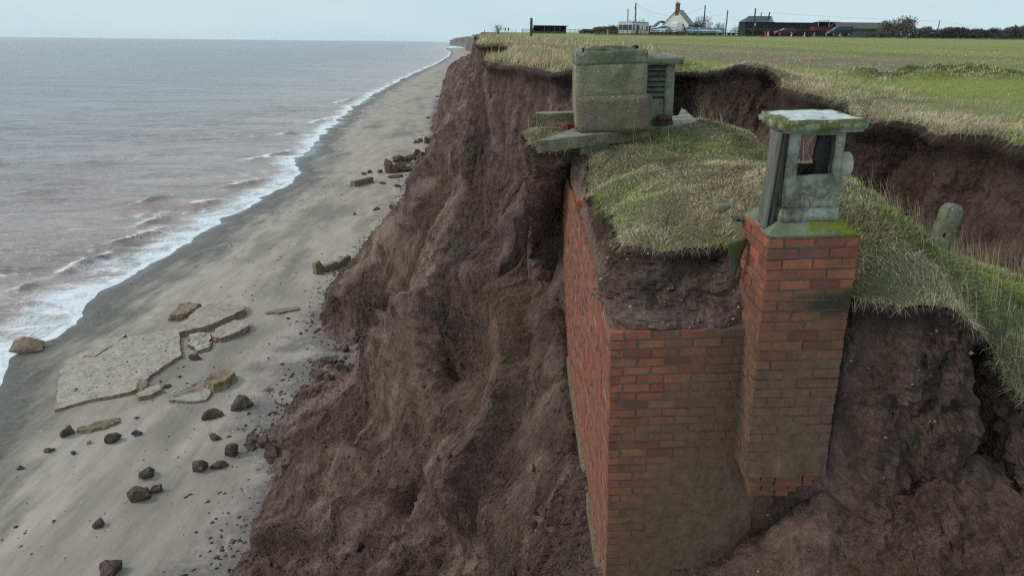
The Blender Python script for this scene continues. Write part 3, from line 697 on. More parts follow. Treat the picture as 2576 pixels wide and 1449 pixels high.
def blot(pls, w):
    r = np.zeros(len(q))
    for pl in pls: d, sg, pos = polyd(fpx + fx, fpy + fy, pl); r = np.maximum(r, np.where(okf, np.exp(-(d / w) ** 2), 0))
    return r
PALE = blot([[(1190, 650), (1125, 725), (1065, 800), (1010, 868)]], 26) + .8 * blot([[(905, 688), (960, 640), (1010, 590)], [(1060, 500), (1100, 470)], [(860, 740), (900, 705)], [(720, 1060), (830, 990), (930, 930)], [(640, 1290), (720, 1150)], [(1180, 1440), (1230, 1380)]], 22)  # dry pale clay; streaks on the bulge paint its lit top into the colour
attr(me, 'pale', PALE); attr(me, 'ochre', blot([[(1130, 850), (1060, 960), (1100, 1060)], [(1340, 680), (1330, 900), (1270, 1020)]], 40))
attr(me, 'blue', blot([[(1236, 610), (1255, 700), (1265, 780)], [(1190, 780), (1205, 830)], [(1178, 600), (1172, 700)]], 22))
attr(me, 'topsoil', np.zeros(XX.size))
if me.polygons[1000].normal.z < 0: me.flip_normals()
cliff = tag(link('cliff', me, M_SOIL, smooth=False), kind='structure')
# where the slope meets the sand, the beach is shingly: how near each beach vertex is to the cliff foot
toe = []
for i in range(0, len(Yc), 2):
    bz = beach_z(P3[i, :, 0], P3[i, :, 1]); above = np.where(P3[i, :, 2] > bz)[0]
    toe.append((Yc[i], P3[i, above[0], 0] if len(above) else xa[i]))
toe = np.array(toe)
co = np.empty(len(beach_me.vertices) * 3, np.float32); beach_me.vertices.foreach_get('co', co); co = co.reshape(-1, 3)
dt = np.interp(co[:, 1], toe[:, 0], toe[:, 1]) - co[:, 0]
wid = np.interp(co[:, 1], [0, 17, 20, 24, 30, 34, 37, 42, 60, 400], [2.2, 2.2, 1.1, .8, 2.6, 3.2, 2.0, .3, .4, 2])
attr(beach_me, 'foot', np.clip(1.0 - dt / (2 * wid), -2, 2))
# ------------------------------------------------------------------ the slumped grassy mound over the buried chamber
WALLX, WALLY, WALLZ = .825, 5.34, -2.28           # near, seaward top corner of the brick chamber
def wtop(Y): return WALLZ + .061 * (Y - WALLY) - .015
OUT_M = []      # (top xyz, bottom xyz)
def om(px, py, d, bot): OUT_M.append((Ud(px, py, d), np.array(bot, float)))
def omw(top, bot): OUT_M.append((np.array(top, float), np.array(bot, float)))
om(1553, 585, 6.55, (.85, 5.37, wtop(5.34)))
om(1575, 603, 6.3, (.93, 5.37, wtop(5.34)))
om(1617, 612, 6.15, (1.15, 5.37, wtop(5.34)))
om(1711, 618, 6.05, (1.5, 5.37, wtop(5.34)))
om(1800, 620, 6.0, (1.85, 5.37, wtop(5.34)))
om(1872, 598, 5.8, (2.1, 5.37, wtop(5.34)))
omw((2.2, 5.45, -1.70), (2.3, 5.6, -4.4))
om(2120, 733, 5.4, (2.74, 5.32, -4.9))
om(2250, 762, 5.25, (3.02, 4.98, -4.9))
om(2400, 768, 5.15, (3.4, 4.62, -5.0))
om(2448, 792, 5.1, (3.55, 4.45, -5.0))
om(2464, 850, 5.6, (3.66, 4.7, -4.8))
om(2500, 905, 5.45, (3.95, 4.3, -4.8))
om(2576, 1000, 5.2, (4.4, 3.9, -4.9))
om(2760, 1030, 5.2, (5.2, 3.6, -4.9))
omw((6.6, 4.3, -2.5), (6.8, 3.4, -5))
omw((7.4, 5.4, -2.3), (7.6, 5.3, -5))
omw((6.3, 7.0, -2.3), (6.4, 7.1, -4.5))
omw((5.3, 8.3, -2.5), (5.4, 8.4, -4.5))
omw((4.75, 9.5, -2.8), (4.85, 9.6, -4.5))
omw((4.4, 10.8, -2.9), (4.5, 10.9, -4.5))
omw((3.9, 12.1, -2.5), (4.1, 12.4, -4.5))
omw((2.9, 12.5, -1.9), (3.0, 12.9, -4.3))
omw((1.7, 12.2, -1.6), (1.7, 12.8, -4.2))
omw((.75, 11.5, -1.40), (.5, 12.1, -4.0))
om(1345, 318, 10.9, (.42, 12.0, -3.9))
om(1322, 336, 10.0, (.40, 11.8, -3.5))
om(1336, 356, 9.6, (.58, 11.7, -3.2))
om(1395, 372, 9.45, (.80, 11.55, -2.6))
omw((.80, 9.55, -1.40), (.875, 10.9, wtop(10.9)))
omw((.96, 9.35, -1.40), (.862, 9.6, wtop(9.6)))
om(1489, 402, 9.0, (.862, 9.0, wtop(9.0)))
om(1486, 485, 8.45, (.862, 8.2, wtop(8.2)))
om(1535, 545, 7.2, (.862, 6.7, wtop(6.7)))
TOPC = np.array([a for a, b in OUT_M]); BOTC = np.array([b for a, b in OUT_M])
def closed(C, idx):
    """sample a closed Catmull-Rom spline at fractional indices"""
    n = len(C); i = np.floor(idx).astype(int); f = (idx - i)[:, None]
    p0, p1, p2, p3 = C[(i - 1) % n], C[i % n], C[(i + 1) % n], C[(i + 2) % n]
    lin = p1 * (1 - f) + p2 * f
    cr_ = .5 * (2 * p1 + (-p0 + p2) * f + (2 * p0 - 5 * p1 + 4 * p2 - p3) * f ** 2 + (-p0 + 3 * p1 - 3 * p2 + p3) * f ** 3)
    return .6 * cr_ + .4 * lin
idx = []
for i in range(len(TOPC)):
    L = np.linalg.norm(TOPC[(i + 1) % len(TOPC)] - TOPC[i]); nn = max(3, int(L / .032)); idx += list(i + np.arange(nn) / nn)
idx = np.array(idx)
topl = closed(TOPC, idx); i0 = np.floor(idx).astype(int); ff = (idx - i0)[:, None]
botl = BOTC[i0 % len(BOTC)] * (1 - ff) + BOTC[(i0 + 1) % len(BOTC)] * ff
tang = np.roll(topl, -4, 0) - np.roll(topl, 4, 0); no = np.stack([tang[:, 1], -tang[:, 0]], 1); no /= np.linalg.norm(no, axis=1, keepdims=True) + 1e-9
if np.dot(no[0], np.array([-.7, -.7])) < 0: no = -no
qn = np.stack([topl[:, 0], topl[:, 1], 0 * idx], 1)
topl[:, :2] += no * (fbm(qn * 2.2, 5, .65, 71) * .10)[:, None]
MC = [tuple(p) for p in TOPC]
for px, py, d in [(1600, 520, 6.9), (1700, 520, 6.75), (1800, 500, 6.7), (1860, 540, 6.1), (1560, 450, 8.0), (1700, 430, 7.9), (1820, 420, 7.9), (1650, 370, 9.1), (1800, 350, 9.3), (1520, 380, 9.2),
                  (1745, 300, 10.6), (1800, 310, 10.8), (1900, 345, 9.5), (2110, 438, 7.15), (2160, 470, 6.85), (2210, 510, 6.6), (2290, 575, 6.45), (2345, 625, 6.5), (2405, 650, 6.5), (2480, 690, 6.4), (2576, 705, 6.5),
                  (2140, 560, 5.9), (2180, 650, 5.6), (2260, 660, 5.65), (2350, 720, 5.5), (2450, 760, 5.55), (2520, 800, 5.6), (2570, 900, 5.4)]:
    MC.append(tuple(Ud(px, py, d)))
for p in [(1.2, 10, -1.27), (1.9, 10.4, -1.25), (1.0, 10.8, -1.28), (2.6, 11.2, -1.26), (1.6, 11.4, -1.3), (3.5, 10.9, -1.75), (4.0, 9.7, -2.3), (4.2, 8.5, -2.2), (3.3, 11.8, -1.75), (2.3, 5.8, -1.5), (4.3, 7.4, -2.15)]: MC.append(p)
m_h = TPS(MC, reg=.04)
def mound_z(x, y):
    q = np.stack([x, y, 0 * x], 1)
    return m_h(x, y) + fbm(q * 1.3, 4, .5, 81) * .05 + fbm(q * 5, 3, .55, 82) * .025
poly = topl[:, :2]
cand = np.stack([rng.uniform(0, 7.6, 52000), rng.uniform(3.9, 12.8, 52000)], 1)
cand = cand[inside(poly, cand)]
dpo = np.full(len(cand), 9.)
for k0 in range(0, len(poly), 150): dpo = np.minimum(dpo, np.linalg.norm(cand[:, None] - poly[None, k0:k0 + 150], axis=2).min(1))
cand = cand[dpo > .03][:30000]
vs, _, fs, *_ = delaunay_2d_cdt([Vector(p) for p in np.vstack([poly, cand])], [], [list(range(len(poly)))], 1, 1e-6)
V = np.array([v[:] for v in vs]); T = np.array([f for f in fs if len(f) == 3])
mz = mound_z(V[:, 0], V[:, 1])
dpo = np.full(len(V), 9.)
for k0 in range(0, len(poly), 150): dpo = np.minimum(dpo, np.linalg.norm(V[:, None] - poly[None, k0:k0 + 150], axis=2).min(1))
mz -= np.exp(-(dpo / .06) ** 2) * .035 - np.exp(-(dpo / .25) ** 2) * .05 * fbm(np.stack([V[:, 0] * 3, V[:, 1] * 3, 0 * dpo], 1), 3, .6, 84)
SLABPOLY = [UZ(1349, 349, -1.155)[:2], UZ(1760, 322, -1.155)[:2], UZ(1714, 283, -1.155)[:2], (2.6, 11.3), (1.3, 11.2), UZ(1437, 322, -1.155)[:2]]
_ins = inside(np.array(SLABPOLY), V[:, :2]); mz = np.where(_ins, np.minimum(mz, -1.205 + .045 * V[:, 0] - .05), mz)
topl[:, 2] = mound_z(topl[:, 0], topl[:, 1]) - .035 + .05 * fbm(np.stack([topl[:, 0] * 3, topl[:, 1] * 3, 0 * idx], 1), 3, .6, 84)
MV = np.stack([V[:, 0], V[:, 1], mz], 1); MT = T; MEDGE = dpo
t = NT('turf'); n = t.noise(3, 7, .65)
c = t.ramp(n, [(.25, (.085, .066, .042)), (.5, (.16, .138, .07)), (.75, (.145, .155, .06))])
t.color(c).rough(.95); t.bump(t.noise(18, 6, .7), .9, .05)
M_TURF = t.m
# skirt: the raw earth face all round
nd = 76; tt = np.linspace(0, 1, nd) ** 1.25
W = tt[None, :, None]
hgt = (topl[:, 2] - botl[:, 2])[:, None]
P3 = topl[:, None, :] * (1 - W) + botl[:, None, :] * W
ddp = hgt * tt[None]                                        # depth below the turf
under = -np.clip(np.linalg.norm((topl - botl)[:, :2], axis=1)[:, None] / .3, .3, 1) * np.where(hgt < 1.3, .35, 1.0) * (.10 + .05 * fbm(qn * 1.7, 3, .5, 72))[:, None] * sstep(.02, .16, ddp) * (1 - tt[None] ** .6) + .05 * np.exp(-((ddp - .02) / .04) ** 2)
bulge = .10 * np.sin(math.pi * np.clip(tt, 0, 1))[None] * np.clip(hgt - .9, 0, 1)
P3[..., 0] += no[:, None, 0] * (under + bulge); P3[..., 1] += no[:, None, 1] * (under + bulge)
q = P3.reshape(-1, 3)
amp = (sstep(0, .15, ddp) * np.where(hgt < 1.3, 1 - sstep(.86, 1.0, tt)[None], 1.0) * np.where(hgt < 1.3, np.clip(np.linalg.norm((topl - botl)[:, :2], axis=1)[:, None] / .55, .12, .9), 1.0) * np.clip(np.hypot(topl[:, 0] - 2.62, topl[:, 1] - 5.1) / .6, .25, 1)[:, None]).ravel()
f1, f2, cid = worley(q * [1.4, 1.4, 1.2] + fbm(q * 1.5, 3, .5, 3)[:, None] * .4, 35)
g1, g2, gid = worley(q * 4.3 + fbm(q * 4, 2, .5, 4)[:, None] * .3, 36)
dsp = fbm(q * [.9, .9, .5], 4, .5, 91) * .14 + (cid - .5) * .09 + (gid - .5) * .06 + fbm(q * [3, 3, 1.8], 6, .72, 92) * .17 + fbm(q * 9, 4, .7, 93) * .05 - np.exp(-((f2 - f1) / .04) ** 2) * .05 * (fbm(q * .8, 2, .5, 94) > .15)
for px, py, d, r, dep in [(2420, 900, 5.0, .10, .5), (2425, 990, 5.0, .10, .5), (2428, 1070, 4.95, .12, .5), (1700, 700, 5.9, .25, .16), (2250, 900, 5.05, .3, .1), (1600, 700, 5.9, .2, -.1), (1800, 700, 5.8, .16, .12)]:
    dsp -= dep * np.exp(-(np.linalg.norm((q - Ud(px, py, d)) / [1, 1, 1.5], axis=1) / r) ** 2)
P3 = P3 + (np.stack([no[:, 0], no[:, 1], 0 * idx], 1)[:, None, :] * (dsp * amp).reshape(len(idx), nd, 1))
SKIRT = P3
Pq = np.concatenate([P3, P3[:1]], 0)
ts = 1 - sstep(.04, np.where(hgt < 1.3, .22, .40), ddp + .10 * fbm(q * 1.6, 3, .5, 4).reshape(ddp.shape)); ts = np.concatenate([ts, ts[:1]], 0)
nV = len(MV)
sk = grid_quads(*Pq.shape[:2]) + nV
me = fast_mesh('mound', np.vstack([MV, Pq.reshape(-1, 3)]), sk, MT)
me.materials.append(M_SOIL); me.materials.append(M_TURF)
mi = np.array([1 if len(p.vertices) == 3 else 0 for p in me.polygons], np.int32); me.polygons.foreach_set('material_index', mi)
attr(me, 'topsoil', np.concatenate([np.zeros(nV), ts.ravel()]))
pl_a = (hgt < 1.3) * sstep(.25, .95, tt)[None] * (.85 - .25 * sstep(1.0, 1.7, topl[:, 0]))[:, None]; pl_a = np.concatenate([pl_a, pl_a[:1]], 0)
attr(me, 'pale', np.concatenate([np.zeros(nV), pl_a.ravel()])); attr(me, 'ochre', np.concatenate([np.zeros(nV), (pl_a > 0).ravel() * .36]))
bm = bmesh.new(); bm.from_mesh(me); bmesh.ops.recalc_face_normals(bm, faces=bm.faces); bm.to_mesh(me); bm.free()
me.polygons.foreach_set('use_smooth', mi == 1); mound = tag(link('mound', me), kind='structure')

# ------------------------------------------------------------------ brickwork
def brick_mat(name, mud_fn, soot=None, extra=None):
    t = NT(name)
    g = t.n.new('ShaderNodeNewGeometry'); rnd = g.outputs['Random Per Island']
    base = t.ramp(rnd, [(0, (.145, .048, .032)), (.3, (.255, .076, .040)), (.6, (.33, .104, .052)), (.85, (.275, .072, .042)), (1, (.165, .064, .046))])
    n = t.noise(7, 7, .65); n2 = t.noise(45, 5, .7)
    base = t.mix(t.ramp(n, [(.42, .0), (.7, .6)]), base, (.105, .05, .036))
    base = t.mix(1.0, base, t.ramp(n2, [(.2, .72), (.8, 1.25)]), 'MULTIPLY')
    mud = mud_fn(t, rnd)
    mc = t.ramp(t.noise(9, 7, .7), [(.3, (.105, .057, .036)), (.7, (.205, .113, .071))])
    base = t.mix(mud, base, mc)
    if extra: base = extra(t, base)
    t.color(base).rough(.85); t.bump(n, .35, .012); t.bump(n2, .5, .006)
    t.bump(t.math('MULTIPLY', t.noise(14, 8, .7), mud), .8, .03)
    return t.m
def mud_front(t, rnd):
    x, y, z = t.sep()
    # rain-washed clay has run over the lower right of the wall
    a = t.math('ADD', t.math('MULTIPLY', x, .80), t.math('MULTIPLY', z, -.33))
    a = t.math('ADD', a, t.math('MULTIPLY', t.math('SUBTRACT', t.noise(2.4, 8, .7), .5), 1.3))
    a = t.math('ADD', a, t.math('MULTIPLY', t.math('SUBTRACT', rnd, .5), .62))
    a = t.math('ADD', a, t.math('MULTIPLY', t.math('SUBTRACT', t.noise(1.0, 7, .65, t.co((5.5, 5.5, .9))), .5), .7))
    return t.ramp(a, [(.42, 0.), (.80, .72), (1.08, .93), (1.35, .98)])
def mud_side(t, rnd):
    return t.ramp(t.noise(1.6, 7, .7, t.co((1, .5, .5))), [(.38, .12), (.7, .62)])
def mud_pillar(t, rnd):
    x, y, z = t.sep()
    a = t.math('ADD', t.math('MULTIPLY', z, -.9), t.math('MULTIPLY', t.math('SUBTRACT', t.noise(2.6, 8, .65), .5), .95))
    a = t.math('ADD', a, t.math('MULTIPLY', t.math('SUBTRACT', rnd, .5), .75))
    return t.ramp(a, [(.34, 0.), (.75, .50), (1.3, .68), (1.9, .96)])
def bricks(mb, origin, u, v, nrm, width, courses, seed, L=.2325, H=.0845, joint=.011, depth=.10, start=0, jit=.0055, close_u=True, skip=None):
    """stretcher-bond courses as separate little bricks; v runs DOWN"""
    rg = random.Random(seed); u, v, nrm = Vector(u), Vector(v), Vector(nrm); o = Vector(origin)
    for c in range(courses):
        x = 0.0; first = True
        while x < width - .02:
            ln = L
            if first and (c + start) % 2 == 0: ln = L / 2
            if rg.random() < .05 and not first: ln = L / 2
            ln = min(ln, width - x)
            if width - (x + ln) < .05: ln = width - x
            first = False
            if skip and skip(c, x, ln): x += ln; continue
            a, b = x + (joint / 2 if x > 0 else 0), x + ln - (joint / 2 if x + ln < width - .001 else 0)
            t0, t1 = c * H + joint / 2, (c + 1) * H - joint / 2
            pr = rg.uniform(-jit, jit)
            pts = []
            for (uu, vv_, nn) in ((a, t0, -depth), (b, t0, -depth), (b, t1, -depth), (a, t1, -depth)):
                pts.append(o + u * uu + v * vv_ + nrm * nn)
            ch = .006
            j = lambda: rg.uniform(-jit, jit)
            for (uu, vv_) in ((a, t0), (b, t0), (b, t1), (a, t1)):
                pts.append(o + u * (uu + j()) + v * (vv_ + j() * .6) + nrm * (pr - ch))
            for (uu, vv_) in ((a + ch, t0 + ch), (b - ch, t0 + ch), (b - ch, t1 - ch), (a + ch, t1 - ch)):
                pts.append(o + u * (uu + j()) + v * (vv_ + j()) + nrm * (pr + j() * .4))
            f = [(0, 1, 2, 3), (8, 9, 10, 11)]
            for s0, s1 in ((0, 4), (4, 8)):
                for k in range(4): f.append((s0 + k, s0 + (k + 1) % 4, s1 + (k + 1) % 4, s1 + k))
            mb.add(pts, f); x += ln
def mortar_mat(name, c, mud_fn=None):
    t = NT(name); n = t.noise(12, 7, .7)
    base = t.ramp(n, [(.3, tuple(x * .6 for x in c)), (.7, c)])
    if mud_fn: base = t.mix(mud_fn(t, .5), base, t.ramp(t.noise(9, 7, .7), [(.3, (.105, .057, .036)), (.7, (.205, .113, .071))]))
    t.color(base); t.bump(n, .6, .02); return t.m

# --- the chamber: a brick-lined room, now a free-standing tilted box in the cliff
LEAN, TIP = R_(-2.8), R_(3.5)
ch = empty('bunker_chamber', (WALLX, WALLY, WALLZ), (TIP, LEAN, 0), 'big red brick underground chamber jutting out of the clay cliff, half smeared with mud', 'bunker')
CW, CL, NC = 2.55, 6.15, 36
BH = .0845; CHH = NC * BH
b = MB(); bricks(b, (0, 0, 0), (1, 0, 0), (0, 0, -1), (0, -1, 0), CW, NC, 1)
b.build('front_wall', brick_mat('brick_front', mud_front), ch)
b = MB(); b.box(.012, CW - .012, .006, .16, -CHH, -.006); b.build('front_mortar', mortar_mat('mortar_front', (.125, .098, .074), mud_front), ch)
b = MB(); bricks(b, (0, CL, 0), (0, -1, 0), (0, 0, -1), (-1, 0, 0), CL, NC, 2, start=1, depth=.09)
b.build('side_wall', brick_mat('brick_side', mud_side), ch)
b = MB(); b.box(.006, .16, .17, CL - .02, -CHH, -.008); b.build('side_mortar', mortar_mat('mortar_side', (.29, .225, .18)), ch)
b = MB(); b.box(.02, CW - .02, .18, CL - .03, -.16, -.03); b.build('roof_slab', M_CONC2, ch)
b = MB(); b.box(-.035, CW + .05, -.03, CL + .03, -CHH - .22, -CHH - .003)
link('foundation_slab', rough_mesh(b, 4, .012, 6, 3, .01), concrete_mat('footing', (.15, .108, .065), .1, .8, seed=4), ch, True)

# clay slurry that has dried on in a skin, thicker towards the lower right
def mud_skin(x0, x1, z0, z1, step_, thick, parent, seed):
    nx, nz = int((x1 - x0) / step_), int((z0 - z1) / step_); gx, gz = np.meshgrid(np.linspace(x0, x1, nx), np.linspace(z0, z1, nz), indexing='ij')
    qq = np.stack([gx.ravel(), 0 * gx.ravel(), gz.ravel()], 1)
    n_ = fbm(qq * [2.6, 1, 1.7] + seed, 5, .6, seed) * .042 + fbm(qq * [9, 1, 7] + seed, 4, .65, seed + 5) * .016 + fbm(qq * 30, 3, .6, seed + 7) * .004
    th = np.clip(thick(qq[:, 0], qq[:, 2]) + n_, -.03, .05)
    o = link('mud_coating', fast_mesh('mud_coating', np.stack([qq[:, 0], -th, qq[:, 2]], 1), grid_quads(nx, nz)), M_MUD, parent); attr(o.data, 'topsoil', np.zeros(len(o.data.vertices))); return o
M_MUD = NT('dried_mud'); t = M_MUD; n_ = t.noise(9, 8, .7)
t.color(t.mix(1.0, t.ramp(n_, [(.3, (.095, .056, .038)), (.7, (.185, .110, .074))]), t.ramp(t.noise(40, 5, .7), [(.25, .75), (.75, 1.2)]), 'MULTIPLY')).rough(.92); t.bump(n_, .7, .02); t.bump(t.noise(45, 6, .7), .6, .008); M_MUD = t.m
mud_skin(0, 1.35, -.25, -CHH + .02, .0125, lambda x, z: np.clip(.80 * x - .33 * z - 1.30, -1, .6) * .06, ch, 3)
# --- vent shaft: brick pillar with concrete louvred turret
vs_ = empty('ventilation_shaft', (1.905, 5.0, -1.365), (R_(1.0), R_(-2.3), 0), 'tall red brick ventilation shaft with white lichened concrete turret and flat cap', 'vent shaft')
PW, PD, PN = .675, .64, 25
def broken(c, x, ln): return c >= PN - 1 and x > .45
b = MB()
bricks(b, (0, 0, 0), (1, 0, 0), (0, 0, -1), (0, -1, 0), PW, PN, 11)
bricks(b, (0, PD, 0), (0, -1, 0), (0, 0, -1), (-1, 0, 0), PD - .005, PN, 12, start=1)
bricks(b, (PW, .005, 0), (0, 1, 0), (0, 0, -1), (1, 0, 0), PD - .005, PN, 13, start=1)
bricks(b, (PW, PD + .003, 0), (-1, 0, 0), (0, 0, -1), (0, 1, 0), PW, 8, 14)
def damp_band(t, base):
    x, y, z = t.sep(); n = t.noise(3.5, 7, .65)
    zz = t.math('ADD', z, t.math('MULTIPLY', t.math('SUBTRACT', n, .5), .22))
    band = t.ramp(t.math('MULTIPLY', zz, -1.0), [(.40, 0.), (.47, .9), (.58, .9), (.68, 0.)])
    band = t.math('MULTIPLY', band, t.ramp(t.math('ADD', x, t.math('MULTIPLY', t.math('SUBTRACT', n, .5), .8)), [(.15, .25), (.5, 1.)]))
    base = t.mix(band, base, (.022, .026, .018))
    gm = t.math('MULTIPLY', t.ramp(t.noise(6, 8, .7), [(.5, 0.), (.68, .8)]), t.ramp(x, [(.0, 1.), (.06, .35)]))
    return t.mix(gm, base, (.06, .065, .028))
t_ = brick_mat('brick_pillar', mud_pillar, None, damp_band)
# damp green-black band below the top courses
n_ = t_.node_tree
b.build('brick_pillar', t_, vs_)
b = MB(); b.box(.009, PW - .009, .009, PD - .009, -PN * BH + .01, -.004); b.build('mortar_core', mortar_mat('mortar_pillar', (.12, .105, .07), mud_pillar), vs_)
mud_skin(.0, PW, -.75, -PN * BH + .01, .0125, lambda x, z: np.clip(-z - 1.75, -1, .5) * .05 - .012 + .02 * (1 - np.abs(x / PW - .55) * 2), vs_, 9)
# corbelled, broken foot of the pillar stepping back into the wall
b = MB()
for k in range(4):
    z0 = -(PN + k) * BH; ins = .045 * (k + 1)
    bricks(b, (.03 + ins * .5, ins, z0), (1, 0, 0), (0, 0, -1), (0, -1, 0), PW - .05 - ins * (1.5 if k > 1 else .8), 1, 30 + k, start=k, jit=.009)
    bricks(b, (.03 + ins * .5, PD * .45, z0), (0, -1, 0), (0, 0, -1), (-1, 0, 0), PD * .45 - ins, 1, 40 + k, start=k, jit=.008)
b.build('corbel', brick_mat('brick_corbel', lambda t, r: t.ramp(t.noise(5, 7, .65), [(.4, .1), (.65, .9)])), vs_)
b = MB()
for k in range(4): b.box(.06 + .03 * k, PW - .08 - .05 * k, .05 * (k + 1) + .02, .5, -(PN + k + 1) * BH, -(PN + k) * BH - .002)
b.build('corbel_core', mortar_mat('mortar_corbel', (.09, .07, .055)), vs_)

M_LICH = NT('lichened_paint'); t = M_LICH
n = t.noise(6, 8, .68, t.co((1, 1, .75))); n2 = t.noise(24, 6, .7)
c = t.ramp(n, [(.40, (.13, .112, .08)), (.47, (.19, .172, .128)), (.57, (.27, .275, .215)), (.78, (.40, .405, .335))])
c = t.mix(1.0, c, t.ramp(n2, [(.25, .6), (.7, 1.15)]), 'MULTIPLY')
rust = t.ramp(t.noise(4.4, 7, .65, t.co(loc=(4, 2, 8))), [(.58, 0.), (.70, .8)]); c = t.mix(rust, c, (.105, .07, .045))
crk = t.ramp(t.noise(3.2, 6, .6, t.co((1.6, 1.6, .5))), [(.49, 1.), (.5, .6), (.51, 1.)]); c = t.mix(1.0, c, crk, 'MULTIPLY')
t.color(c).rough(.85); t.bump(n, .7, .02); t.bump(n2, .5, .008); t.bump(crk, .5, .02); M_LICH = t.m
def moss_top_mat(name, under, mosspos):
    t = NT(name); x, y, z = t.sep()
    n = t.noise(5, 8, .65); n2 = t.noise(30, 6, .75)
    g = t.n.new('ShaderNodeNewGeometry'); sx = t.n.new('ShaderNodeSeparateXYZ'); t.l(g.outputs['Normal'], sx.inputs[0])
    lich = t.ramp(t.noise(8.5, 8, .72), [(.30, (.13, .135, .10)), (.40, (.42, .45, .43)), (.7, (.70, .73, .70))])
    brown = t.ramp(t.noise(22, 5, .7), [(.56, 0.), (.64, .85)]); lich = t.mix(brown, lich, (.12, .115, .085))
    mossc = t.ramp(n2, [(.25, (.045, .055, .014)), (.6, (.115, .125, .025)), (.85, (.19, .19, .035))])
    side = t.mix(t.ramp(n, [(.45, 0.), (.6, 1.)]), mossc, t.ramp(n2, [(.3, (.16, .17, .13)), (.7, (.36, .39, .34))]))
    topm = t.ramp(sx.outputs[2], [(.5, 0.), (.85, 1.)])
    edge_moss = t.ramp(t.math('ADD', t.math('MULTIPLY', t.attr('edgeness'), 1.0), t.math('MULTIPLY', t.math('SUBTRACT', n, .5), 1.6)), [(.62, 0.), (.80, 1.)])
    topc = t.mix(edge_moss, lich, mossc)
    t.color(t.mix(topm, side, topc)).rough(.92); t.bump(n, .4, .02); t.bump(n2, .7, .012); return t.m
M_CAP = moss_top_mat('lichened_cap', None, None)
# sloping mortar flaunching, mossy
b = MB(); b.frustum((-.015, PW + .012, -.02, PD + .01), -.004, (.085, .57, .085, PD - .05), .10)
me = rough_mesh(b, 4, .014, 7, 5, .012)
t = NT('flaunching'); n = t.noise(5, 8, .65); n2 = t.noise(28, 6, .75); x, y, z = t.sep()
c = t.ramp(n, [(.3, (.10, .115, .06)), (.55, (.19, .20, .15)), (.8, (.30, .32, .27))])
mf = t.ramp(t.math('ADD', t.math('MULTIPLY', x, .9), t.math('MULTIPLY', t.math('SUBTRACT', n, .5), 1.1)), [(.30, .12), (.46, 1.)])
c = t.mix(mf, c, t.ramp(n2, [(.25, (.06, .07, .012)), (.55, (.18, .185, .016)), (.8, (.29, .28, .025))]))
t.color(c).rough(.95); t.bump(n2, .8, .02)
link('flaunching', me, t.m, vs_, True)
# turret (local frame of the shaft): plinth, four walls with openings front and back, dark partition
TX0, TX1, TY0, TY1, TZ0, TZ1 = .118, .525, .12, .54, .18, .750
b = MB(); b.frustum((TX0 - .026, TX1 + .022, TY0 - .03, TY1 + .02), .09, (TX0 - .016, TX1 + .014, TY0 - .018, TY1 + .01), .195)
link('plinth', rough_mesh(b, 3, .006, 9, 6, .008), M_LICH, vs_, True)
b = MB(); WZ = .44; ox0, ox1 = TX0 + .085, TX1 - .06; oz1 = TZ1 - .02
def framed(b, y0, y1, x0, x1, z0, z1, u0, u1, w0, w1):
    """one slab of wall with a rectangular opening"""
    P_ = []
    for y in (y0, y1): P_ += [(x0, y, z0), (x1, y, z0), (x1, y, z1), (x0, y, z1), (u0, y, w0), (u1, y, w0), (u1, y, w1), (u0, y, w1)]
    f = []
    for k in range(4):
        k2 = (k + 1) % 4; f += [(k, k2, 4 + k2, 4 + k), (8 + k, 12 + k, 12 + k2, 8 + k2), (k, 8 + k, 8 + k2, k2), (4 + k, 4 + k2, 12 + k2, 12 + k)]
    b.add(P_, f)
framed(b, TY0, TY0 + .055, TX0, TX1, TZ0, TZ1, ox0, ox1, WZ, oz1)
b.box(TX1 - .05, TX1 - .002, TY0 + .062, TY1 - .062, TZ0, TZ1)     # right wall
b.box(TX0 + .002, TX0 + .045, TY0 + .062, TY1 - .062, TZ0, .50)     # left wall, low
b.box(TX0 + .002, TX0 + .045, TY0 + .062, TY0 + .12, .501, TZ1); b.box(TX0 + .002, TX0 + .045, TY1 - .12, TY1 - .062, .501, TZ1)
framed(b, TY1 - .055, TY1, TX0, TX1, TZ0, TZ1, TX0 + .215, TX1 - .05, .45, oz1)
link('turret', rough_mesh(b, 3, .009, 8, 7, .004), M_LICH, vs_, True)
M_DARKWOOD = simple('dark_board', (.042, .034, .028), .9, .4, 9, .6)  # very dark wood for the partition and the front board
b = MB(); b.add([(.36, TY0 + .11, TZ0), (.47, TY0 + .11, TZ0), (.47, TY0 + .11, .62), (.45, TY0 + .11, .69), (.38, TY0 + .11, .72), (.355, TY0 + .11, .55), (.38, TY0 + .11, .5),
                 (.36, TY0 + .14, TZ0), (.47, TY0 + .14, TZ0), (.47, TY0 + .14, .62), (.45, TY0 + .14, .69), (.38, TY0 + .14, .72), (.355, TY0 + .14, .55), (.38, TY0 + .14, .5)],
                [tuple(range(7)), tuple(range(13, 6, -1))] + [(k, (k + 1) % 7, 7 + (k + 1) % 7, 7 + k) for k in range(7)])
b.build('partition', M_DARKWOOD, vs_)
# cap slab
b = MB(); b.box(.06, .650, .045, .69, .748, .845)
me = rough_mesh(b, 5, .016, 6, 9, .022)
co = np.empty(len(me.vertices) * 3); me.vertices.foreach_get('co', co); co = co.reshape(-1, 3)
ednx = np.minimum(np.minimum(co[:, 0] - .06, .650 - co[:, 0]), np.minimum(co[:, 1] - .045, .69 - co[:, 1]))
attr(me, 'edgeness', np.clip(1 - ednx / .16, 0, 1))
link('cap', me, M_CAP, vs_, True)
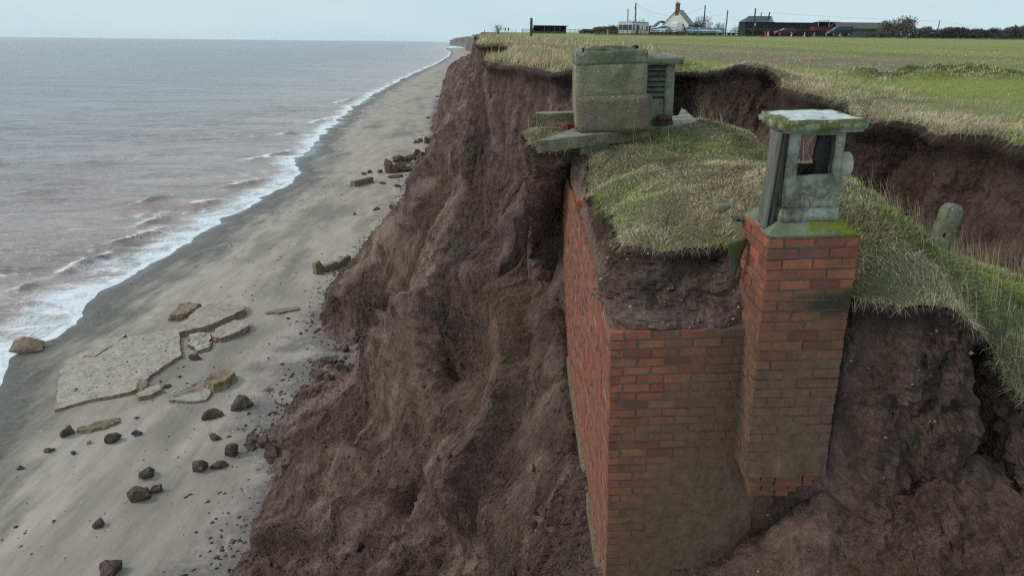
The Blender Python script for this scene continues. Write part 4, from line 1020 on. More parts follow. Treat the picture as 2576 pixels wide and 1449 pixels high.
# grey weathered boards propped on the seaward side
t = NT('weathered_wood'); n = t.noise(1, 8, .65, t.co((30, 30, 1.4))); n2 = t.noise(4, 5)
t.color(t.mix(t.ramp(n2, [(.4, 0.), (.7, .5)]), t.ramp(n, [(.3, (.06, .054, .046)), (.55, (.155, .142, .125)), (.8, (.235, .22, .2))]), (.10, .105, .085))).rough(.9); t.bump(n, .8, .015); M_WOOD = t.m
def plank(name, x0, x1, y0, y1, z0, z1, top_dx, mat, seed):
    b = MB(); b.frustum((x0, x1, y0, y1), z0, (x0 + top_dx, x1 + top_dx, y0, y1), z1)
    return link(name, rough_mesh(b, 4, .004, 10, seed, .004), mat, vs_, True)
plank('louvre_board', .012, .036, .15, .26, .0, .745, .05, M_WOOD, 21)
plank('louvre_board', .020, .044, .263, .35, .01, .745, .048, M_WOOD, 22)
plank('louvre_board', .040, .066, .115, .147, -.002, .745, .045, M_DARKWOOD, 23)
# stub of grey pipe on the landward side
b = MB(); rings = []
n_ = 28; pc = Vector((TX1 - .01, .34, .47))
prof = [(0, .093), (.15, .093), (.156, .088), (.156, .076), (.02, .074)]
vsx = []; fsx = []
for (xx, rr) in prof:
    for k in range(n_): a = 2 * math.pi * k / n_; vsx.append((pc.x + xx, pc.y + rr * math.cos(a), pc.z + rr * math.sin(a)))
for i in range(len(prof) - 1):
    for k in range(n_): fsx.append((i * n_ + k, i * n_ + (k + 1) % n_, (i + 1) * n_ + (k + 1) % n_, (i + 1) * n_ + k))
b.add(vsx, fsx); b.build('pipe', concrete_mat('asbestos_pipe', (.40, .345, .29), .1, .2, seed=6), vs_, True)
M_MOSSD = concrete_mat('dark_mossy_concrete', (.115, .11, .075), .55, .2, (.075, .085, .028), 13)
# lone terracotta corner brick, broken mortar pad and the hanging mossy shard left of the shaft
b = MB(); b.box(.0, .085, .22, .56, .0, .024)
tag(link('loose_brick', rough_mesh(b, 2, .008, 14, 41, .008), simple('orange_brick', (.27, .085, .045), .85, .3, 12, .4), None, True), 'broken orange brick under the foot of the grey wooden boards', 'brick').matrix_world = vs_.matrix_basis @ Matrix.Translation((-.012, 0, .002))
p = Ud(1868, 545, 5.75)
b = MB(); b.frustum((-.08, .09, -.09, .10), 0, (-.06, .07, -.05, .08), .03)
o = link('moss_stone', rough_mesh(b, 3, .03, 7, 42, .02), M_MOSSD, None, True); o.location = p + np.array([0, 0, -.03])
tag(o, 'green mossy stone lump against the left side of the brick shaft', 'stone')
p = Ud(1852, 640, 5.68)
b = MB(); b.frustum((-.012, .012, -.01, .01), -.22, (-.095, .085, -.015, .02), .12)
o = link('hanging_shard', rough_mesh(b, 3, .012, 9, 43, .006), M_MOSSD, None, True); o.location = p; o.rotation_euler = (R_(12), R_(-8), R_(15))
tag(o, 'pointed mossy concrete shard hanging under the turf beside the brick shaft', 'shard')

# --- entrance hatch block
hb = empty('entrance_shaft', (.852, 9.62, -1.145), (R_(1.5), R_(-2.8), R_(-1)), 'tall mossy concrete entrance shaft with stepped lower block and turf on top', 'bunker hatch')
b = MB(); b.box(0, .935, 0, .85, 0, .84); link('upper_block', rough_mesh(b, 4, .004, 5, 51, .003), M_CONC, hb, True)
b = MB(); b.box(-.002, .937, -.002, .852, .8405, 1.0); link('top_rim', rough_mesh(b, 4, .004, 5, 52, .004), concrete_mat('green_rim', (.225, .212, .145), .5, .3, (.10, .105, .05), 2), hb, True)
b = MB(); b.box(.02, .985, -.17, -.003, -.03, .45); link('step_block', rough_mesh(b, 4, .009, 5, 53, .022), M_CONC2, hb, True)
b = MB(); b.tube([(.10, .12, .99), (.102, .12, 1.055)], .014, 10); b.build('steel_stud', simple('rusty_steel', (.05, .035, .028), .8), hb)
# torn felt and turf lying on the hatch
nx, ny = 36, 26; gx, gy = np.meshgrid(np.linspace(.15, .78, nx), np.linspace(.16, .74, ny), indexing='ij')
g = np.stack([gx.ravel(), gy.ravel(), 0 * gx.ravel()], 1)
ed_h = np.minimum(np.minimum(gx - .15, .84 - gx) / .15, np.minimum(gy - .16, .74 - gy) / .13).clip(0, 1).ravel()
hz = .997 + ed_h ** .6 * .045 + fbm(g * 9, 4, .6, 5) * .022 * (.3 + ed_h)
g[:, 2] = hz; g[:, :2] += np.stack([fbm(g * 8, 3, .5, 6), fbm(g * 8 + 4, 3, .5, 7)], 1) * .04
t = NT('turf_patch'); n = t.noise(9, 7, .7)
t.color(t.ramp(n, [(.3, (.035, .034, .026)), (.48, (.06, .078, .03)), (.62, (.12, .12, .095)), (.8, (.075, .115, .035))])).rough(.95); t.bump(n, .9, .03)
link('hatch_turf', fast_mesh('hatch_turf', g, grid_quads(nx, ny, True)), t.m, hb, True)
b = MB(); b.box(.80, .88, .48, .58, .99, 1.045); link('hinge_lump', rough_mesh(b, 3, .03, 18, 54, .015), simple('rust_dark', (.04, .03, .024), .9), hb, True)

# --- louvred vent behind it
lv = empty('louvre_vent', (1.80, 10.05, -1.145), (R_(1), R_(-2.0), 0), 'squat concrete vent box with slatted louvres and domed cap beside the entrance shaft', 'vent')
b = MB(); b.box(.0, .58, .09, .62, .09, .44); b.box(.40, .58, .0, .089, .09, .86); b.box(.0, .085, .0, .089, .09, .86); b.box(.086, .399, .0, .089, .09, .40)
b.box(.50, .58, .09, .62, .441, .86); b.box(.0, .08, .09, .62, .441, .86); b.box(.081, .499, .56, .62, .441, .86)
link('vent_body', rough_mesh(b, 3, .007, 7, 61, .006), M_CONCG, lv, True)
b = MB(); b.box(-.012, .592, -.012, .632, -.02, .088); link('vent_plinth', rough_mesh(b, 3, .006, 7, 62, .006), simple('dark_plinth', (.06, .06, .058), .9, .4, 8, .4), lv, True)
for k in range(6):
    z = .435 + k * .072
    b = MB(); b.add([(.086, .0, z), (.399, .0, z), (.399, .07, z + .045), (.086, .07, z + .045), (.086, .0, z + .02), (.399, .0, z + .02), (.399, .07, z + .065), (.086, .07, z + .065)],
                    [(0, 3, 2, 1), (4, 5, 6, 7), (0, 1, 5, 4), (1, 2, 6, 5), (2, 3, 7, 6), (3, 0, 4, 7)])
    b.build('louvre_slat', concrete_mat('slat%d' % k, (.15, .14, .11), .35, .1, seed=k), lv)
b = MB(); nx = ny = 15; gv = []
for i in range(nx):
    for j in range(ny):
        u_, w_ = i / (nx - 1) * 2 - 1, j / (ny - 1) * 2 - 1
        gv.append((.30 + u_ * .40, .30 + w_ * .42, .955 + .075 * (1 - max(abs(u_), abs(w_)) ** 2.2)))
lo = []
for i in range(nx):
    for j in range(ny): lo.append((.30 + (i / (nx - 1) * 2 - 1) * .385, .30 + (j / (ny - 1) * 2 - 1) * .40, .868))
fq = []
for i in range(nx - 1):
    for j in range(ny - 1):
        a = i * ny + j; fq.append((a, a + ny, a + ny + 1, a + 1)); fq.append((a + nx * ny, a + 1 + nx * ny, a + ny + 1 + nx * ny, a + ny + nx * ny))
ring = [i * ny for i in range(nx)] + [(nx - 1) * ny + j for j in range(1, ny)] + [i * ny + ny - 1 for i in range(nx - 2, -1, -1)] + [j for j in range(ny - 2, 0, -1)]
for k in range(len(ring)): a, c_ = ring[k], ring[(k + 1) % len(ring)]; fq.append((a, a + nx * ny, c_ + nx * ny, c_))
b.add(gv + lo, fq); link('vent_cap', rough_mesh(b, 1, .018, 6, 63, 0), M_CONCG, lv, True)

lv.scale = (.76, .85, .97)
# --- base slab round the hatch, broken to a point on the seaward side
def slab_mesh(outline, ztop, thick, seed, amp=.012, dens=.06, side_amp=.03, tilt=None):
    """broken slab: outline polygon (list of xy), top height function, thickness; returns mesh with material slots top/side"""
    O = np.array(outline, float); rgs = np.random.default_rng(seed); pts = []
    for i in range(len(O)):
        a, c_ = O[i], O[(i + 1) % len(O)]; L = np.linalg.norm(c_ - a); nn = max(2, int(L / dens))
        for k in range(nn): pts.append(a + (c_ - a) * k / nn)
    pts = np.array(pts); q = np.stack([pts[:, 0], pts[:, 1], 0 * pts[:, 0]], 1)
    tg = np.roll(pts, -1, 0) - np.roll(pts, 1, 0); nn_ = np.stack([tg[:, 1], -tg[:, 0]], 1); nn_ /= np.linalg.norm(nn_, axis=1, keepdims=True) + 1e-9
    pts = pts + nn_ * (fbm(q * 3 + seed, 4, .6, seed) * side_amp)[:, None]
    lo_, hi_ = pts.min(0), pts.max(0)
    nc_ = int(min(4000, (hi_[0] - lo_[0]) * (hi_[1] - lo_[1]) / dens ** 2))
    cd = rgs.uniform(lo_, hi_, (nc_, 2)); cd = cd[inside(pts, cd)]
    vs, _, fs, *_ = delaunay_2d_cdt([Vector(p) for p in np.vstack([pts, cd])], [], [list(range(len(pts)))], 1, 1e-6)
    V = np.array([v[:] for v in vs]); n0 = len(pts)
    zt = ztop(V[:, 0], V[:, 1]); q = np.stack([V[:, 0], V[:, 1], 0 * V[:, 0]], 1)
    zt = zt + fbm(q * 4 + seed, 4, .55, seed + 1) * amp
    faces = [tuple(f) for f in fs if len(f) >= 3]; nt = len(faces)
    verts = [tuple(p) for p in np.stack([V[:, 0], V[:, 1], zt], 1)]
    rows = 5; base = len(verts)
    for r in range(1, rows + 1):
        fz = r / rows; jo = fbm(np.stack([pts[:, 0], pts[:, 1], 0 * pts[:, 0] + fz * thick], 1) * 5, 4, .6, seed + 2) * side_amp * 1.2 - (.25 * thick * fz if True else 0)
        pp = pts + nn_ * jo[:, None]
        verts += [(pp[k, 0], pp[k, 1], zt[k] - thick * fz) for k in range(n0)]
    for r in range(rows):
        o0 = 0 if r == 0 else base + (r - 1) * n0; o1 = base + r * n0
        for k in range(n0): faces.append((o0 + k, o1 + k, o1 + (k + 1) % n0, o0 + (k + 1) % n0))
    faces.append(tuple(base + (rows - 1) * n0 + k for k in range(n0)))
    me = bpy.data.meshes.new('slab'); me.from_pydata(verts, [], faces)
    me.polygons.foreach_set('material_index', [0] * nt + [1] * (len(faces) - nt))
    me.update(); bm = bmesh.new(); bm.from_mesh(me); bmesh.ops.recalc_face_normals(bm, faces=bm.faces); bm.to_mesh(me); bm.free()
    return me
def slab(name, outline, ztop, thick, seed, mt, ms, label, cat, **kw):
    me = slab_mesh(outline, ztop, thick, seed, **kw); me.materials.append(mt); me.materials.append(ms)
    return tag(link(name, me), label, cat)
pl = lambda ax, ay, c: (lambda x, y: ax * x + ay * y + c)
zs = -1.155
slab('apron_slab', SLABPOLY, pl(.045, 0, zs - .05), .15, 71, M_CONCG, M_CONC, 'grey concrete apron slab under the hatch, its seaward end broken to a point', 'slab', side_amp=.015, dens=.05)
p = Ud(1392, 290, 10.1)
slab('broken_plank_slab', [(p[0] - .26, p[1] - .10), (p[0] + .35, p[1] - .06), (p[0] + .35, p[1] + .2), (p[0] - .25, p[1] + .2)], pl(.03, 0, p[2] + .03 - .03 * p[0]), .13, 72, M_CONCG, M_CONC, 'short mossy concrete slab sticking out seaward of the entrance shaft', 'slab', side_amp=.02, dens=.03)
p = Ud(1475, 362, 9.25)
slab('sunken_slab', [(p[0] - .10, p[1] - .08), (p[0] + .30, p[1] - .02), (p[0] + .35, p[1] + .18), (p[0] - .06, p[1] + .16)], pl(0, 0, p[2] + .02), .16, 73, M_CONCG, M_CONCG, 'small grey slab sunk in the turf below the pointed apron', 'slab', side_amp=.01, dens=.03)
M_REDB = simple('red_brick_single', (.25, .05, .035), .85, .3, 14, .4)
def loose(name, px, py, d, size, rot, mat, label, cat, seed=1, dz=0):
    b = MB(); sx, sy, sz = size; b.box(-sx / 2, sx / 2, -sy / 2, sy / 2, -sz / 2, sz / 2)
    o = link(name, rough_mesh(b, 2, .006, 14, seed, .006), mat, None, True); o.location = Ud(px, py, d) + np.array([0, 0, dz]); o.rotation_euler = rot
    return tag(o, label, cat)
loose('red_brick', 1428, 320, 10.0, (.16, .11, .075), (.1, .2, .5), M_REDB, 'red brick half hidden at the seaward foot of the entrance shaft', 'brick', 81)
loose('loose_brick', 1671, 300, 9.7, (.215, .105, .068), (0, -.03, R_(-12)), simple('dirty_brick', (.085, .042, .026), .9, .5, 10, .5), 'dirty brown brick lying on the apron in front of the vent', 'brick', 82, .01)
# terracotta pipe stub in the earth bank
p = Ud(1461, 512, 9.0); b = MB()
vsx = []; fsx = []
for (xx, rr) in [(.10, .050), (-.09, .050), (-.09, .040), (.10, .040)]:
    for k in range(20): a = 2 * math.pi * k / 20; vsx.append((xx, rr * math.cos(a), rr * math.sin(a)))
for i in range(3):
    for k in range(20): fsx.append((i * 20 + k, i * 20 + (k + 1) % 20, (i + 1) * 20 + (k + 1) % 20, (i + 1) * 20 + k))
b.add(vsx, fsx); o = b.build('drain_pipe', simple('terracotta', (.36, .10, .045), .75, .2, 9), None, True)
o.location = p; o.rotation_euler = (0, R_(14), R_(20)); tag(o, 'short orange clay drain pipe poking out above the side wall', 'pipe')
# dressed stone in the turf
loose('turf_stone', 1822, 522, 6.35, (.17, .12, .07), (.1, .1, .3), M_CONCG, 'flat grey stone lying in the dry grass left of the turret', 'stone', 83, -.01)
# leaning concrete fence post with a bolt hole
p = Ud(2352, 640, 6.3)
b = MB()
prof = [(.0, -.25), (.17, -.25), (.17, .40), (.155, .445), (.12, .47), (.055, .47), (.015, .44), (.0, .40)]
b.prism([(x - .085, z) for x, z in prof], -.06, .06)
o = link('concrete_post', rough_mesh(b, 3, .008, 9, 84, .012), concrete_mat('post_concrete', (.21, .195, .15), .4, .35, (.12, .125, .045), 7), None, True)
o.location = p; o.rotation_euler = (R_(-6), R_(17), R_(14)); tag(o, 'stubby lichened concrete fence post leaning on the right grass slope', 'fence post')
b = MB(); b.box(-.06, -.03, -.064, -.05, .16, .20); hole = b.build('bolt_hole_shade', simple('hole_shade', (.012, .01, .009), 1), o)  # near-black block on the face paints the shade inside the hole
# ------------------------------------------------------------------ grass
t = NT('grass_blade'); c = t.n.new('ShaderNodeAttribute'); c.attribute_name = 'Col'; t.color(c.outputs['Color']).rough(.75)
t.b.inputs['Specular IOR Level'].default_value = .15
M_GRASS = t.m
def blades(name, P, L, Wd, lean, az, col, droop=.5, seed=0):
    n = len(P); g = np.random.default_rng(seed)
    d = np.stack([np.cos(az), np.sin(az), 0 * az], 1); s = np.stack([-np.sin(az), np.cos(az), 0 * az], 1)
    tw = g.uniform(-.9, .9, n)[:, None]; s = s * np.cos(tw) + d * np.sin(tw)
    V = []
    for k, f in enumerate((0, .38, .72, 1.0)):
        h = (L * (f - droop * lean * f * f * .55))[:, None]; o = (L * lean * (f ** 1.6))[:, None]
        c_ = P + d * o + np.array([0, 0, 1.]) * h
        w = (Wd * (1 - f * .75))[:, None]
        if k < 3: V += [c_ - s * w, c_ + s * w]
        else: V += [c_]
    V = np.stack(V, 1)                       # n, 7, 3
    b0 = np.arange(n)[:, None] * 7
    Q = np.concatenate([b0 + np.array([[0, 1, 3, 2]]), b0 + np.array([[2, 3, 5, 4]])]); T = b0 + np.array([[4, 5, 6]])
    me = fast_mesh(name, V.reshape(-1, 3), Q, T)
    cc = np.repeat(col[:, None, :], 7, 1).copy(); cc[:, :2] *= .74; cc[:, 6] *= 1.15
    cc = np.concatenate([cc, np.ones((n, 7, 1))], 2).reshape(-1, 4)
    attr(me, 'Col', cc, typ='FLOAT_COLOR')
    return tag(link(name, me, M_GRASS), kind='stuff')
def tri_sample(V3, T, n, weight=None, seed=0):
    g = np.random.default_rng(seed); a, b, c = V3[T[:, 0]], V3[T[:, 1]], V3[T[:, 2]]
    ar = np.linalg.norm(np.cross(b - a, c - a), axis=1)
    if weight is not None: ar = ar * weight
    i = g.choice(len(T), n, p=ar / ar.sum()); r1, r2 = np.sqrt(g.random(n)), g.random(n)
    return a[i] * (1 - r1)[:, None] + b[i] * (r1 * (1 - r2))[:, None] + c[i] * (r1 * r2)[:, None]
STRAW = np.array([.46, .375, .22]); STRAW2 = np.array([.36, .27, .155]); GREEN = np.array([.135, .20, .035]); GREEN2 = np.array([.25, .285, .055]); DEAD = np.array([.22, .165, .11])
def grass_col(P, g, green_bias, sc=1.0):
    q = np.stack([P[:, 0], P[:, 1], 0 * P[:, 0]], 1)
    m = fbm(q * .9 * sc, 4, .6, 101) * 1.5 + g.normal(0, .34, len(P)) + green_bias
    r = g.random(len(P))[:, None]
    stw = STRAW * r + STRAW2 * (1 - r); stw = np.where(g.random(len(P))[:, None] < .18, DEAD, stw)
    r = g.random(len(P))[:, None]; grn = GREEN * r + GREEN2 * (1 - r)
    k = sstep(-.25, .35, m)[:, None]
    br = np.clip(1 + .55 * fbm(q * 2.6, 3, .55, 105), .45, 1.5)[:, None]
    return (stw * (1 - k) + grn * k) * g.uniform(.7, 1.6, len(P))[:, None] * br
g = np.random.default_rng(11)
# turf on the mound
def blocked(P):
    x, y = P[:, 0], P[:, 1]
    b = (x > 1.88) & (x < 2.66) & (y > 4.95) & (y < 5.9)
    b |= inside(np.array(SLABPOLY), P[:, :2])
    b |= (x > .85) & (x < 1.9) & (y > 9.4) & (y < 10.4)
    return b
P = tri_sample(MV, MT, 190000, None, 3)
P = P[~blocked(P)]
q = np.stack([P[:, 0], P[:, 1], 0 * P[:, 0]], 1)
clump = fbm(q * 3.0, 3, .5, 111); P = P[g.random(len(P)) < np.clip(.78 + clump * 1.2, .15, 1)]
q = np.stack([P[:, 0], P[:, 1], 0 * P[:, 0]], 1); n = len(P)
tall = sstep(.2, .6, fbm(q * .8, 3, .5, 113)) * .6
right = sstep(2.4, 3.4, P[:, 0])
L = g.uniform(.03, .085, n) * (1 + tall * .9 + .15 * right); lean = g.uniform(.6, 1.6, n)
az = g.uniform(0, 2 * math.pi, n); az = np.where(g.random(n) < .5, fbm(q * 1.2, 2, .5, 115) * 6 + 4, az)
col = grass_col(P, g, -.50 + .28 * right + .2 * sstep(8, 10, P[:, 1]) * 0)
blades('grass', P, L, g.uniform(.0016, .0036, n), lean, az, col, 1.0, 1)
# taller bleached stalks, mostly on the landward shoulder of the mound
P = tri_sample(MV, MT, 9000, None, 5); P = P[~blocked(P)]
k = sstep(3.2, 4.2, P[:, 0]) * .9 + sstep(9.8, 11.2, P[:, 1]) * .8 + .05
P = P[g.random(len(P)) < k]; n = len(P)
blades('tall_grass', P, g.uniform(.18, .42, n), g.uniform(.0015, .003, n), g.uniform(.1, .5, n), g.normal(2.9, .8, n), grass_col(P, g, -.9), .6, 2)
P = tri_sample(MV, MT, 260, None, 8); P = P[~blocked(P)][:120]; n = len(P)
blades('dead_weeds', P, g.uniform(.14, .40, n), g.uniform(.004, .007, n), g.uniform(.2, 1.0, n), g.uniform(0, 6.28, n), np.tile(np.array([[.10, .075, .05]]), (n, 1)) * g.uniform(.7, 1.6, n)[:, None], .8, 12)
# blades hanging over every turf edge
def fringe(name, edge, outn, n, L0, L1, w0, w1, gb, seed, inn=.10):
    g = np.random.default_rng(seed); i = g.integers(0, len(edge), n); kk = g.uniform(-inn, .02, n)
    P = edge[i].copy(); P[:, :2] += outn[i] * kk[:, None]; P[:, 2] += .03 * (kk < 0) - .02
    az = np.arctan2(outn[i, 1], outn[i, 0]) + g.normal(0, 1.1, n)
    cl = fbm(np.stack([P[:, 0], P[:, 1], 0 * kk], 1) * 2.3, 3, .5, seed)
    keep = g.random(n) < np.clip(.6 + 1.4 * cl, .05, 1)
    P, az = P[keep], az[keep]; n = len(P)
    return blades(name, P, g.uniform(L0, L1, n), g.uniform(w0, w1, n), g.uniform(.7, 1.6, n), az, grass_col(P, g, gb), 1.9, seed)
sel = ~((topl[:, 0] > 1.85) & (topl[:, 0] < 2.6) & (topl[:, 1] < 5.6))
fringe('hanging_grass', topl[sel], no[sel], 21000, .03, .12, .0014, .003, -.3, 21)
# long bleached grass along the plateau edge and margin
V, Zq, T, ed = PLAT; V3 = np.stack([V[:, 0], V[:, 1], Zq], 1)
cen = V3[T].mean(1); edc = ed[T].mean(1); dist = np.hypot(cen[:, 0], cen[:, 1])
def margin(name, n, dmin, dmax, wfun, L0, L1, w0, w1, gb, lean0, lean1, seed, sc=.5):
    g = np.random.default_rng(seed)
    w = wfun(cen, edc, dist) * ((dist > dmin) & (dist < dmax)) / np.maximum(dist, 6) ** 1.3
    P = tri_sample(V3, T, n, w, seed)
    q = np.stack([P[:, 0], P[:, 1], 0 * P[:, 0]], 1)
    cl = fbm(q * 1.1, 3, .5, seed + 1); P = P[g.random(len(P)) < np.clip(.6 + 1.3 * cl, .08, 1)]; n = len(P)
    ds = np.hypot(P[:, 0], P[:, 1]); ws = np.clip(ds / 12, 1, 5)
    col = grass_col(P, g, gb, sc)
    return blades(name, P, g.uniform(L0, L1, n), g.uniform(w0, w1, n) * ws, g.uniform(lean0, lean1, n), g.normal(.5, .9, n), col, .8, seed)
margin('dry_grass', 90000, 5, 70, lambda c, e, d: np.exp(-(e / (2.2 + .07 * d)) ** 2) * (c[:, 0] < 4.3 + .12 * np.maximum(c[:, 1] - 15, 0)), .14, .38, .002, .0045, -.5, .2, 1.0, 31)
margin('edge_grass', 55000, 5, 40, lambda c, e, d: np.exp(-(e / 1.1) ** 2) * (c[:, 0] > 3), .05, .14, .002, .004, -.2, .5, 1.4, 32)
margin('field_grass', 60000, 7, 60, lambda c, e, d: (1 - np.exp(-(e / 1.0) ** 2)) * (c[:, 0] > 4), .03, .075, .002, .004, .05, .4, 1.3, 33)
margin('crop_shoots', 16000, 9, 45, lambda c, e, d: sstep(1, 6, e) * np.exp(-((c[:, 1] - 15.6 - .15 * (c[:, 0] - 8)) / .8) ** 2) * (c[:, 0] > 6), .04, .11, .003, .006, .1, .4, 1.2, 34)
margin('dock_stalks', 1500, 8, 70, lambda c, e, d: np.exp(-(e / 6) ** 2) * np.where(c[:, 0] < 4.3, 1, .06), .25, .6, .003, .005, -3, .02, .3, 35)
Es = EDGE[EDGE[:, 1] < 70]; Os = OUTs[EDGE[:, 1] < 70]; zt3 = zt[EDGE[:, 1] < 70]
fringe('edge_fringe', np.column_stack([Es, zt3 + .02]), Os, 20000, .06, .22, .002, .0045, -.3, 41, .2)

# ------------------------------------------------------------------ things on the beach
def rock_mesh(seed, sx, sy, sz, ang=1.0, cuts=2, amp=.09):
    rg = random.Random(seed); bm = bmesh.new()
    for _ in range(15):
        v = Vector((rg.gauss(0, 1), rg.gauss(0, 1), rg.gauss(0, 1))).normalized() * rg.uniform(.75, 1.1)
        bm.verts.new((v.x * .5 * sx, v.y * .5 * sy, v.z * .5 * sz))
    r = bmesh.ops.convex_hull(bm, input=bm.verts)
    bmesh.ops.delete(bm, geom=[v for v in bm.verts if not v.link_faces], context='VERTS')
    bmesh.ops.bevel(bm, geom=list(bm.edges), offset=.05 * min(sx, sy, sz) / ang, segments=1, affect='EDGES', clamp_overlap=True)
    bmesh.ops.triangulate(bm, faces=bm.faces)
    for _ in range(cuts):
        bmesh.ops.subdivide_edges(bm, edges=[e for e in bm.edges if e.calc_length() > .12 * (sx + sy) / 2], cuts=1, use_grid_fill=True)
        bmesh.ops.triangulate(bm, faces=bm.faces)
    bm.normal_update(); s = (sx + sy + sz) / 3
    P = np.array([v.co[:] for v in bm.verts]); N = np.array([v.normal[:] for v in bm.verts])
    P = P + N * (fbm(P / s * 2.6 + seed * 3.1, 4, .6, seed) * amp * s)[:, None]
    for v, p_ in zip(bm.verts, P): v.co = p_
    me = bpy.data.meshes.new('rock'); bm.to_mesh(me); bm.free(); me.validate()
    return me
def rock(px, py, w, h, label, seed, name='boulder', cat='boulder', mat=None, group=None, depth=None, sink=.30, ang=1.0, dz=0, P=None):
    """px, py: foot of the stone in the picture; w, h: its size in the picture"""
    p = on_beach(px, py) if P is None else np.array(P, float); d = float(np.dot(p, FW)); k = d / F
    sx, sz = w * k, h * k * 1.08; rg = random.Random(seed); sy = (depth or rg.uniform(.7, 1.0)) * (sx + sz) * .55
    me = rock_mesh(seed, sx * 1.12, sy * 1.1, sz * 1.25, ang)
    o = link(name, me, mat or M_ROCK); attr(me, 'topsoil', np.zeros(len(me.vertices)))
    o.location = (p[0], p[1] + sy * .25, p[2] + sz * (.5 - sink) + dz); o.rotation_euler = (0, 0, rg.uniform(-.5, .5))
    return tag(o, label, cat, group)
M_BLUE = simple('blue_stone', (.055, .07, .085), .55, .25, 5)
M_PALE = simple('pale_stone', (.36, .33, .29), .8, .25, 8)
M_GREY = simple('grey_stone', (.15, .145, .135), .8, .3, 8)
G1 = 'clay boulders scattered on the near sand'
for a in [
    (342, 1262, 58, 46, 'large wedge-shaped dark clay boulder, widest stone of the lowest pair on the near sand', 1),
    (392, 1240, 34, 28, 'small blocky clay boulder touching the right end of the large wedge-shaped boulder', 2),
    (368, 1204, 38, 34, 'rounded brown clay boulder just above the wedge-shaped pair on the sand', 3),
    (243, 1330, 30, 28, 'small oblong clay boulder alone on bare sand near the bottom left', 4),
    (272, 1452, 60, 46, 'brown clay boulder cut off by the bottom edge of the picture', 5),
    (165, 1096, 44, 28, 'reddish brown smooth boulder beside the strip of shelly rubble', 6),
    (282, 1112, 48, 26, 'grey brown low boulder between the reddish boulder and the blue stone', 7),
    (534, 1056, 56, 30, 'split clay boulder with a crack across it, below the rope tangle', 8),
    (542, 1108, 34, 25, 'single angular clay boulder between the split boulder and the boulder row', 9),
    (604, 1030, 52, 36, 'long grey clay lump lying at the edge of the shingle near the ochre stone', 10),
    (500, 1188, 46, 34, 'knobbly dark clay boulder at the seaward end of the boulder row', 11),
    (584, 1150, 42, 42, 'tall upright clay block in the middle of the boulder row', 12),
    (548, 1180, 48, 20, 'flat crumbled clay lump lying in front of the tall upright block', 13),
    (628, 1132, 36, 24, 'low clay lump just right of the tall upright block', 14),
    (636, 1112, 34, 26, 'clay boulder perched at the back of the boulder row', 15),
    (668, 1122, 46, 34, 'squarish clay block near the cliff end of the boulder row', 16),
    (680, 1156, 44, 46, 'big clay block against the foot of the cliff at the end of the boulder row', 17),
    (660, 1130, 22, 24, 'narrow clay chip wedged between blocks of the boulder row', 18),
    (118, 1138, 22, 13, 'small dark grey stone below and left of the reddish brown boulder', 19),
    (488, 907, 42, 19, 'dark clay lump on the sand under the tilted slab pieces', 20),
    (725, 804, 13, 12, 'small dark stone alone below the thin half-buried slab', 21),
    (418, 974, 24, 12, 'flat dark stone right of the long pale board on the sand', 22)]:
    rock(*a[:5], a[5] + 100, group=None)
rock(340, 1096, 31, 17, 'smooth dark blue stone alone on the near sand', 131, 'beach_stone', 'stone', M_BLUE, ang=.4)
rock(50, 1180, 24, 13, 'pointed dark blue stone at the far left of the near sand', 132, 'beach_stone', 'stone', M_BLUE)
rock(130, 1134, 15, 8, 'thin slate-blue stone above the small dark grey stone', 133, 'beach_stone', 'stone', M_BLUE)
rock(182, 1142, 15, 9, 'small blue-black stone beside pale pebbles on the left sand', 134, 'beach_stone', 'stone', M_BLUE)
rock(221, 1116, 14, 11, 'pale rounded stone below the reddish brown boulder', 135, 'beach_stone', 'stone', M_PALE)
rock(672, 984, 20, 13, 'ochre stone near the shingle at the cliff foot', 136, 'beach_stone', 'stone', simple('ochre_stone', (.30, .19, .09), .8, .25, 8))
rock(740, 1002, 14, 16, 'blue-grey round cobble among the rubble at the cliff foot', 137, 'beach_stone', 'stone', M_BLUE, ang=.4)
rock(62, 886, 88, 40, 'brown concrete block washed by the surf at the far left', 138, 'concrete_block', 'block', M_SLABE, sink=.3)
# rubble where a small fall has slid out at the cliff foot
rg = random.Random(5)
FALL = ['largest slab of fallen clay in the rubble tongue at the cliff foot', 'thin dark clay flake on top of the rubble tongue', 'clay block at the sandy edge of the rubble tongue', 'clay chunk next to the blue-grey cobble',
        'small clay chunk at the top of the rubble tongue', 'angular clay chunk in the middle of the rubble tongue', 'clay lump on the right flank of the rubble tongue', 'small clay chip below the rubble tongue']
for k, (px, py, w, h) in enumerate([(800, 955, 56, 34), (835, 915, 50, 20), (770, 985, 34, 22), (762, 1010, 28, 20), (868, 886, 26, 16), (825, 965, 34, 26), (855, 935, 34, 24), (742, 1022, 24, 14)]):
    rock(px, py, w, h, FALL[k], 200 + k, dz=.1 if k in (1, 4, 5, 6) else 0, ang=1.6)
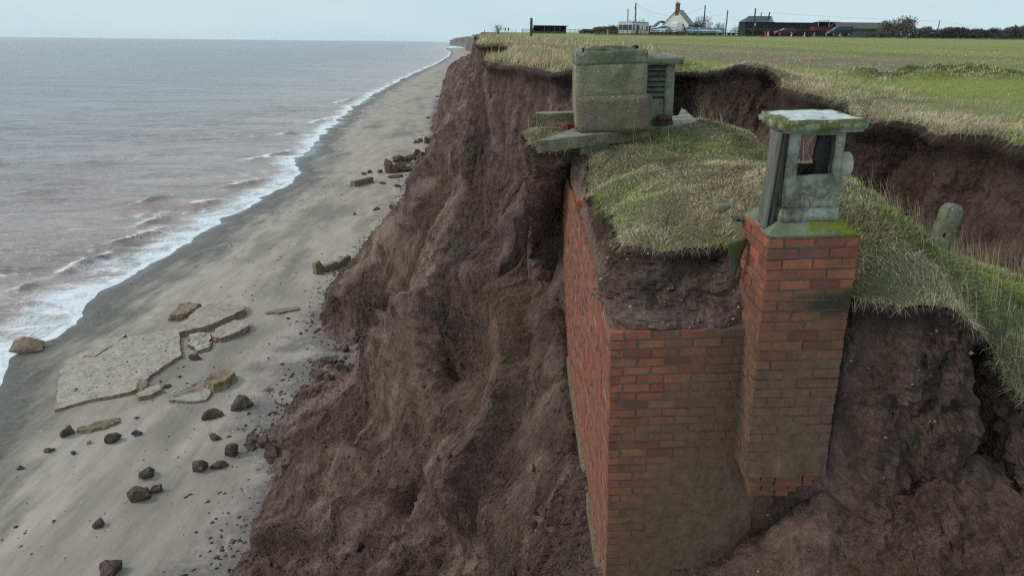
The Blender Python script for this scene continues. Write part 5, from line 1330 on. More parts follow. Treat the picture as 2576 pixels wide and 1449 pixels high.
# the big rock fall farther up the beach
PILE = [(915, 440, 16, 9, 'small stone at the seaward tip of the big rock pile'), (930, 436, 14, 10, 'second small stone from the seaward tip of the big rock pile'), (955, 434, 16, 10, 'low stone just seaward of the big pile'),
        (985, 436, 44, 30, 'broad dark boulder at the seaward end of the big rock pile'), (972, 418, 26, 22, 'slanting boulder leaning on the seaward end of the big pile'), (1008, 412, 40, 26, 'flat-topped boulder, highest on the seaward half of the big pile'),
        (1012, 432, 44, 28, 'grey boulder in the front middle of the big rock pile'), (1036, 432, 30, 22, 'boulder at the front right of the big rock pile'), (1046, 404, 34, 26, 'boulder on top of the middle of the big pile'),
        (1062, 414, 30, 34, 'pointed boulder standing highest on the big rock pile'), (1066, 434, 34, 26, 'boulder at the front of the pile close to the cliff'), (1078, 402, 24, 30, 'boulder at the landward end of the pile touching the cliff'),
        (1028, 412, 24, 18, 'small boulder filling the gap at the pile top'), (1052, 424, 26, 22, 'middle boulder buried in the landward half of the big pile'), (1076, 424, 24, 24, 'lowest boulder jammed between big pile and cliff'),
        (990, 448, 34, 10, 'flat stones lying just in front of the big rock pile'), (1004, 446, 22, 9, 'low stone in front of the big rock pile, nearest its middle'), (1046, 444, 18, 9, 'small stone in front of the landward half of the pile'),
        (1046, 362, 20, 12, 'left stone of the lone pair beyond the big rock pile'), (1058, 358, 16, 12, 'right stone of the lone pair beyond the big rock pile'), (1078, 362, 30, 20, 'dark rock heap against the cliff beyond the big pile'), (1088, 352, 24, 16, 'rock at the back of the heap beyond the big pile'),
        (1030, 494, 30, 18, 'dark rock at the cliff edge above the pale block'), (1040, 486, 22, 16, 'rock behind the dark rock at the cliff edge'), (1016, 496, 18, 8, 'flat small stone seaward of the dark rock at the cliff edge'),
        (986, 527, 24, 14, 'rock left of the cliff edge below the pale block'), (1008, 527, 14, 10, 'small rock between that rock and the cliff edge'), (946, 530, 20, 11, 'grey rock farthest from the cliff in the loose trio'), (892, 540, 14, 6, 'flat stone alone on the sand left of the loose trio'),
        (960, 464, 22, 7, 'flat pale stone below the big rock pile'), (1000, 470, 18, 7, 'flat grey stone between the big pile and the pale block'), (1022, 463, 16, 7, 'little stone between the big pile and the cliff edge'),
        (1148, 187, 22, 8, 'low dark rocks out on the sand beside the far tall rock'), (1160, 182, 16, 16, 'tall dark rock leaning on the far cliff foot'), (1120, 240, 20, 6, 'flat dark rock at the foot of the far headland'), (1100, 245, 12, 5, 'small dark rock seaward of the far headland'),
        (1100, 282, 12, 6, 'small rock on the sand beyond the lone pair'), (1076, 298, 12, 5, 'low stone on the open sand near the far headland')]
for k, (px, py, w, h, lab) in enumerate(PILE):
    rock(px, py, w, h, lab, 300 + k, ang=1.8, dz=.35 if k in (5, 8, 9, 11, 12) else 0)
# shingle and small clods strewn over the sand
def pebbles(name, n, xfun, size, mats, seed):
    g = np.random.default_rng(seed); pts = xfun(g, n); V = []; T = []
    oc = np.array([(1, 0, 0), (-1, 0, 0), (0, 1, 0), (0, -1, 0), (0, 0, 1), (0, 0, -1)], float)
    of = np.array([(0, 2, 4), (2, 1, 4), (1, 3, 4), (3, 0, 4), (2, 0, 5), (1, 2, 5), (3, 1, 5), (0, 3, 5)])
    n = len(pts); a = g.uniform(0, 6.28, n); s = g.uniform(*size, n) * g.uniform(.5, 1.3, n)
    sc = np.stack([s * g.uniform(.7, 1.3, n), s * g.uniform(.5, 1, n), s * g.uniform(.35, .7, n)], 1)
    L = oc[None] * sc[:, None] * g.uniform(.75, 1.25, (n, 6, 1)); ca, sa = np.cos(a)[:, None], np.sin(a)[:, None]
    L = np.stack([L[..., 0] * ca - L[..., 1] * sa, L[..., 0] * sa + L[..., 1] * ca, L[..., 2]], -1)
    V = (pts[:, None] + L).reshape(-1, 3); T = (np.arange(n)[:, None, None] * 6 + of[None]).reshape(-1, 3)
    me = fast_mesh(name, V, None, T); o = link(name, me); [me.materials.append(m_) for m_ in mats]
    me.polygons.foreach_set('material_index', np.repeat(g.integers(0, len(mats), n), 8).astype(np.int32))
    me.polygons.foreach_set('use_smooth', [True] * len(me.polygons))
    return tag(o, kind='stuff')
M_PEB = simple('dark_pebble', (.055, .048, .046), .7)
# concrete slabs
def beach_slab(name, pix, lift, thick, seed, label, cat='slab', tilt=(0, 0), mt=None, ms=None, **kw):
    pts = [on_beach(*p)[:2] for p in pix]; c = np.mean(pts, 0); zb = float(beach_z(*c))
    ax, ay = tilt
    return slab(name, pts, lambda x, y: zb + lift + ax * (x - c[0]) + ay * (y - c[1]), thick, seed, mt or M_SLAB, ms or M_SLABE, label, cat, **kw)
beach_slab('broken_slab', [(140, 1036), (152, 940), (180, 905), (240, 882), (330, 855), (452, 836), (456, 900), (380, 950), (345, 985), (330, 992), (215, 1015)], .17, .62, 401, 'largest broken concrete slab, flat and pebbly, on the near beach', tilt=(.045, .02), dens=.16, side_amp=.1, amp=.05)
beach_slab('broken_slab', [(452, 850), (462, 830), (500, 800), (548, 778), (600, 772), (618, 792), (585, 808), (520, 835)], .48, .55, 402, 'smooth tilted concrete slab with a thick broken edge, second largest on the beach', tilt=(-.02, .07), dens=.14, side_amp=.08, amp=.03)
beach_slab('slab_fragment', [(428, 806), (446, 788), (470, 772), (505, 778), (490, 792), (455, 806)], .38, .5, 403, 'jagged concrete fragment behind the smooth tilted slab', tilt=(.06, .02), dens=.12, side_amp=.16, amp=.1, mt=M_SLABE)
beach_slab('slab_fragment', [(212, 904), (230, 885), (300, 856), (318, 850), (300, 866), (240, 905)], .22, .4, 404, 'narrow concrete sliver along the seaward edge of the largest slab', tilt=(.03, 0), dens=.12, side_amp=.08, amp=.04)
beach_slab('slab_fragment', [(536, 858), (545, 842), (590, 822), (622, 820), (626, 832), (605, 845), (555, 862)], .36, .5, 405, 'long concrete chunk right of the smooth tilted slab', tilt=(0, .05), dens=.12, side_amp=.1, amp=.06)
beach_slab('slab_fragment', [(472, 872), (482, 850), (510, 845), (530, 848), (528, 880), (500, 886)], .2, .4, 406, 'crumbling rounded concrete piece between the largest slab and the long chunk', dens=.1, side_amp=.2, amp=.14)
beach_slab('slab_fragment', [(518, 978), (524, 962), (575, 944), (592, 956), (575, 972), (540, 984)], .40, .5, 407, 'blocky concrete chunk beside the rope tangle', tilt=(.05, .03), dens=.1, side_amp=.1, amp=.07, mt=M_SLABE)
beach_slab('slab_fragment', [(428, 1010), (450, 992), (520, 978), (533, 990), (520, 1008), (490, 1014)], .10, .3, 408, 'flat pinkish concrete piece under the rope tangle', tilt=(.03, .02), dens=.1, side_amp=.1, amp=.03)
beach_slab('pale_board', [(346, 999), (378, 980), (402, 974), (405, 986), (380, 1000), (352, 1006)], .18, .25, 409, 'pale ribbed concrete board beside the corner of the largest slab', dens=.1, side_amp=.04, amp=.03)
beach_slab('slab_fragment', [(345, 985), (352, 968), (372, 966), (374, 978), (360, 990)], .3, .4, 410, 'small brown concrete lump at the lower edge of the largest slab', dens=.08, side_amp=.08, amp=.05, mt=M_SLABE)
beach_slab('slab_fragment', [(668, 792), (690, 784), (735, 778), (752, 776), (752, 783), (700, 793)], .16, .3, 411, 'thin half-buried concrete strip in the middle of the beach', tilt=(.05, 0), dens=.12, side_amp=.06, amp=.04, mt=M_SLABE)
beach_slab('shelly_strip', [(196, 1082), (245, 1066), (302, 1050), (304, 1062), (262, 1078), (205, 1088)], .10, .2, 412, 'low strip of shelly rubble on the near sand', dens=.08, side_amp=.12, amp=.09, mt=concrete_mat('shelly', (.22, .17, .10), 0, 1., seed=2))
sp = np.array([on_beach(*p_) for p_ in [(150, 1030), (160, 945), (240, 885), (330, 860), (448, 840), (450, 895), (380, 945), (330, 988), (215, 1010)]])
def slab_pts(g, n):
    lo_, hi_ = sp.min(0), sp.max(0); c_ = g.uniform(lo_[:2], hi_[:2], (n, 2)); c_ = c_[inside(sp[:, :2], c_)]; m_ = sp[:, :2].mean(0); zb = float(beach_z(*m_))
    return np.column_stack([c_, zb + .18 + .045 * (c_[:, 0] - m_[0]) + .02 * (c_[:, 1] - m_[1])])
pebbles('slab_pebbles', 170, slab_pts, (.03, .08), [M_PALE, M_PALE, M_GREY, M_PALE], 15)
# small jagged wall with a notched top standing in the sand
def stub_wall(px0, py0, px1, py1, heights, thick, label, seed, mat):
    a, c = on_beach(px0, py0), on_beach(px1, py1); n = len(heights); b = MB(); dv = (c - a); nv = np.array([-dv[1], dv[0], 0]); nv = nv / np.linalg.norm(nv) * thick
    vs = []
    for i, h in enumerate(heights):
        p = a + dv * i / (n - 1); z0 = -.3
        for s_, hh in ((0, z0), (0, h), (1, h * .92), (1, z0)): vs.append(tuple(p + nv * s_ + np.array([0, 0, hh])))
    fs = []
    for i in range(n - 1):
        for k in range(4): fs.append((i * 4 + k, i * 4 + (k + 1) % 4, (i + 1) * 4 + (k + 1) % 4, (i + 1) * 4 + k))
    fs += [(0, 1, 2, 3), tuple((n - 1) * 4 + k for k in (3, 2, 1, 0))]
    b.add(vs, fs); return tag(link('ruined_wall', rough_mesh(b, 4, .06, 2.5, seed, .03), mat), label, 'wall')
stub_wall(797, 692, 884, 668, [.85, 1.0, .45, .5, .5, .62, .45, .66, .72, .8], .5, 'yellowish jagged stub of masonry standing in the sand by the cliff', 421, concrete_mat('yellow_masonry', (.235, .19, .105), .25, .4, (.13, .12, .05), 11))
def beam(px0, py0, px1, py1, h, thick, label, seed):
    return stub_wall(px0, py0, px1, py1, [h] * 5, thick, label, seed, M_SLABE)
o = beam(894, 470, 941, 458, .62, .8, 'square-edged concrete beam lying alone below the big rock pile', 422); o.name = 'concrete_beam'; o['category'] = 'beam'
o = stub_wall(1002, 522, 1046, 508, [.6] * 5, 1.2, 'pale concrete block half hidden by the cliff edge', 423, M_SLAB); o.name = 'concrete_block'; o['category'] = 'block'
# rope and net tangle with an orange float
b = MB(); rg = random.Random(3)
for k in range(7):
    p0 = on_beach(455 + k * 10, 990 - k * 2); pts = []
    for i in range(9):
        f = i / 8; p = on_beach(430 + 105 * f + rg.uniform(-6, 6), 1004 - 38 * f + rg.uniform(-4, 4)); pts.append((p[0], p[1], p[2] + .16 + rg.uniform(0, .10) + .25 * f))
    b.tube(pts, .02, 5)
rp = b.build('rope_tangle', simple('bleached_rope', (.42, .42, .38), .9), None, True); tag(rp, 'pale tangled rope and net caught on the concrete pieces', 'rope')
p = on_beach(487, 985); b = MB(); b.tube([(p[0] - .12, p[1], p[2] + .32), (p[0] + .02, p[1], p[2] + .36), (p[0] + .14, p[1], p[2] + .34)], [.05, .085, .05], 10)
b.build('float', simple('orange_float', (.55, .12, .05), .6), rp, True)
def sand_pts(g, n):
    y = 14 + g.random(n) ** 1.6 * 90; e = g.uniform(.3, 24, n); x = xw(y) + e
    k = fbm(np.stack([x * .3, y * .16, 0 * x], 1), 3, .5, 7); m = g.random(n) < np.clip(k * 2.2 + .1, .02, 1)
    x, y = x[m], y[m]; return np.stack([x, y, beach_z(x, y) + .01], 1)
pebbles('pebbles', 2600, sand_pts, (.03, .10), [M_PEB, M_PEB, M_PEB, M_GREY, M_PALE], 5)
def foot_pts(g, n):
    y = 12 + g.random(n) ** 1.3 * 75; x = np.interp(y, toe[:, 0], toe[:, 1]) - np.abs(g.normal(0, .9, n)) + .3
    return np.stack([x, y, beach_z(x, y) + .02], 1)
pebbles('clay_clods', 1500, foot_pts, (.03, .14), [M_ROCK, M_ROCK, M_PEB], 6)
# loose crumbs of clay sitting on the cliff face
def face_pts(g, n):
    i = g.integers(0, int((Yc < 34).sum()), n); j = g.integers(20, 300, n); P = CLIFF_P[i, j].copy()
    k = fbm(P * .5, 3, .5, 9); P = P[g.random(n) < np.clip(k * 2 + .15, .03, 1)]; return P + [0, 0, .01]
pebbles('clay_crumbs', 16000, face_pts, (.015, .07), [M_ROCK, M_ROCK, M_ROCK, M_SOILD], 8)
def lump_pts(g, n):
    i = g.integers(0, int((Yc < 40).sum()), n); j = g.integers(20, 300, n); P = CLIFF_P[i, j].copy()
    k = fbm(P * .35, 3, .5, 29); return P[g.random(n) < np.clip(k * 3 - .1, .01, 1)] + [0, 0, .03]
pebbles('clay_lumps', 1500, lump_pts, (.07, .20), [M_ROCK, M_SOILD, M_SOIL], 28)
def near_pts(g, n):
    i = g.integers(0, int((Yc < 7).sum()), n); j = g.integers(0, CLIFF_P.shape[1], n); P = CLIFF_P[i, j].copy(); k = fbm(P * 1.2, 3, .5, 19)
    P = P[(g.random(n) < np.clip(k * 2.2 + .2, .04, 1)) & (P[:, 0] > .2)]; return P + [0, 0, .004]
pebbles('clay_crumbs', 16000, near_pts, (.006, .035), [M_SOIL, M_ROCK, M_SOILD], 18)
for o in bpy.data.objects:
    if o.type == 'MESH' and o.name.startswith(('clay_clods', 'clay_crumbs', 'clay_lumps')): attr(o.data, 'topsoil', np.zeros(len(o.data.vertices)))
def wall_pts(g, n):
    i = g.integers(0, SKIRT.shape[0], n); j = g.integers(6, SKIRT.shape[1] - 2, n); P = SKIRT[i, j]; return P[P[:, 1] < 6.5]
pebbles('earth_pebbles', 2200, wall_pts, (.006, .022), [M_SOILD, M_SOILD, simple('ochre_pebble', (.26, .16, .08)), M_PALE], 9)
for o in bpy.data.objects:
    if o.type == 'MESH' and o.name.startswith('earth_pebbles'): attr(o.data, 'topsoil', np.zeros(len(o.data.vertices)))
# ------------------------------------------------------------------ the farm and what stands on the plateau
def at(px, Y, dz=0.0):
    """ground point of the plateau seen in picture column px, Y metres north"""
    py = 95
    for _ in range(8):
        v = ray(px, py); d = Y / v[1]; X = v[0] * d; z = float(plat_z(X, Y))
        zz = v[2] * d; py += (zz - z) / d * F
    return Vector((X, Y, z + dz))
def met(px, Y): return px * Y / F / .96            # picture pixels to metres at distance Y
black = simple('black_tarred_boards', (.020, .023, .028), .8, .3, 2)
# grass verge along the far side of the field
M_VERGE = simple('verge', (.085, .105, .035), .95, .45, 2.5, .8)
v0, v1 = at(1500, 152), at(2620, 148)
b = MB(); n_ = 160; rg = random.Random(2); vsx = []; fsx = []
for i in range(n_ + 1):
    f = i / n_; p = v0.lerp(v1, f)
    for (dy, h) in ((-1.6, -.1), (-.6, .12), (.6, .17), (2.2, .1), (3.0, -.1)): vsx.append((p.x, p.y + dy + rg.uniform(-.15, .15), p.z + h + rg.uniform(-.09, .09)))
for i in range(n_):
    for k in range(4): fsx.append((i * 5 + k, (i + 1) * 5 + k, (i + 1) * 5 + k + 1, i * 5 + k + 1))
b.add(vsx, fsx); tag(b.build('grass_verge', M_VERGE, None, True), kind='structure')
r0, r1 = at(1490, 157), at(2640, 153)
b = MB(); b.add([(r0.x, r0.y, r0.z + .26), (r1.x, r1.y, r1.z + .26), (r1.x, r1.y + 6.5, r1.z + .30), (r0.x, r0.y + 6.5, r0.z + .30)], [(0, 1, 2, 3)])
tag(b.build('road', simple('asphalt', (.07, .068, .066), .85)), kind='structure')

# bushes and trees: trunk + limbs, crown of many small leaf or twig faces
def bush(px0, px1, ytop, Y, label, cat='bush', group=None, seed=1, col=(.045, .042, .03), twig=.35, n=900, name='bush', ybase=None, dome=1.0, bare=False):
    g = np.random.default_rng(seed); rg = random.Random(seed)
    base = at((px0 + px1) / 2, Y); w = met(px1 - px0, Y)
    vt = ray((px0 + px1) / 2, ytop); h = max(.6, vt[2] * (Y / vt[1]) - base.z)
    root = empty(name, base, (0, 0, 0), label, cat, group)
    b = MB(); tips = []
    nl = 7 if not bare else 13
    for k in range(nl):
        a = 2 * math.pi * k / nl + rg.uniform(-.3, .3); rr = rg.uniform(.25, .95 if bare else .6) * w * .5; zt_ = h * rg.uniform(.6, .98)
        p0 = (rg.uniform(-.1, .1) * w * .3, rg.uniform(-.1, .1) * w * .3, -.1); p1 = (rr * .35 * math.cos(a), rr * .35 * math.sin(a), zt_ * .5); p2 = (rr * math.cos(a), rr * math.sin(a), zt_)
        r0_ = .035 * h if not bare else .018 * h
        b.tube([p0, p1, p2], [r0_, r0_ * .6, r0_ * .15], 5)
        if bare:
            for q_ in range(4):
                f = rg.uniform(.35, .9); bp = Vector(p1).lerp(Vector(p2), f); e_ = bp + Vector((rg.uniform(-.12, .12) * w, rg.uniform(-.12, .12) * w, rg.uniform(.08, .22) * h)); b.tube([bp, e_], [r0_ * .4, r0_ * .1], 4)
    b.build('trunk', simple(name + '_bark_%d' % seed, (.05, .042, .034), .9), root)
    if n:
        # clumped crown: several overlapping lobes, ragged outline
        nl = 16; lob = np.stack([g.uniform(-.5, .5, nl) * w * .8, g.uniform(-.3, .3, nl) * w * .8, g.uniform(.28, .8, nl) * h], 1); lr = g.uniform(.16, .34, nl)
        lob[:, 2] = np.minimum(lob[:, 2], h * (1 - .55 * (np.abs(lob[:, 0]) / (w * .5)) ** 2 * dome) - lr * h * .7)
        i = g.integers(0, nl, n); dvec = g.normal(0, 1, (n, 3)); dvec /= np.linalg.norm(dvec, axis=1, keepdims=True)
        c_ = lob[i] + dvec * (g.random(n) ** .45 * lr[i])[:, None] * np.array([w * .72, w * .6, h])
        low = g.random(n) < .25; c_[low] = np.stack([g.uniform(-.5, .5, low.sum()) * w, g.uniform(-.35, .35, low.sum()) * w, g.uniform(0, .4, low.sum()) * h], 1)
        c_[:, 2] = np.maximum(c_[:, 2], .05)
        s = g.uniform(.5, 1.2, n) * twig * .5; u_ = g.normal(0, 1, (n, 3)); u_[:, 2] += .8; u_ /= np.linalg.norm(u_, axis=1, keepdims=True)
        v_ = np.cross(u_, g.normal(0, 1, (n, 3))); v_ /= np.linalg.norm(v_, axis=1, keepdims=True)
        thin = .35 if not bare else .12
        V = np.stack([c_ - u_ * s[:, None], c_ + v_ * (s * thin)[:, None], c_ + u_ * s[:, None], c_ - v_ * (s * thin)[:, None]], 1).reshape(-1, 3)
        me = fast_mesh('crown', V, np.arange(4 * n).reshape(-1, 4))
        t = NT(name + '_leaf_%d' % seed); g_ = t.n.new('ShaderNodeNewGeometry')
        t.color(t.ramp(g_.outputs['Random Per Island'], [(0, tuple(x * .55 for x in col)), (.6, col), (1, tuple(x * 1.7 for x in col))])).rough(.9)
        link('crown', me, t.m, root)
    return root
BROWN = (.125, .10, .08); DKGREEN = (.062, .066, .042); GREYT = (.14, .12, .105)
bush(1240, 1266, 60, 150, 'bare twiggy shrub standing alone on the cliff top near the two walkers', 'shrub', seed=1, n=160, col=GREYT, twig=.5, name='bare_shrub', bare=True)
bush(1460, 1500, 74, 232, 'low dark bush mound, left end of the distant scrub', seed=2, col=BROWN, n=1500, twig=.8)
bush(1492, 1552, 67, 236, 'broad brown bush in the distant scrub right of the open shed', seed=3, col=BROWN, n=2200, twig=.8)
bush(1535, 1558, 63, 172, 'dark clipped evergreen bush at the left end of the caravan', seed=4, col=DKGREEN, n=1300, twig=.35, dome=.2)
bush(1526, 1546, 60, 200, 'thin bare bush behind the clipped evergreen bush', seed=5, col=GREYT, n=300, name='bare_shrub', bare=True, twig=.6)
bush(1576, 1630, 48, 205, 'bare rounded tree behind the caravan roof', 'tree', seed=6, col=GREYT, n=900, name='bare_tree', bare=True, twig=.8)
bush(1722, 1782, 55, 190, 'dense dark bush behind the right end of the cottage', seed=7, col=BROWN, n=2600, twig=.5, dome=.5)
bush(1740, 1790, 38, 195, 'bare spreading tree rising over the dense bush by the cottage', 'tree', seed=8, col=GREYT, n=700, name='bare_tree', bare=True, twig=.8)
bush(1792, 1822, 53, 215, 'small bare tree behind the pale green container', 'tree', seed=9, col=GREYT, n=450, name='bare_tree', bare=True, twig=.7)
bush(1838, 1880, 62, 212, 'pale bare thicket left of the black barn', seed=10, col=GREYT, n=700, bare=True, twig=.7)
bush(2218, 2330, 42, 172, 'large dome-shaped brown winter tree, tallest of the roadside hedge', 'tree', seed=11, col=(.145, .12, .098), n=9000, twig=.5, name='hedge_tree')
HT = [(2205, 2250, 78, 'low brown hedge bush under the small grey roof'), (2318, 2376, 70, 'rounded dark hedge bush just right of the leaning pole'), (2374, 2398, 68, 'narrow upright hedge bush between two rounded ones'), (2392, 2440, 67, 'broad dark hedge bush in the middle of the right hand hedge'),
      (2428, 2462, 72, 'greyish hedge bush with tall bare shoots'), (2460, 2502, 70, 'rounded evergreen hedge bush with bare twigs sticking out on top'), (2498, 2545, 84, 'low sparse hedge bush near the right edge'), (2532, 2585, 72, 'dark tall hedge bush cut by the right edge of the picture'),
      (2180, 2215, 84, 'low scrub under the green-fronted shed'), (2300, 2340, 84, 'low scrub bush between the dome-shaped tree and the hedge')]
for k, (a, c_, yt, lab) in enumerate(HT):
    bush(a - 4, c_ + 4, yt, 170, lab, 'hedge bush', 'bushes of the roadside hedge', seed=20 + k, col=(DKGREEN if k in (1, 3, 5, 7) else BROWN), n=2300, twig=.42, name='hedge_bush', dome=.5)
bush(2376, 2470, 74, 300, 'far grey wood on the skyline behind the hedge', 'wood', seed=41, col=(.085, .095, .095), n=1200, twig=2.0, name='distant_wood')
bush(2490, 2600, 66, 310, 'far dark wooded rise at the right edge of the skyline', 'wood', seed=42, col=(.085, .095, .095), n=1600, twig=2.2, name='distant_wood')
bush(2052, 2092, 45, 215, 'bare treetop behind the black framed shelter', 'tree', seed=43, col=GREYT, n=350, bare=True, name='bare_tree', twig=.8)
# brown winter hedge in front of the barns
for k, (a, c_, lab) in enumerate([(1872, 1950, 'brown hedge under the gabled end of the black barn'), (1945, 2030, 'brown hedge under the long black barn wall behind the red car'), (2022, 2096, 'brown hedge under the red containers')]):
    w = met(c_ - a, 176); base = at((a + c_) / 2, 176); g = np.random.default_rng(50 + k); n = 2600
    c0 = np.stack([g.uniform(-.5, .5, n) * w, g.uniform(-.6, .6, n), g.random(n) ** .8 * 1.55 + .1], 1); s = g.uniform(.12, .26, n)
    u_ = g.normal(0, 1, (n, 3)); u_[:, 2] += 1.2; u_ /= np.linalg.norm(u_, axis=1, keepdims=True); v_ = np.cross(u_, g.normal(0, 1, (n, 3))); v_ /= np.linalg.norm(v_, axis=1, keepdims=True)
    V = np.stack([c0 - u_ * s[:, None], c0 + v_ * (s * .4)[:, None], c0 + u_ * s[:, None], c0 - v_ * (s * .4)[:, None]], 1).reshape(-1, 3)
    o = link('hedge', fast_mesh('hedge', V, np.arange(4 * n).reshape(-1, 4)), simple('hedge_%d' % k, (.08, .064, .05), .9)); o.location = base
    tag(o, lab, 'hedge', 'brown hedges in front of the barn')

# --- houses and sheds
def building(name, px0, px1, ybase_dist, label, cat='shed', rot=0.0): return empty(name, at((px0 + px1) / 2, ybase_dist), (0, 0, rot), label, cat)
slate = simple('slate', (.155, .175, .20), .6, .15, 3); cream = simple('cream_render', (.80, .77, .66), .9, .06, 1); redbrick = simple('house_brick', (.16, .07, .05), .9, .3, 14)
whitep = simple('white_paint', (.72, .72, .70), .6, .05); glass = simple('window_glass', (.05, .065, .075), .15, .2); dkroof = simple('felt_roof', (.10, .105, .11), .85, .2, 2)
# cottage
cot = building('cottage', 1698, 1698, 180, 'cream gabled cottage with slate roof and red brick chimney', 'cottage', R_(-30))
b = MB(); hw, ey, rz, dp = 3.1, 2.55, 5.75, 4.6
b.add([(-hw, 0, -.2), (hw, 0, -.2), (hw, 0, ey), (0, 0, rz), (-hw, 0, ey)], [(0, 1, 2, 3, 4)])
b.add([(-hw, .12, -.2), (hw, .12, -.2), (hw, .12, ey), (0, .12, rz), (-hw, .12, ey)], [(4, 3, 2, 1, 0)]); b.build('gable_wall', cream, cot)
b = MB(); b.box(-hw + .01, hw - .01, .13, dp, -.2, ey - .02); b.build('brick_wall', redbrick, cot)
b = MB()
for s_ in (-1, 1):
    b.add([(s_ * (hw + .25), -.15, ey - .22), (0, -.15, rz + .02), (0, dp + .2, rz + .02), (s_ * (hw + .25), dp + .2, ey - .22), (s_ * (hw + .25), -.15, ey - .10), (0, -.15, rz + .16), (0, dp + .2, rz + .16), (s_ * (hw + .25), dp + .2, ey - .10)],
          [(0, 1, 2, 3), (7, 6, 5, 4), (0, 4, 5, 1), (2, 6, 7, 3), (0, 3, 7, 4)])
rf = b.build('roof', slate, cot)
b = MB(); b.box(-.42, .42, -.06, .72, rz - 1.2, rz + 1.25); b.box(-.52, .52, -.16, .82, rz + 1.25, rz + 1.45)
chm = b.build('chimney', simple('chimney_brick', (.20, .065, .05), .9, .2, 12), rf)
b = MB(); b.tube([(-.16, .33, rz + 1.45), (-.16, .33, rz + 1.85)], .13, 8); b.tube([(.18, .33, rz + 1.45), (.18, .33, rz + 1.8)], .12, 8); b.build('chimney_pot', simple('pot', (.16, .07, .05)), rf)
b = MB(); b.tube([(-.45, .3, rz + .9), (-.5, .3, rz + 3.6)], .035, 5); b.tube([(-.9, .3, rz + 3.5), (.1, .3, rz + 3.5)], .025, 4); b.tube([(-.7, .05, rz + 3.5), (-.7, .55, rz + 3.5)], .02, 4); b.tube([(-.4, .05, rz + 3.5), (-.4, .55, rz + 3.5)], .02, 4)
b.build('aerial', simple('aerial_metal', (.35, .36, .37), .5), cot)
for yy in (1.2, 3.0):
    b = MB(); b.box(hw - .005, hw + .05, yy - .45, yy + .45, .75, 2.1); f_ = b.build('window_frame', whitep, cot)
    b = MB(); b.box(hw + .051, hw + .06, yy - .36, yy + .36, .85, 2.0); b.build('pane', glass, f_)
# caravan
cv = building('static_caravan', 1572, 1572, 165, 'long white static caravan with a wide bay window behind the rail fence', 'caravan', R_(-36)); cv.scale = (1.2, .95, 1.0)
b = MB(); b.prism([(-1.45, .45), (1.45, .45), (1.45, 2.55), (1.2, 2.75), (-1.2, 2.75), (-1.45, 2.55)], 0, 8.6); b.build('body', simple('caravan_white', (.60, .57, .54), .6, .05), cv)
b = MB(); b.box(-1.5, 1.5, -.05, 8.65, 2.755, 2.86); b.build('roof', simple('caravan_roof', (.66, .62, .54), .7, .05), cv)
b = MB(); b.box(-1.42, 1.42, .06, 8.5, -.3, .449); b.build('skirt', simple('caravan_skirt', (.24, .22, .2), .8, .2), cv)
for (x0, x1) in ((-1.3, -.68), (-.55, .55), (.68, 1.3)):
    b = MB(); b.box(x0, x1, -.06, -.003, 1.05, 2.15); f_ = b.build('window', glass, cv); b = MB(); b.box(x0 - .05, x1 + .05, -.04, -.002, .98, 1.045); b.build('sill', whitep, f_)
for (y0, y1, z0, z1) in ((.4, 1.0, 1.0, 2.2), (3.0, 3.5, 1.2, 1.9), (4.8, 5.2, 1.2, 1.9), (7.2, 7.9, 1.0, 2.0)):
    b = MB(); b.box(1.453, 1.49, y0, y1, z0, z1); b.build('window', glass, cv)
b = MB(); b.box(1.5, 1.75, 2.2, 2.35, -.3, 2.2); b.build('awning_post', simple('awning', (.08, .07, .06)), cv)
# outbuildings between caravan and cottage
ob = building('outbuilding', 1660, 1660, 186, 'low ramshackle dark outbuilding with a crooked gable between caravan and cottage', 'outbuilding', 0)
b = MB(); b.box(-3.6, 4.8, 0, 4, -.3, 1.9); b.build('wall', simple('old_wall', (.10, .065, .05), .9, .5, 1.2), ob)
b = MB(); b.prism([(-3.9, 1.9), (-1.2, 1.9), (.2, 3.15), (3.0, 2.5), (5.0, 1.95), (5.0, 2.1), (3.0, 2.75), (.2, 3.4), (-1.3, 2.2), (-3.9, 2.1)], -.2, 4.2); b.build('roof', dkroof, ob)
b = MB(); b.box(-1.9, -.2, -.06, -.01, .5, 1.5); b.build('window', simple('boarded', (.2, .18, .14)), ob)
ob = building('brick_lean_to', 1690, 1690, 176, 'single-storey red brick lean-to with flat roof in front of the cottage gable', 'lean-to', 0)
b = MB(); b.box(-3.4, 3.0, 0, 1.2, -.3, 1.75); b.build('wall', redbrick, ob); b = MB(); b.box(-3.5, 3.1, -.1, 1.3, 1.755, 1.88); b.build('roof', simple('lean_roof', (.33, .32, .3)), ob)
b = MB(); b.box(-3.2, -1.2, -.05, -.005, .3, 1.6); b.build('garage_door', simple('garage_grey', (.12, .13, .15)), ob)
b = MB(); b.box(1.6, 2.4, -.05, -.005, .7, 1.5); b.build('window', whitep, ob)
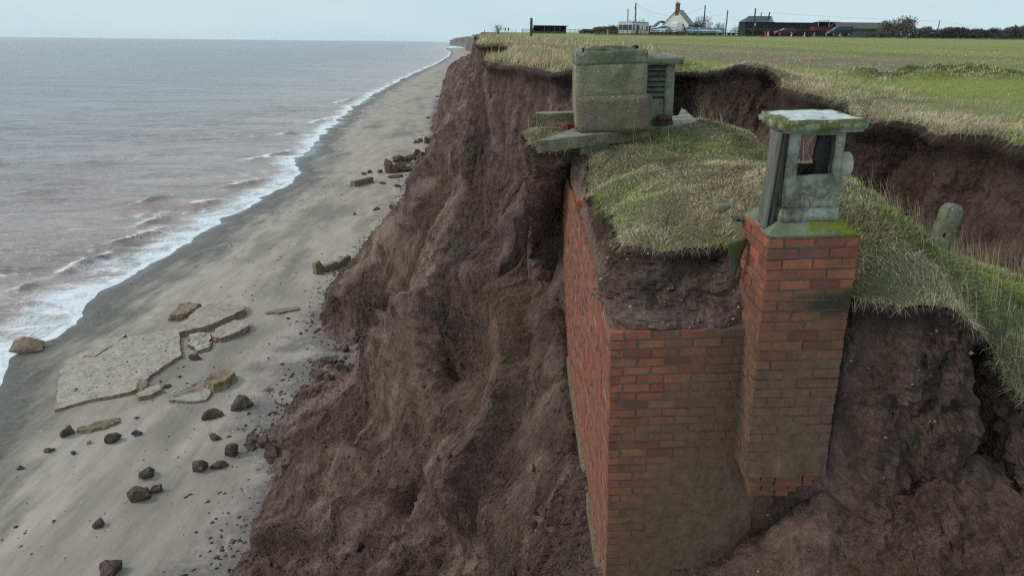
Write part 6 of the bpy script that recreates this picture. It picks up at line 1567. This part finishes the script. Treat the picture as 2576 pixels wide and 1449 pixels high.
# open black field shelter near the cliff
sh_ = building('open_shelter', 1383, 1383, 205, 'long low black open-fronted field shelter with flat roof', 'shelter', 0)
wS = met(74, 205) / 2
b = MB(); b.box(-wS, wS, 3.0, 3.1, -.2, 2.0); b.box(-wS, -wS + .1, .1, 2.99, -.2, 2.0); b.box(wS - .1, wS, .1, 2.99, -.2, 2.0); b.build('wall', black, sh_)
b = MB(); b.box(-wS + .1, wS - .1, .1, .2, -.2, .62); b.build('front_board', simple('grey_boards', (.10, .085, .07), .9, .4), sh_)
b = MB(); b.prism([(-wS - .2, 2.02), (wS + .6, 1.98), (wS + .6, 2.1), (-wS - .2, 2.14)], -.3, 3.3); b.build('roof', simple('tin_roof', (.16, .17, .17), .6), sh_)
for f in (-.33, .3, .62):
    b = MB(); b.box(wS * f - .08, wS * f + .08, .0, .09, -.2, 2.0); b.build('post', simple('shelter_post_%d' % int(f * 100 + 50), (.13, .115, .10)), sh_)
o = building('small_hut', 1336, 1336, 208, 'small grey hut tucked against the left end of the open shelter', 'hut'); b = MB(); b.box(.2, 1.9, 0, 2, -.2, 1.35); b.build('wall', simple('hut_grey', (.16, .15, .14)), o); b = MB(); b.prism([(.1, 1.36), (2.0, 1.36), (2.0, 1.6), (.1, 1.4)], -.1, 2.1); b.build('roof', dkroof, o)
# pale green container
o = building('container', 1804, 1804, 185, 'pale green shipping container with a dark open end', 'container', R_(6)); b = MB(); wC = met(31, 185) / 2
b.box(-wC + .75, wC, 0, 2.3, .05, 1.75); b.build('body', simple('sage_paint', (.23, .255, .15), .7, .15, 1.5), o); b = MB(); b.box(-wC, -wC + .74, .1, 2.2, .0, 1.70); b.build('open_end_shade', black, o)  # solid black block stands in for the shade inside the open end
# black barn: gabled end and long lower range
bn = building('black_barn', 1908, 1908, 184, 'black tarred barn with steep grey gabled roof and a yellow gable', 'barn', 0)
wB = met(68, 184) / 2
b = MB(); b.box(-wB, wB, 0, 5, -.3, 3.35); b.build('wall', black, bn)
b = MB(); b.add([(-wB - .15, -.2, 3.3), (wB - 1.6, -.2, 3.3), (wB - .2, 2.4, 4.75), (-wB + 1.6, 2.4, 4.75), (-wB - .15, 5.1, 3.3), (wB - 1.6, 5.1, 3.3)], [(0, 1, 2, 3), (3, 2, 5, 4), (0, 3, 4)])
b.build('roof', simple('barn_slate', (.075, .095, .115), .7, .15, 2), bn)
b = MB(); b.add([(wB - 1.55, -.2, 3.36), (wB + .4, 2.4, 3.36), (wB - .15, 2.4, 4.75)], [(0, 1, 2)]); b.add([(wB - 1.50, -.15, 3.36), (wB + .4, 2.45, 3.36), (wB - .15, 2.45, 4.75)], [(2, 1, 0)])
b.build('gable_end', simple('yellow_gable', (.44, .36, .2), .8, .1), bn)
b = MB(); b.tube([(.8, 2.4, 4.7), (.8, 2.4, 5.6)], .12, 6); b.build('flue', black, bn)
lb = building('long_barn', 1990, 1990, 184, 'long low black barn range joining the gabled barn to the red containers', 'barn', 0); wL = met(112, 184) / 2
b = MB(); b.box(-wL - .3, wL, .2, 4.5, -.3, 3.15); b.build('wall', black, lb); b = MB(); b.box(-wL - .3, wL + .15, .0, 4.7, 3.155, 3.3); b.build('roof', dkroof, lb)
b = MB(); b.tube([(-wL + .1, .8, 3.3), (-wL + .35, .8, 5.6)], [.1, .16], 6); b.build('stove_pipe', black, lb)
rust_r = simple('container_red', (.20, .04, .03), .7, .2, 3)
for k, (a, c_, lab) in enumerate([(2046, 2071, 'left of the two dull red containers at the end of the black barn'), (2073, 2095, 'right of the two dull red containers, beside the grey shutters')]):
    o = building('container', a, c_, 180, lab, 'container'); w = met(c_ - a, 180) / 2; b = MB(); b.box(-w, w, 0, 2.4, .0, 2.35); b.build('body', rust_r, o)
    b = MB(); [b.box(-w + .12 + j * .32, -w + .2 + j * .32, -.05, -.002, .05, 2.3) for j in range(int(w * 2 / .32))]; b.build('ribs', rust_r, o)
o = building('grey_shutter', 2101, 2101, 179, 'grey slatted shutter panel right of the red containers', 'shutter'); b = MB(); [b.box(-.85 + j * .3, -.62 + j * .3, 0, .08, 0, 2.3) for j in range(6)]; b.build('slats', simple('grey_steel', (.25, .27, .29), .5), o)
o = building('roof_frame', 2081, 2081, 186, 'open black shelter frame rising above the red containers', 'shelter'); w = met(50, 186) / 2
b = MB(); b.box(-w, w, 0, 3, 3.35, 3.55); b.build('roof', black, o); b = MB(); b.box(-w + .1, w - .1, 2.6, 2.7, 2.4, 3.34); b.build('back_board', black, o)
for x in (-w + .1, 0, w - .6, w - .1): b = MB(); b.tube([(x, 0, 0), (x, 0, 3.34)], .07, 5); b.build('post', whitep, o)
# green-fronted shed with long brown roof
gs = building('long_shed', 2166, 2166, 176, 'long shed with mossy brown pitched roof and bright green panels under it', 'shed', 0); w = met(114, 176) / 2
b = MB(); b.box(-w + .2, w - .4, 0, 5, -.3, 1.9); b.build('wall', simple('grey_blue_wall', (.12, .14, .16), .8, .3, 1.2), gs)
b = MB(); b.add([(-w - .1, -.4, 1.85), (w - .9, -.4, 1.85), (w, 2.5, 3.25), (-w + .3, 2.5, 3.25), (-w - .1, 5.4, 1.85), (w - .9, 5.4, 1.85), (-w - .1, -.4, 2.0), (w - .9, -.4, 2.0), (w, 2.5, 3.42), (-w + .3, 2.5, 3.42), (-w - .1, 5.4, 2.0), (w - .9, 5.4, 2.0)],
      [(6, 7, 8, 9), (9, 8, 11, 10), (3, 2, 1, 0), (4, 5, 2, 3), (0, 1, 7, 6), (1, 2, 8, 7), (2, 5, 11, 8), (5, 4, 10, 11), (0, 6, 9, 3), (3, 9, 10, 4)]); b.build('roof', simple('mossy_roof', (.105, .10, .082), .9, .3, 2), gs)
b = MB(); b.add([(w - .9, -.38, 1.84), (w + .35, 1.4, 1.84), (w - .02, 2.4, 3.2)], [(0, 1, 2)]); b.add([(w - .88, -.33, 1.84), (w + .36, 1.45, 1.84), (w - .02, 2.45, 3.2)], [(2, 1, 0)]); b.build('gable_end', simple('pale_gable', (.30, .33, .37)), gs)
greenp = simple('green_panel', (.02, .22, .07), .6, .2)
for (x0, x1) in ((1.2, 2.6), (3.0, 3.9), (4.6, 5.3)): b = MB(); b.box(x0, x1, -.09, -.005, .75, 1.8); b.build('green_panel', greenp, gs)
b = MB(); b.box(-w + .6, -w + 1.0, -.06, -.005, 0, 1.7); b.box(-w + 1.6, -w + 4.0, -.06, -.005, .9, 1.6); b.build('window', simple('pale_window', (.32, .38, .44), .3), gs)
o = building('small_roof_shed', 2240, 2240, 182, 'small grey-roofed shed half hidden by the dome-shaped tree', 'shed'); b = MB(); b.box(-1.9, 2.2, 0, 3, 0, 1.9); b.build('wall', simple('shed_w', (.13, .12, .11)), o); b = MB(); b.prism([(-2.1, 1.9), (2.4, 1.9), (2.2, 2.75), (-1.9, 2.75)], -.1, 3.1); b.build('roof', simple('grey_roof', (.14, .155, .165)), o)
# --- poles and wires
polem = simple('pole_wood', (.055, .045, .038), .9)
def pole(px0, pyt, px1, Y, label, r=.19):
    base = at(px1, Y, -.3); vt = ray(px0, pyt); top = Vector(vt * (Y / vt[1])); b = MB(); b.tube([base, base.lerp(top, .5), top], [r, r * .9, r * .75], 8)
    o = b.build('telegraph_pole', polem); tag(o, label, 'pole', 'telegraph poles'); return top
P1 = pole(1580, 23, 1579, 250, 'bare thin pole just left of the tallest pole, above the caravan', .2)
P2 = pole(1600, 8, 1597, 188, 'tallest telegraph pole, rising behind the caravan')
P3 = pole(1774, 14, 1769, 194, 'telegraph pole in the bare tree right of the cottage')
P4 = pole(1831, 27, 1824, 206, 'telegraph pole between the green container and the black barn')
P5 = pole(1882, 42, 1881, 280, 'short distant pole peeping over the roof of the black barn', .16)
P6 = pole(1901, 22, 1894, 172, 'dark pole with a small white notice in front of the black barn')
P7 = pole(2365, 52, 2354, 240, 'leaning pole above the right hand hedge', .16)
b = MB(); p = at(1895.5, 172); b.box(p.x - .14, p.x + .14, p.y - .2, p.y - .17, p.z + 2.3, p.z + 2.85); nb = b.build('notice', whitep)
nb.parent = [o for o in bpy.data.objects if o.get('label', '').startswith('dark pole')][0]
b = MB(); b.tube([Vector(P2) - Vector((.1, .2, .8)), Vector(P2) - Vector((.1, .2, 1.5))], .18, 8); tb = b.build('transformer', simple('grey_box', (.12, .12, .12)))
tb.parent = [o for o in bpy.data.objects if o.get('label', '').startswith('tallest telegraph')][0]
def wire(a, c_, sag, label, r=.017):
    b = MB(); pts = [Vector(a).lerp(Vector(c_), i / 14) - Vector((0, 0, sag * 4 * (i / 14) * (1 - i / 14))) for i in range(15)]
    b.tube(pts, r, 4, False); tag(b.build('overhead_wire', simple('wire', (.22, .23, .24), .7)), label, 'wire', 'overhead wires')
dn = Vector((0, 0, .35))
wire(P2 - dn, P3 - dn, 2.4, 'overhead wire sagging past the cottage chimney'); wire(P3 - dn, P4 - dn, 1.7, 'overhead wire between the bare tree pole and the next pole'); wire(P4 - dn, P5 - dn, 1.6, 'overhead wire from the container pole down to the distant pole')
wire(P5 - dn, P6 - dn * 3, .6, 'short overhead wire ending at the black barn pole')
wire(P2 - dn * 2, at(1680, 179) + Vector((0, 0, 3.6)), .8, 'thin overhead wire dropping from the tallest pole to the cottage', .012)
wire(at(1940, 190) + Vector((0, 0, 5.6)), P7 - dn * .6, .3, 'long faint overhead wire running from the barn to the leaning pole'); q7 = ray(2600, 80); wire(P7 - dn * .6, Vector(q7 * (245 / q7[1])), .5, 'faint overhead wire from the leaning pole out of the picture')
# --- tall post on the cliff top and other posts
b = MB(); base = at(1336, 72, -.3); b.add([], []); b.frustum((-.13, .13, -.12, .12), 0, (-.12, .12, -.11, .11), 2.15); o = link('stout_post', rough_mesh(b, 3, .012, 5, 90, .03), concrete_mat('post2', (.11, .095, .06), .4, .2, (.08, .085, .03), 1), None, True); o.location = base
tag(o, 'stout mossy square post standing in the cliff-top grass before the shelter', 'post')
for k, (px, yt, Y, lab) in enumerate([(1219, 76, 140, 'thin stake at the very edge of the far cliff'), (1288, 76, 200, 'thin stake right of the two walkers'), (1315, 73, 196, 'short dark stake left of the stout post'), (1297, 75, 205, 'thin twig-like stake between the walkers and the gate')]):
    base = at(px, Y, -.2); v = ray(px, yt); top = Vector(v * (Y / v[1])); b = MB(); b.tube([base, top], .06, 6); tag(b.build('stake', polem), lab, 'stake')
p = at(2371 / 1, 150) if False else at(1528 / 1, 150); b = MB(); b.tube([p, p + Vector((0, 0, .95))], .09, 8); b.tube([p + Vector((0, 0, .95)), p + Vector((0, 0, 1.0))], [.09, .05], 8); tag(b.build('marker_post', simple('yellow_post', (.42, .38, .10))), 'short yellow marker post left of the rail fence', 'marker post')
# --- fences and gates
woodf = simple('fence_wood', (.115, .095, .075), .9, .3, 3)
def railfence(px0, px1, Y0, Y1, n, h, rails, label, mat=woodf, name='rail_fence', cat='fence', diag=False):
    a, c_ = at(px0, Y0), at(px1, Y1); root = empty(name, a, (0, 0, 0), label, cat)
    for i in range(n + 1):
        p = a.lerp(c_, i / n) - a; b = MB(); b.box(p.x - .045, p.x + .045, p.y - .05, p.y + .05, p.z - .2, p.z + h); b.build('post', mat, root)
    d = c_ - a
    for k in range(rails):
        z = h * (.25 + .68 * k / max(1, rails - 1)); b = MB(); b.add([(0, -.08, z - .05), (d.x, d.y - .08, d.z + z - .05), (d.x, d.y - .06, d.z + z - .05), (0, -.06, z - .05), (0, -.08, z + .05), (d.x, d.y - .08, d.z + z + .05), (d.x, d.y - .06, d.z + z + .05), (0, -.06, z + .05)],
             [(0, 3, 2, 1), (4, 5, 6, 7), (0, 1, 5, 4), (1, 2, 6, 5), (2, 3, 7, 6), (3, 0, 4, 7)]); b.build('rail', mat, root)
    if diag: b = MB(); b.tube([(0, -.05, .2), (d.x, d.y - .05, d.z + h * .9)], .04, 4); b.build('brace', mat, root)
    return root
railfence(1524, 1700, 156, 152, 16, 1.15, 3, 'brown post and rail fence in front of the caravan and white van')
railfence(1700, 1800, 152, 151, 15, 1.0, 3, 'close-set wooden fence in front of the blue cars')
railfence(1800, 1872, 168, 172, 6, 1.2, 3, 'dark rail fence between the blue cars and the black barn')
railfence(1421, 1459, 204, 206, 3, 1.2, 3, 'open rail fence right of the black shelter')
railfence(1313, 1334, 202, 204, 1, 1.2, 5, 'white field gate left of the stout post', whitep, 'field_gate', 'gate', True)
# --- vehicles
tyre = simple('tyre', (.02, .02, .02), .9); hubm = simple('hub', (.35, .36, .37), .4, .1, 3); carglass = simple('car_glass', (.045, .055, .065), .1, .1)
PROF = {  # body outline (x forward, z) and glass band
    'hatch': ([(-2.05, .35), (-2.1, .8), (-2.0, 1.0), (-1.75, 1.42), (-1.2, 1.52), (.1, 1.5), (.95, 1.02), (1.85, .85), (2.1, .62), (2.1, .32)], [(-1.72, 1.02), (-1.55, 1.38), (-1.15, 1.45), (.05, 1.43), (.72, 1.02)], 1.75, (-1.3, 1.32), .33),
    'van': ([(-2.45, .4), (-2.5, 1.2), (-2.42, 1.85), (-2.2, 1.95), (.75, 1.93), (1.2, 1.6), (1.6, 1.12), (2.35, .92), (2.5, .65), (2.5, .35)], [(-2.2, 1.15), (-2.15, 1.72), (.7, 1.74), (1.35, 1.15)], 1.9, (-1.55, 1.6), .34),
    'pickup': ([(-2.3, .45), (-2.3, .95), (-.9, .98), (-.75, 1.62), (.35, 1.64), (1.0, 1.08), (2.1, .98), (2.25, .7), (2.25, .4)], [(-.7, 1.05), (-.6, 1.52), (.3, 1.54), (.78, 1.05)], 1.8, (-1.4, 1.4), .37),
    'tallvan': ([(-2.4, .45), (-2.45, 1.9), (-2.3, 2.35), (-1.9, 2.5), (.9, 2.48), (1.5, 1.75), (2.3, 1.3), (2.45, .7), (2.45, .4)], [(.2, 1.5), (.2, 2.1), (.95, 2.1), (1.35, 1.55)], 1.95, (-1.5, 1.6), .35)}
def vehicle(kind, px, Y, yaw, colr, label, cat, group=None, scale=1.0):
    prof, gl, w, wx, wr = PROF[kind]; root = empty('parked_' + ('van' if 'van' in kind else 'pickup' if kind == 'pickup' else 'car'), at(px, Y, .30), (0, 0, yaw), label, cat, group); root.scale = (scale,) * 3
    paint = simple('paint_' + label[:14].replace(' ', '_'), colr, .3, .05, 1)
    b = MB(); n = len(prof); hw = w / 2
    def ins(z): return hw - max(0, z - .95) * .22
    vsx = [(x, -ins(z), z) for x, z in prof] + [(x, ins(z), z) for x, z in prof]
    b.add(vsx, [tuple(range(n)), tuple(range(2 * n - 1, n - 1, -1))] + [((i + 1) % n, i, n + i, n + (i + 1) % n) for i in range(n)]); b.build('body', paint, root, bevel=.05)
    for s_ in (-1, 1):
        b = MB(); b.add([(x, s_ * (ins(z) + .015), z) for x, z in gl], [tuple(range(len(gl)))]); b.add([(x, s_ * (ins(z) + .004), z) for x, z in gl], [tuple(reversed(range(len(gl))))]); b.build('side_window', carglass, root)
    ii = max(range(n - 1), key=lambda i: (prof[i][1] - prof[i + 1][1]) if prof[i][1] > 1.2 and prof[i + 1][0] > prof[i][0] > -.2 else -9)
    (xa_, za_), (xb_, zb_) = prof[ii], prof[ii + 1]
    q0 = (xa_ + (xb_ - xa_) * .1 + .02, za_ + (zb_ - za_) * .1 + .02); q1 = (xa_ + (xb_ - xa_) * .9 + .02, za_ + (zb_ - za_) * .9 + .02)
    b = MB(); b.add([(q0[0], -ins(q0[1]) + .08, q0[1]), (q1[0], -ins(q1[1]) + .06, q1[1]), (q1[0], ins(q1[1]) - .06, q1[1]), (q0[0], ins(q0[1]) - .08, q0[1])], [(0, 1, 2, 3)]); b.build('windscreen', carglass, root)
    b = MB(); zr0, zr1 = (1.05, 1.4) if kind == 'hatch' else (1.1, 1.75) if kind == 'van' else (1.35, 2.1) if kind == 'tallvan' else (1.1, 1.5)
    xr = {'hatch': -1.98, 'van': -2.53, 'tallvan': -2.49, 'pickup': -.92}[kind]; tilt_ = {'hatch': .26, 'van': .06, 'tallvan': .05, 'pickup': .12}[kind]
    b.add([(xr - .02, -hw + .25, zr0), (xr + tilt_ - .02, -hw + .3, zr1), (xr + tilt_ - .02, hw - .3, zr1), (xr - .02, hw - .25, zr0)], [(0, 1, 2, 3)])
    b.build('rear_window', carglass if kind != 'tallvan' else paint, root)
    for x in wx:
        for s_ in (-1, 1):
            b = MB(); b.tube([(x, s_ * (hw - .2), wr), (x, s_ * (hw + .02), wr)], wr, 16); wl_ = b.build('wheel', tyre, root); b = MB(); b.tube([(x, s_ * (hw + .021), wr), (x, s_ * (hw + .035), wr)], wr * .58, 12); b.build('hub_cap', hubm, wl_)
    fx = prof[-2][0]
    for s_ in (-1, 1):
        b = MB(); b.box(fx - .12, fx + .02, s_ * (hw - .3) - .16, s_ * (hw - .3) + .16, .62, .78); b.build('headlight', simple('lamp_glass', (.55, .57, .58), .2), root)
        b = MB(); b.box(prof[1][0] - .02, prof[1][0] + .1, s_ * (hw - .2) - .1, s_ * (hw - .2) + .1, .78, 1.02); b.build('tail_light', simple('lamp_red', (.3, .02, .02), .3), root)
    return root
H = math.pi
vehicle('hatch', 1972, 161, H, (.15, .012, .03), 'dark red hatchback driving along the far road', 'car')
vehicle('van', 2110, 157, H, (.022, .03, .04), 'dark blue-black people carrier van on the far road', 'van')
vehicle('hatch', 1645, 160, R_(80), (.55, .56, .57), 'low white car nearest the caravan', 'car', scale=.95)
vehicle('pickup', 1670, 159, R_(-118), (.52, .54, .56), 'silver pickup facing the field beside the white van', 'pickup')
vehicle('tallvan', 1705, 160, R_(55), (.68, .69, .69), 'white high-roofed panel van parked below the cottage', 'van')
for k, (px, kind, lab) in enumerate([(1729, 'hatch', 'blue-grey parked car right beside the white van'), (1746, 'hatch', 'second car from the white van in the blue row'), (1763, 'hatch', 'middle car of the blue row below the bushes'), (1779, 'hatch', 'fourth car of the blue row, next to last'), (1794, 'hatch', 'last pale blue car, right end of the row')]):
    vehicle(kind, px, 160 + k * .8, R_(-80 + 4 * k), [(.27, .33, .40), (.22, .27, .34), (.38, .46, .54), (.27, .32, .39), (.30, .44, .60)][k], lab, 'car', 'row of blue parked cars', .96)
# things by the rail: trailer with a quad
o = building('farm_trailer', 1836, 1836, 165, 'small dark flat trailer beside the rail fence', 'trailer'); b = MB(); b.box(-1.7, 1.7, -.6, .6, .5, .75); b.build('bed', black, o)
for s_ in (-.5, .5): b = MB(); b.tube([(s_, -.75, .32), (s_, -.6, .32)], .32, 12); b.build('wheel', tyre, o)
# traffic cones and the folded red-and-white barrier along the verge
orange = simple('cone_orange', (.55, .11, .04), .6, .1); conew = simple('cone_white', (.72, .70, .68), .5, .05)
for k, (px, lab) in enumerate([(1990, 'faded cone behind the red hatchback'), (2023, 'pale white cone alone between the two road vehicles'), (2047, 'dull orange cone left of the brighter one near the dark van'), (2077, 'orange cone in front of the dark van'), (2112, 'orange and white cone before the side of the dark van')]):
    o = empty('traffic_cone', at(px, 152.5, .20), (0, 0, 0), lab, 'cone', 'traffic cones along the verge')
    m_ = conew if k in (0, 1) else orange
    b = MB(); b.box(-.2, .2, -.2, .2, 0, .06); o.scale = (.85, .85, .85); b.build('base', m_, o); b = MB(); b.tube([(0, 0, .06), (0, 0, .9)], [.16, .04], 10); b.build('cone', m_, o)
    b = MB(); b.tube([(0, 0, .45), (0, 0, .65)], [.118, .085], 10); b.build('band', conew if m_ is orange else orange, o)
o = empty('road_barrier', at(1928, 153, .2), (0, 0, 0), 'folded red and white road barrier on the verge', 'barrier'); b = MB(); b.add([(-.5, 0, 0), (-.05, 0, 0), (-.2, .2, 1.0), (-.4, .2, 1.0), (-.5, .05, 0), (-.05, .05, 0), (-.2, .25, 1.0), (-.4, .25, 1.0)], [(0, 1, 2, 3), (7, 6, 5, 4), (0, 4, 5, 1), (1, 5, 6, 2), (2, 6, 7, 3), (3, 7, 4, 0)]); b.build('red_board', simple('barrier_red', (.6, .05, .07)), o)
b = MB(); b.add([(.05, 0, 0), (.5, 0, 0), (.4, .2, .9), (.2, .2, .9), (.05, .05, 0), (.5, .05, 0), (.4, .25, .9), (.2, .25, .9)], [(0, 1, 2, 3), (7, 6, 5, 4), (0, 4, 5, 1), (1, 5, 6, 2), (2, 6, 7, 3), (3, 7, 4, 0)]); b.build('white_board', simple('barrier_white', (.7, .55, .55)), o)
# --- two walkers on the cliff top
def person(px, Y, yaw, coat, trousers, label, seed):
    root = empty('person', at(px, Y), (0, 0, yaw), label, 'person')
    J = [(0, 0, .95), (0, 0, 1.15), (0, .01, 1.38), (0, .01, 1.5), (0, -.02, 1.62), (0, -.02, 1.74)]; RAD = [.15, .14, .17, .06, .10, .085]; E = [(0, 1), (1, 2), (2, 3), (3, 4), (4, 5)]
    for s_ in (-1, 1):
        k = len(J); fwd = .10 * s_
        J += [(s_ * .09, 0, .90), (s_ * .10, -fwd, .50), (s_ * .10, -fwd * .2, .08), (s_ * .10, -fwd * .2 - .14, .04)]; RAD += [.10, .068, .048, .04]; E += [(0, k), (k, k + 1), (k + 1, k + 2), (k + 2, k + 3)]
        k = len(J); J += [(s_ * .19, .01, 1.40), (s_ * .24, .03 + fwd * .4, 1.12), (s_ * .23, -.10 + fwd, .90), (s_ * .22, -.13 + fwd, .80)]; RAD += [.065, .055, .042, .035]; E += [(2, k), (k, k + 1), (k + 1, k + 2), (k + 2, k + 3)]
    me = bpy.data.meshes.new('body'); me.from_pydata(J, E, []); o = bpy.data.objects.new('body', me); COL.objects.link(o); o.parent = root
    m = o.modifiers.new('skin', 'SKIN'); o.modifiers.new('sub', 'SUBSURF').levels = 1; o.modifiers['sub'].render_levels = 1
    for i, r in enumerate(RAD): me.skin_vertices[0].data[i].radius = (r, r)
    me.skin_vertices[0].data[0].use_root = True
    t = NT('walker_%d' % seed); x, y, z = t.sep()
    t.color(t.ramp(t.math('MULTIPLY', z, .5), [(.0, (.02, .018, .016)), (.05, trousers), (.45, trousers), (.47, coat), (.755, coat), (.765, (.36, .22, .16)), (.855, (.36, .22, .16)), (.865, (.03, .025, .02))])).rough(.9); me.materials.append(t.m)
    for e_ in t.n: 
        if e_.type == 'VALTORGB': e_.color_ramp.interpolation = 'CONSTANT'
    return root
person(1271.5, 270, R_(20), (.05, .03, .035), (.03, .032, .045), 'walker on the cliff top, left of the pair, in a dark maroon coat', 1)
person(1279, 269, R_(-15), (.018, .02, .026), (.02, .02, .022), 'walker on the cliff top, right of the pair, in a black coat', 2)

# ------------------------------------------------------------------ far headland across the bay
g = np.random.default_rng(8)
hp = [(1128, 103.5, 2300), (1140, 103, 2150), (1155, 103, 1950), (1170, 105, 1700), (1185, 107, 1450), (1205, 110, 1150), (1230, 114, 900)]
yt = [102.5, 99, 95.5, 93.0, 93.5, 92.5, 93]
rows = []
for (px, py, Y), yy in zip(hp, yt):
    ft = UY(px, py, Y); ft[2] = SEA - 1; tp = ray(px + 2, yy); tp = tp * (Y * 1.01 / tp[1]); mid = (ft + tp) / 2; mid[0] += 3; rows.append([ft, mid * [1, 1, 1] + [0, 0, 3], tp, tp + np.array([120., 60, 1]), tp + np.array([700., 200, 2])])
rows = np.array(rows); fi = np.linspace(0, len(rows) - 1, 90); i0 = np.minimum(fi.astype(int), len(rows) - 2); f = (fi - i0)[:, None, None]
Rr = rows[i0] * (1 - f) + rows[i0 + 1] * f
q = Rr.reshape(-1, 3); Rr = (q + np.stack([fbm(q / 60, 4, .6, 1) * 14, 0 * q[:, 0], fbm(q / 40, 4, .6, 2) * 3.0 * np.tile([0, 1, .9, .5, 0], 90)], 1)).reshape(Rr.shape)
me = fast_mesh('headland', Rr.reshape(-1, 3), grid_quads(90, 5)); o = link('headland', me, simple('headland_clay', (.15, .12, .10), .95, .35, .03), None, True); tag(o, kind='structure')
# the next point of cliff a kilometre up the shore
cp_ = [(1172, 120, 1180), (1178, 122.5, 1100), (1192, 127, 900), (1205, 134, 720), (1222, 146, 540)]
rows = []
for (px, py, Y) in cp_:
    ft = UZ(px, py, SEA + .6); ft = UY(px, py, Y); ft[2] = SEA; tp = ft + np.array([5., 2, 0]); tp[2] = -1.0; rows.append([ft, ft * .45 + tp * .55 + [-1.2, 0, 1.5], tp, tp + np.array([60., 20, .5]), tp + np.array([400., 60, 2.])])
rows = np.array(rows); fi = np.linspace(0, len(rows) - 1, 140); i0 = np.minimum(fi.astype(int), len(rows) - 2); f = (fi - i0)[:, None, None]
Rr = rows[i0] * (1 - f) + rows[i0 + 1] * f; q = Rr.reshape(-1, 3)
Rr = q + np.stack([fbm(q / 14, 4, .6, 1) * 4, 0 * q[:, 0], fbm(q / 25, 4, .6, 2) * 1.6 * np.tile([0, 1, .9, .5, 0], 140)], 1)
o = link('far_cliff', fast_mesh('far_cliff', Rr, grid_quads(140, 5)), simple('far_clay', (.14, .105, .09), .95, .4, .12), None, True); tag(o, kind='structure')
# a handful of pale far houses on the headland top
for k, (px, Y) in enumerate([(1192, 1300), (1199, 1280), (1206, 1260)]):
    v = ray(px, 94); p = v * (Y / v[1]); b = MB(); b.box(-4, 4, -3, 3, 0, 3.2); b.build('_', whitep) if False else None
    o = empty('far_house', p, (0, 0, .2 * k), ['leftmost of three pale specks of houses on the hazy headland', 'middle of three pale specks of houses on the hazy headland', 'rightmost of three pale specks of houses on the hazy headland'][k], 'house', 'pale houses on the far headland')
    b = MB(); b.box(-4, 4, -3, 3, -1.5, 2.2); b.build('wall', whitep, o); b = MB(); b.prism([(-4.4, 2.2), (4.4, 2.2), (0, 4.6)], -3.2, 3.2); b.build('roof', slate, o)

# ------------------------------------------------------------------ sea air
b = MB(); b.box(-5700, 5700, -120, 6200, -21, 16)
hz = b.build('haze', None); tag(hz, kind='stuff')
hm = bpy.data.materials.new('sea_haze'); hm.use_nodes = True; nt = hm.node_tree
nt.nodes.remove(nt.nodes['Principled BSDF']); pv = nt.nodes.new('ShaderNodeVolumePrincipled')
pv.inputs['Color'].default_value = (.93, .96, 1.0, 1); pv.inputs['Density'].default_value = .000055; pv.inputs['Anisotropy'].default_value = .2
nt.links.new(pv.outputs[0], nt.nodes['Material Output'].inputs['Volume']); hz.data.materials.append(hm)
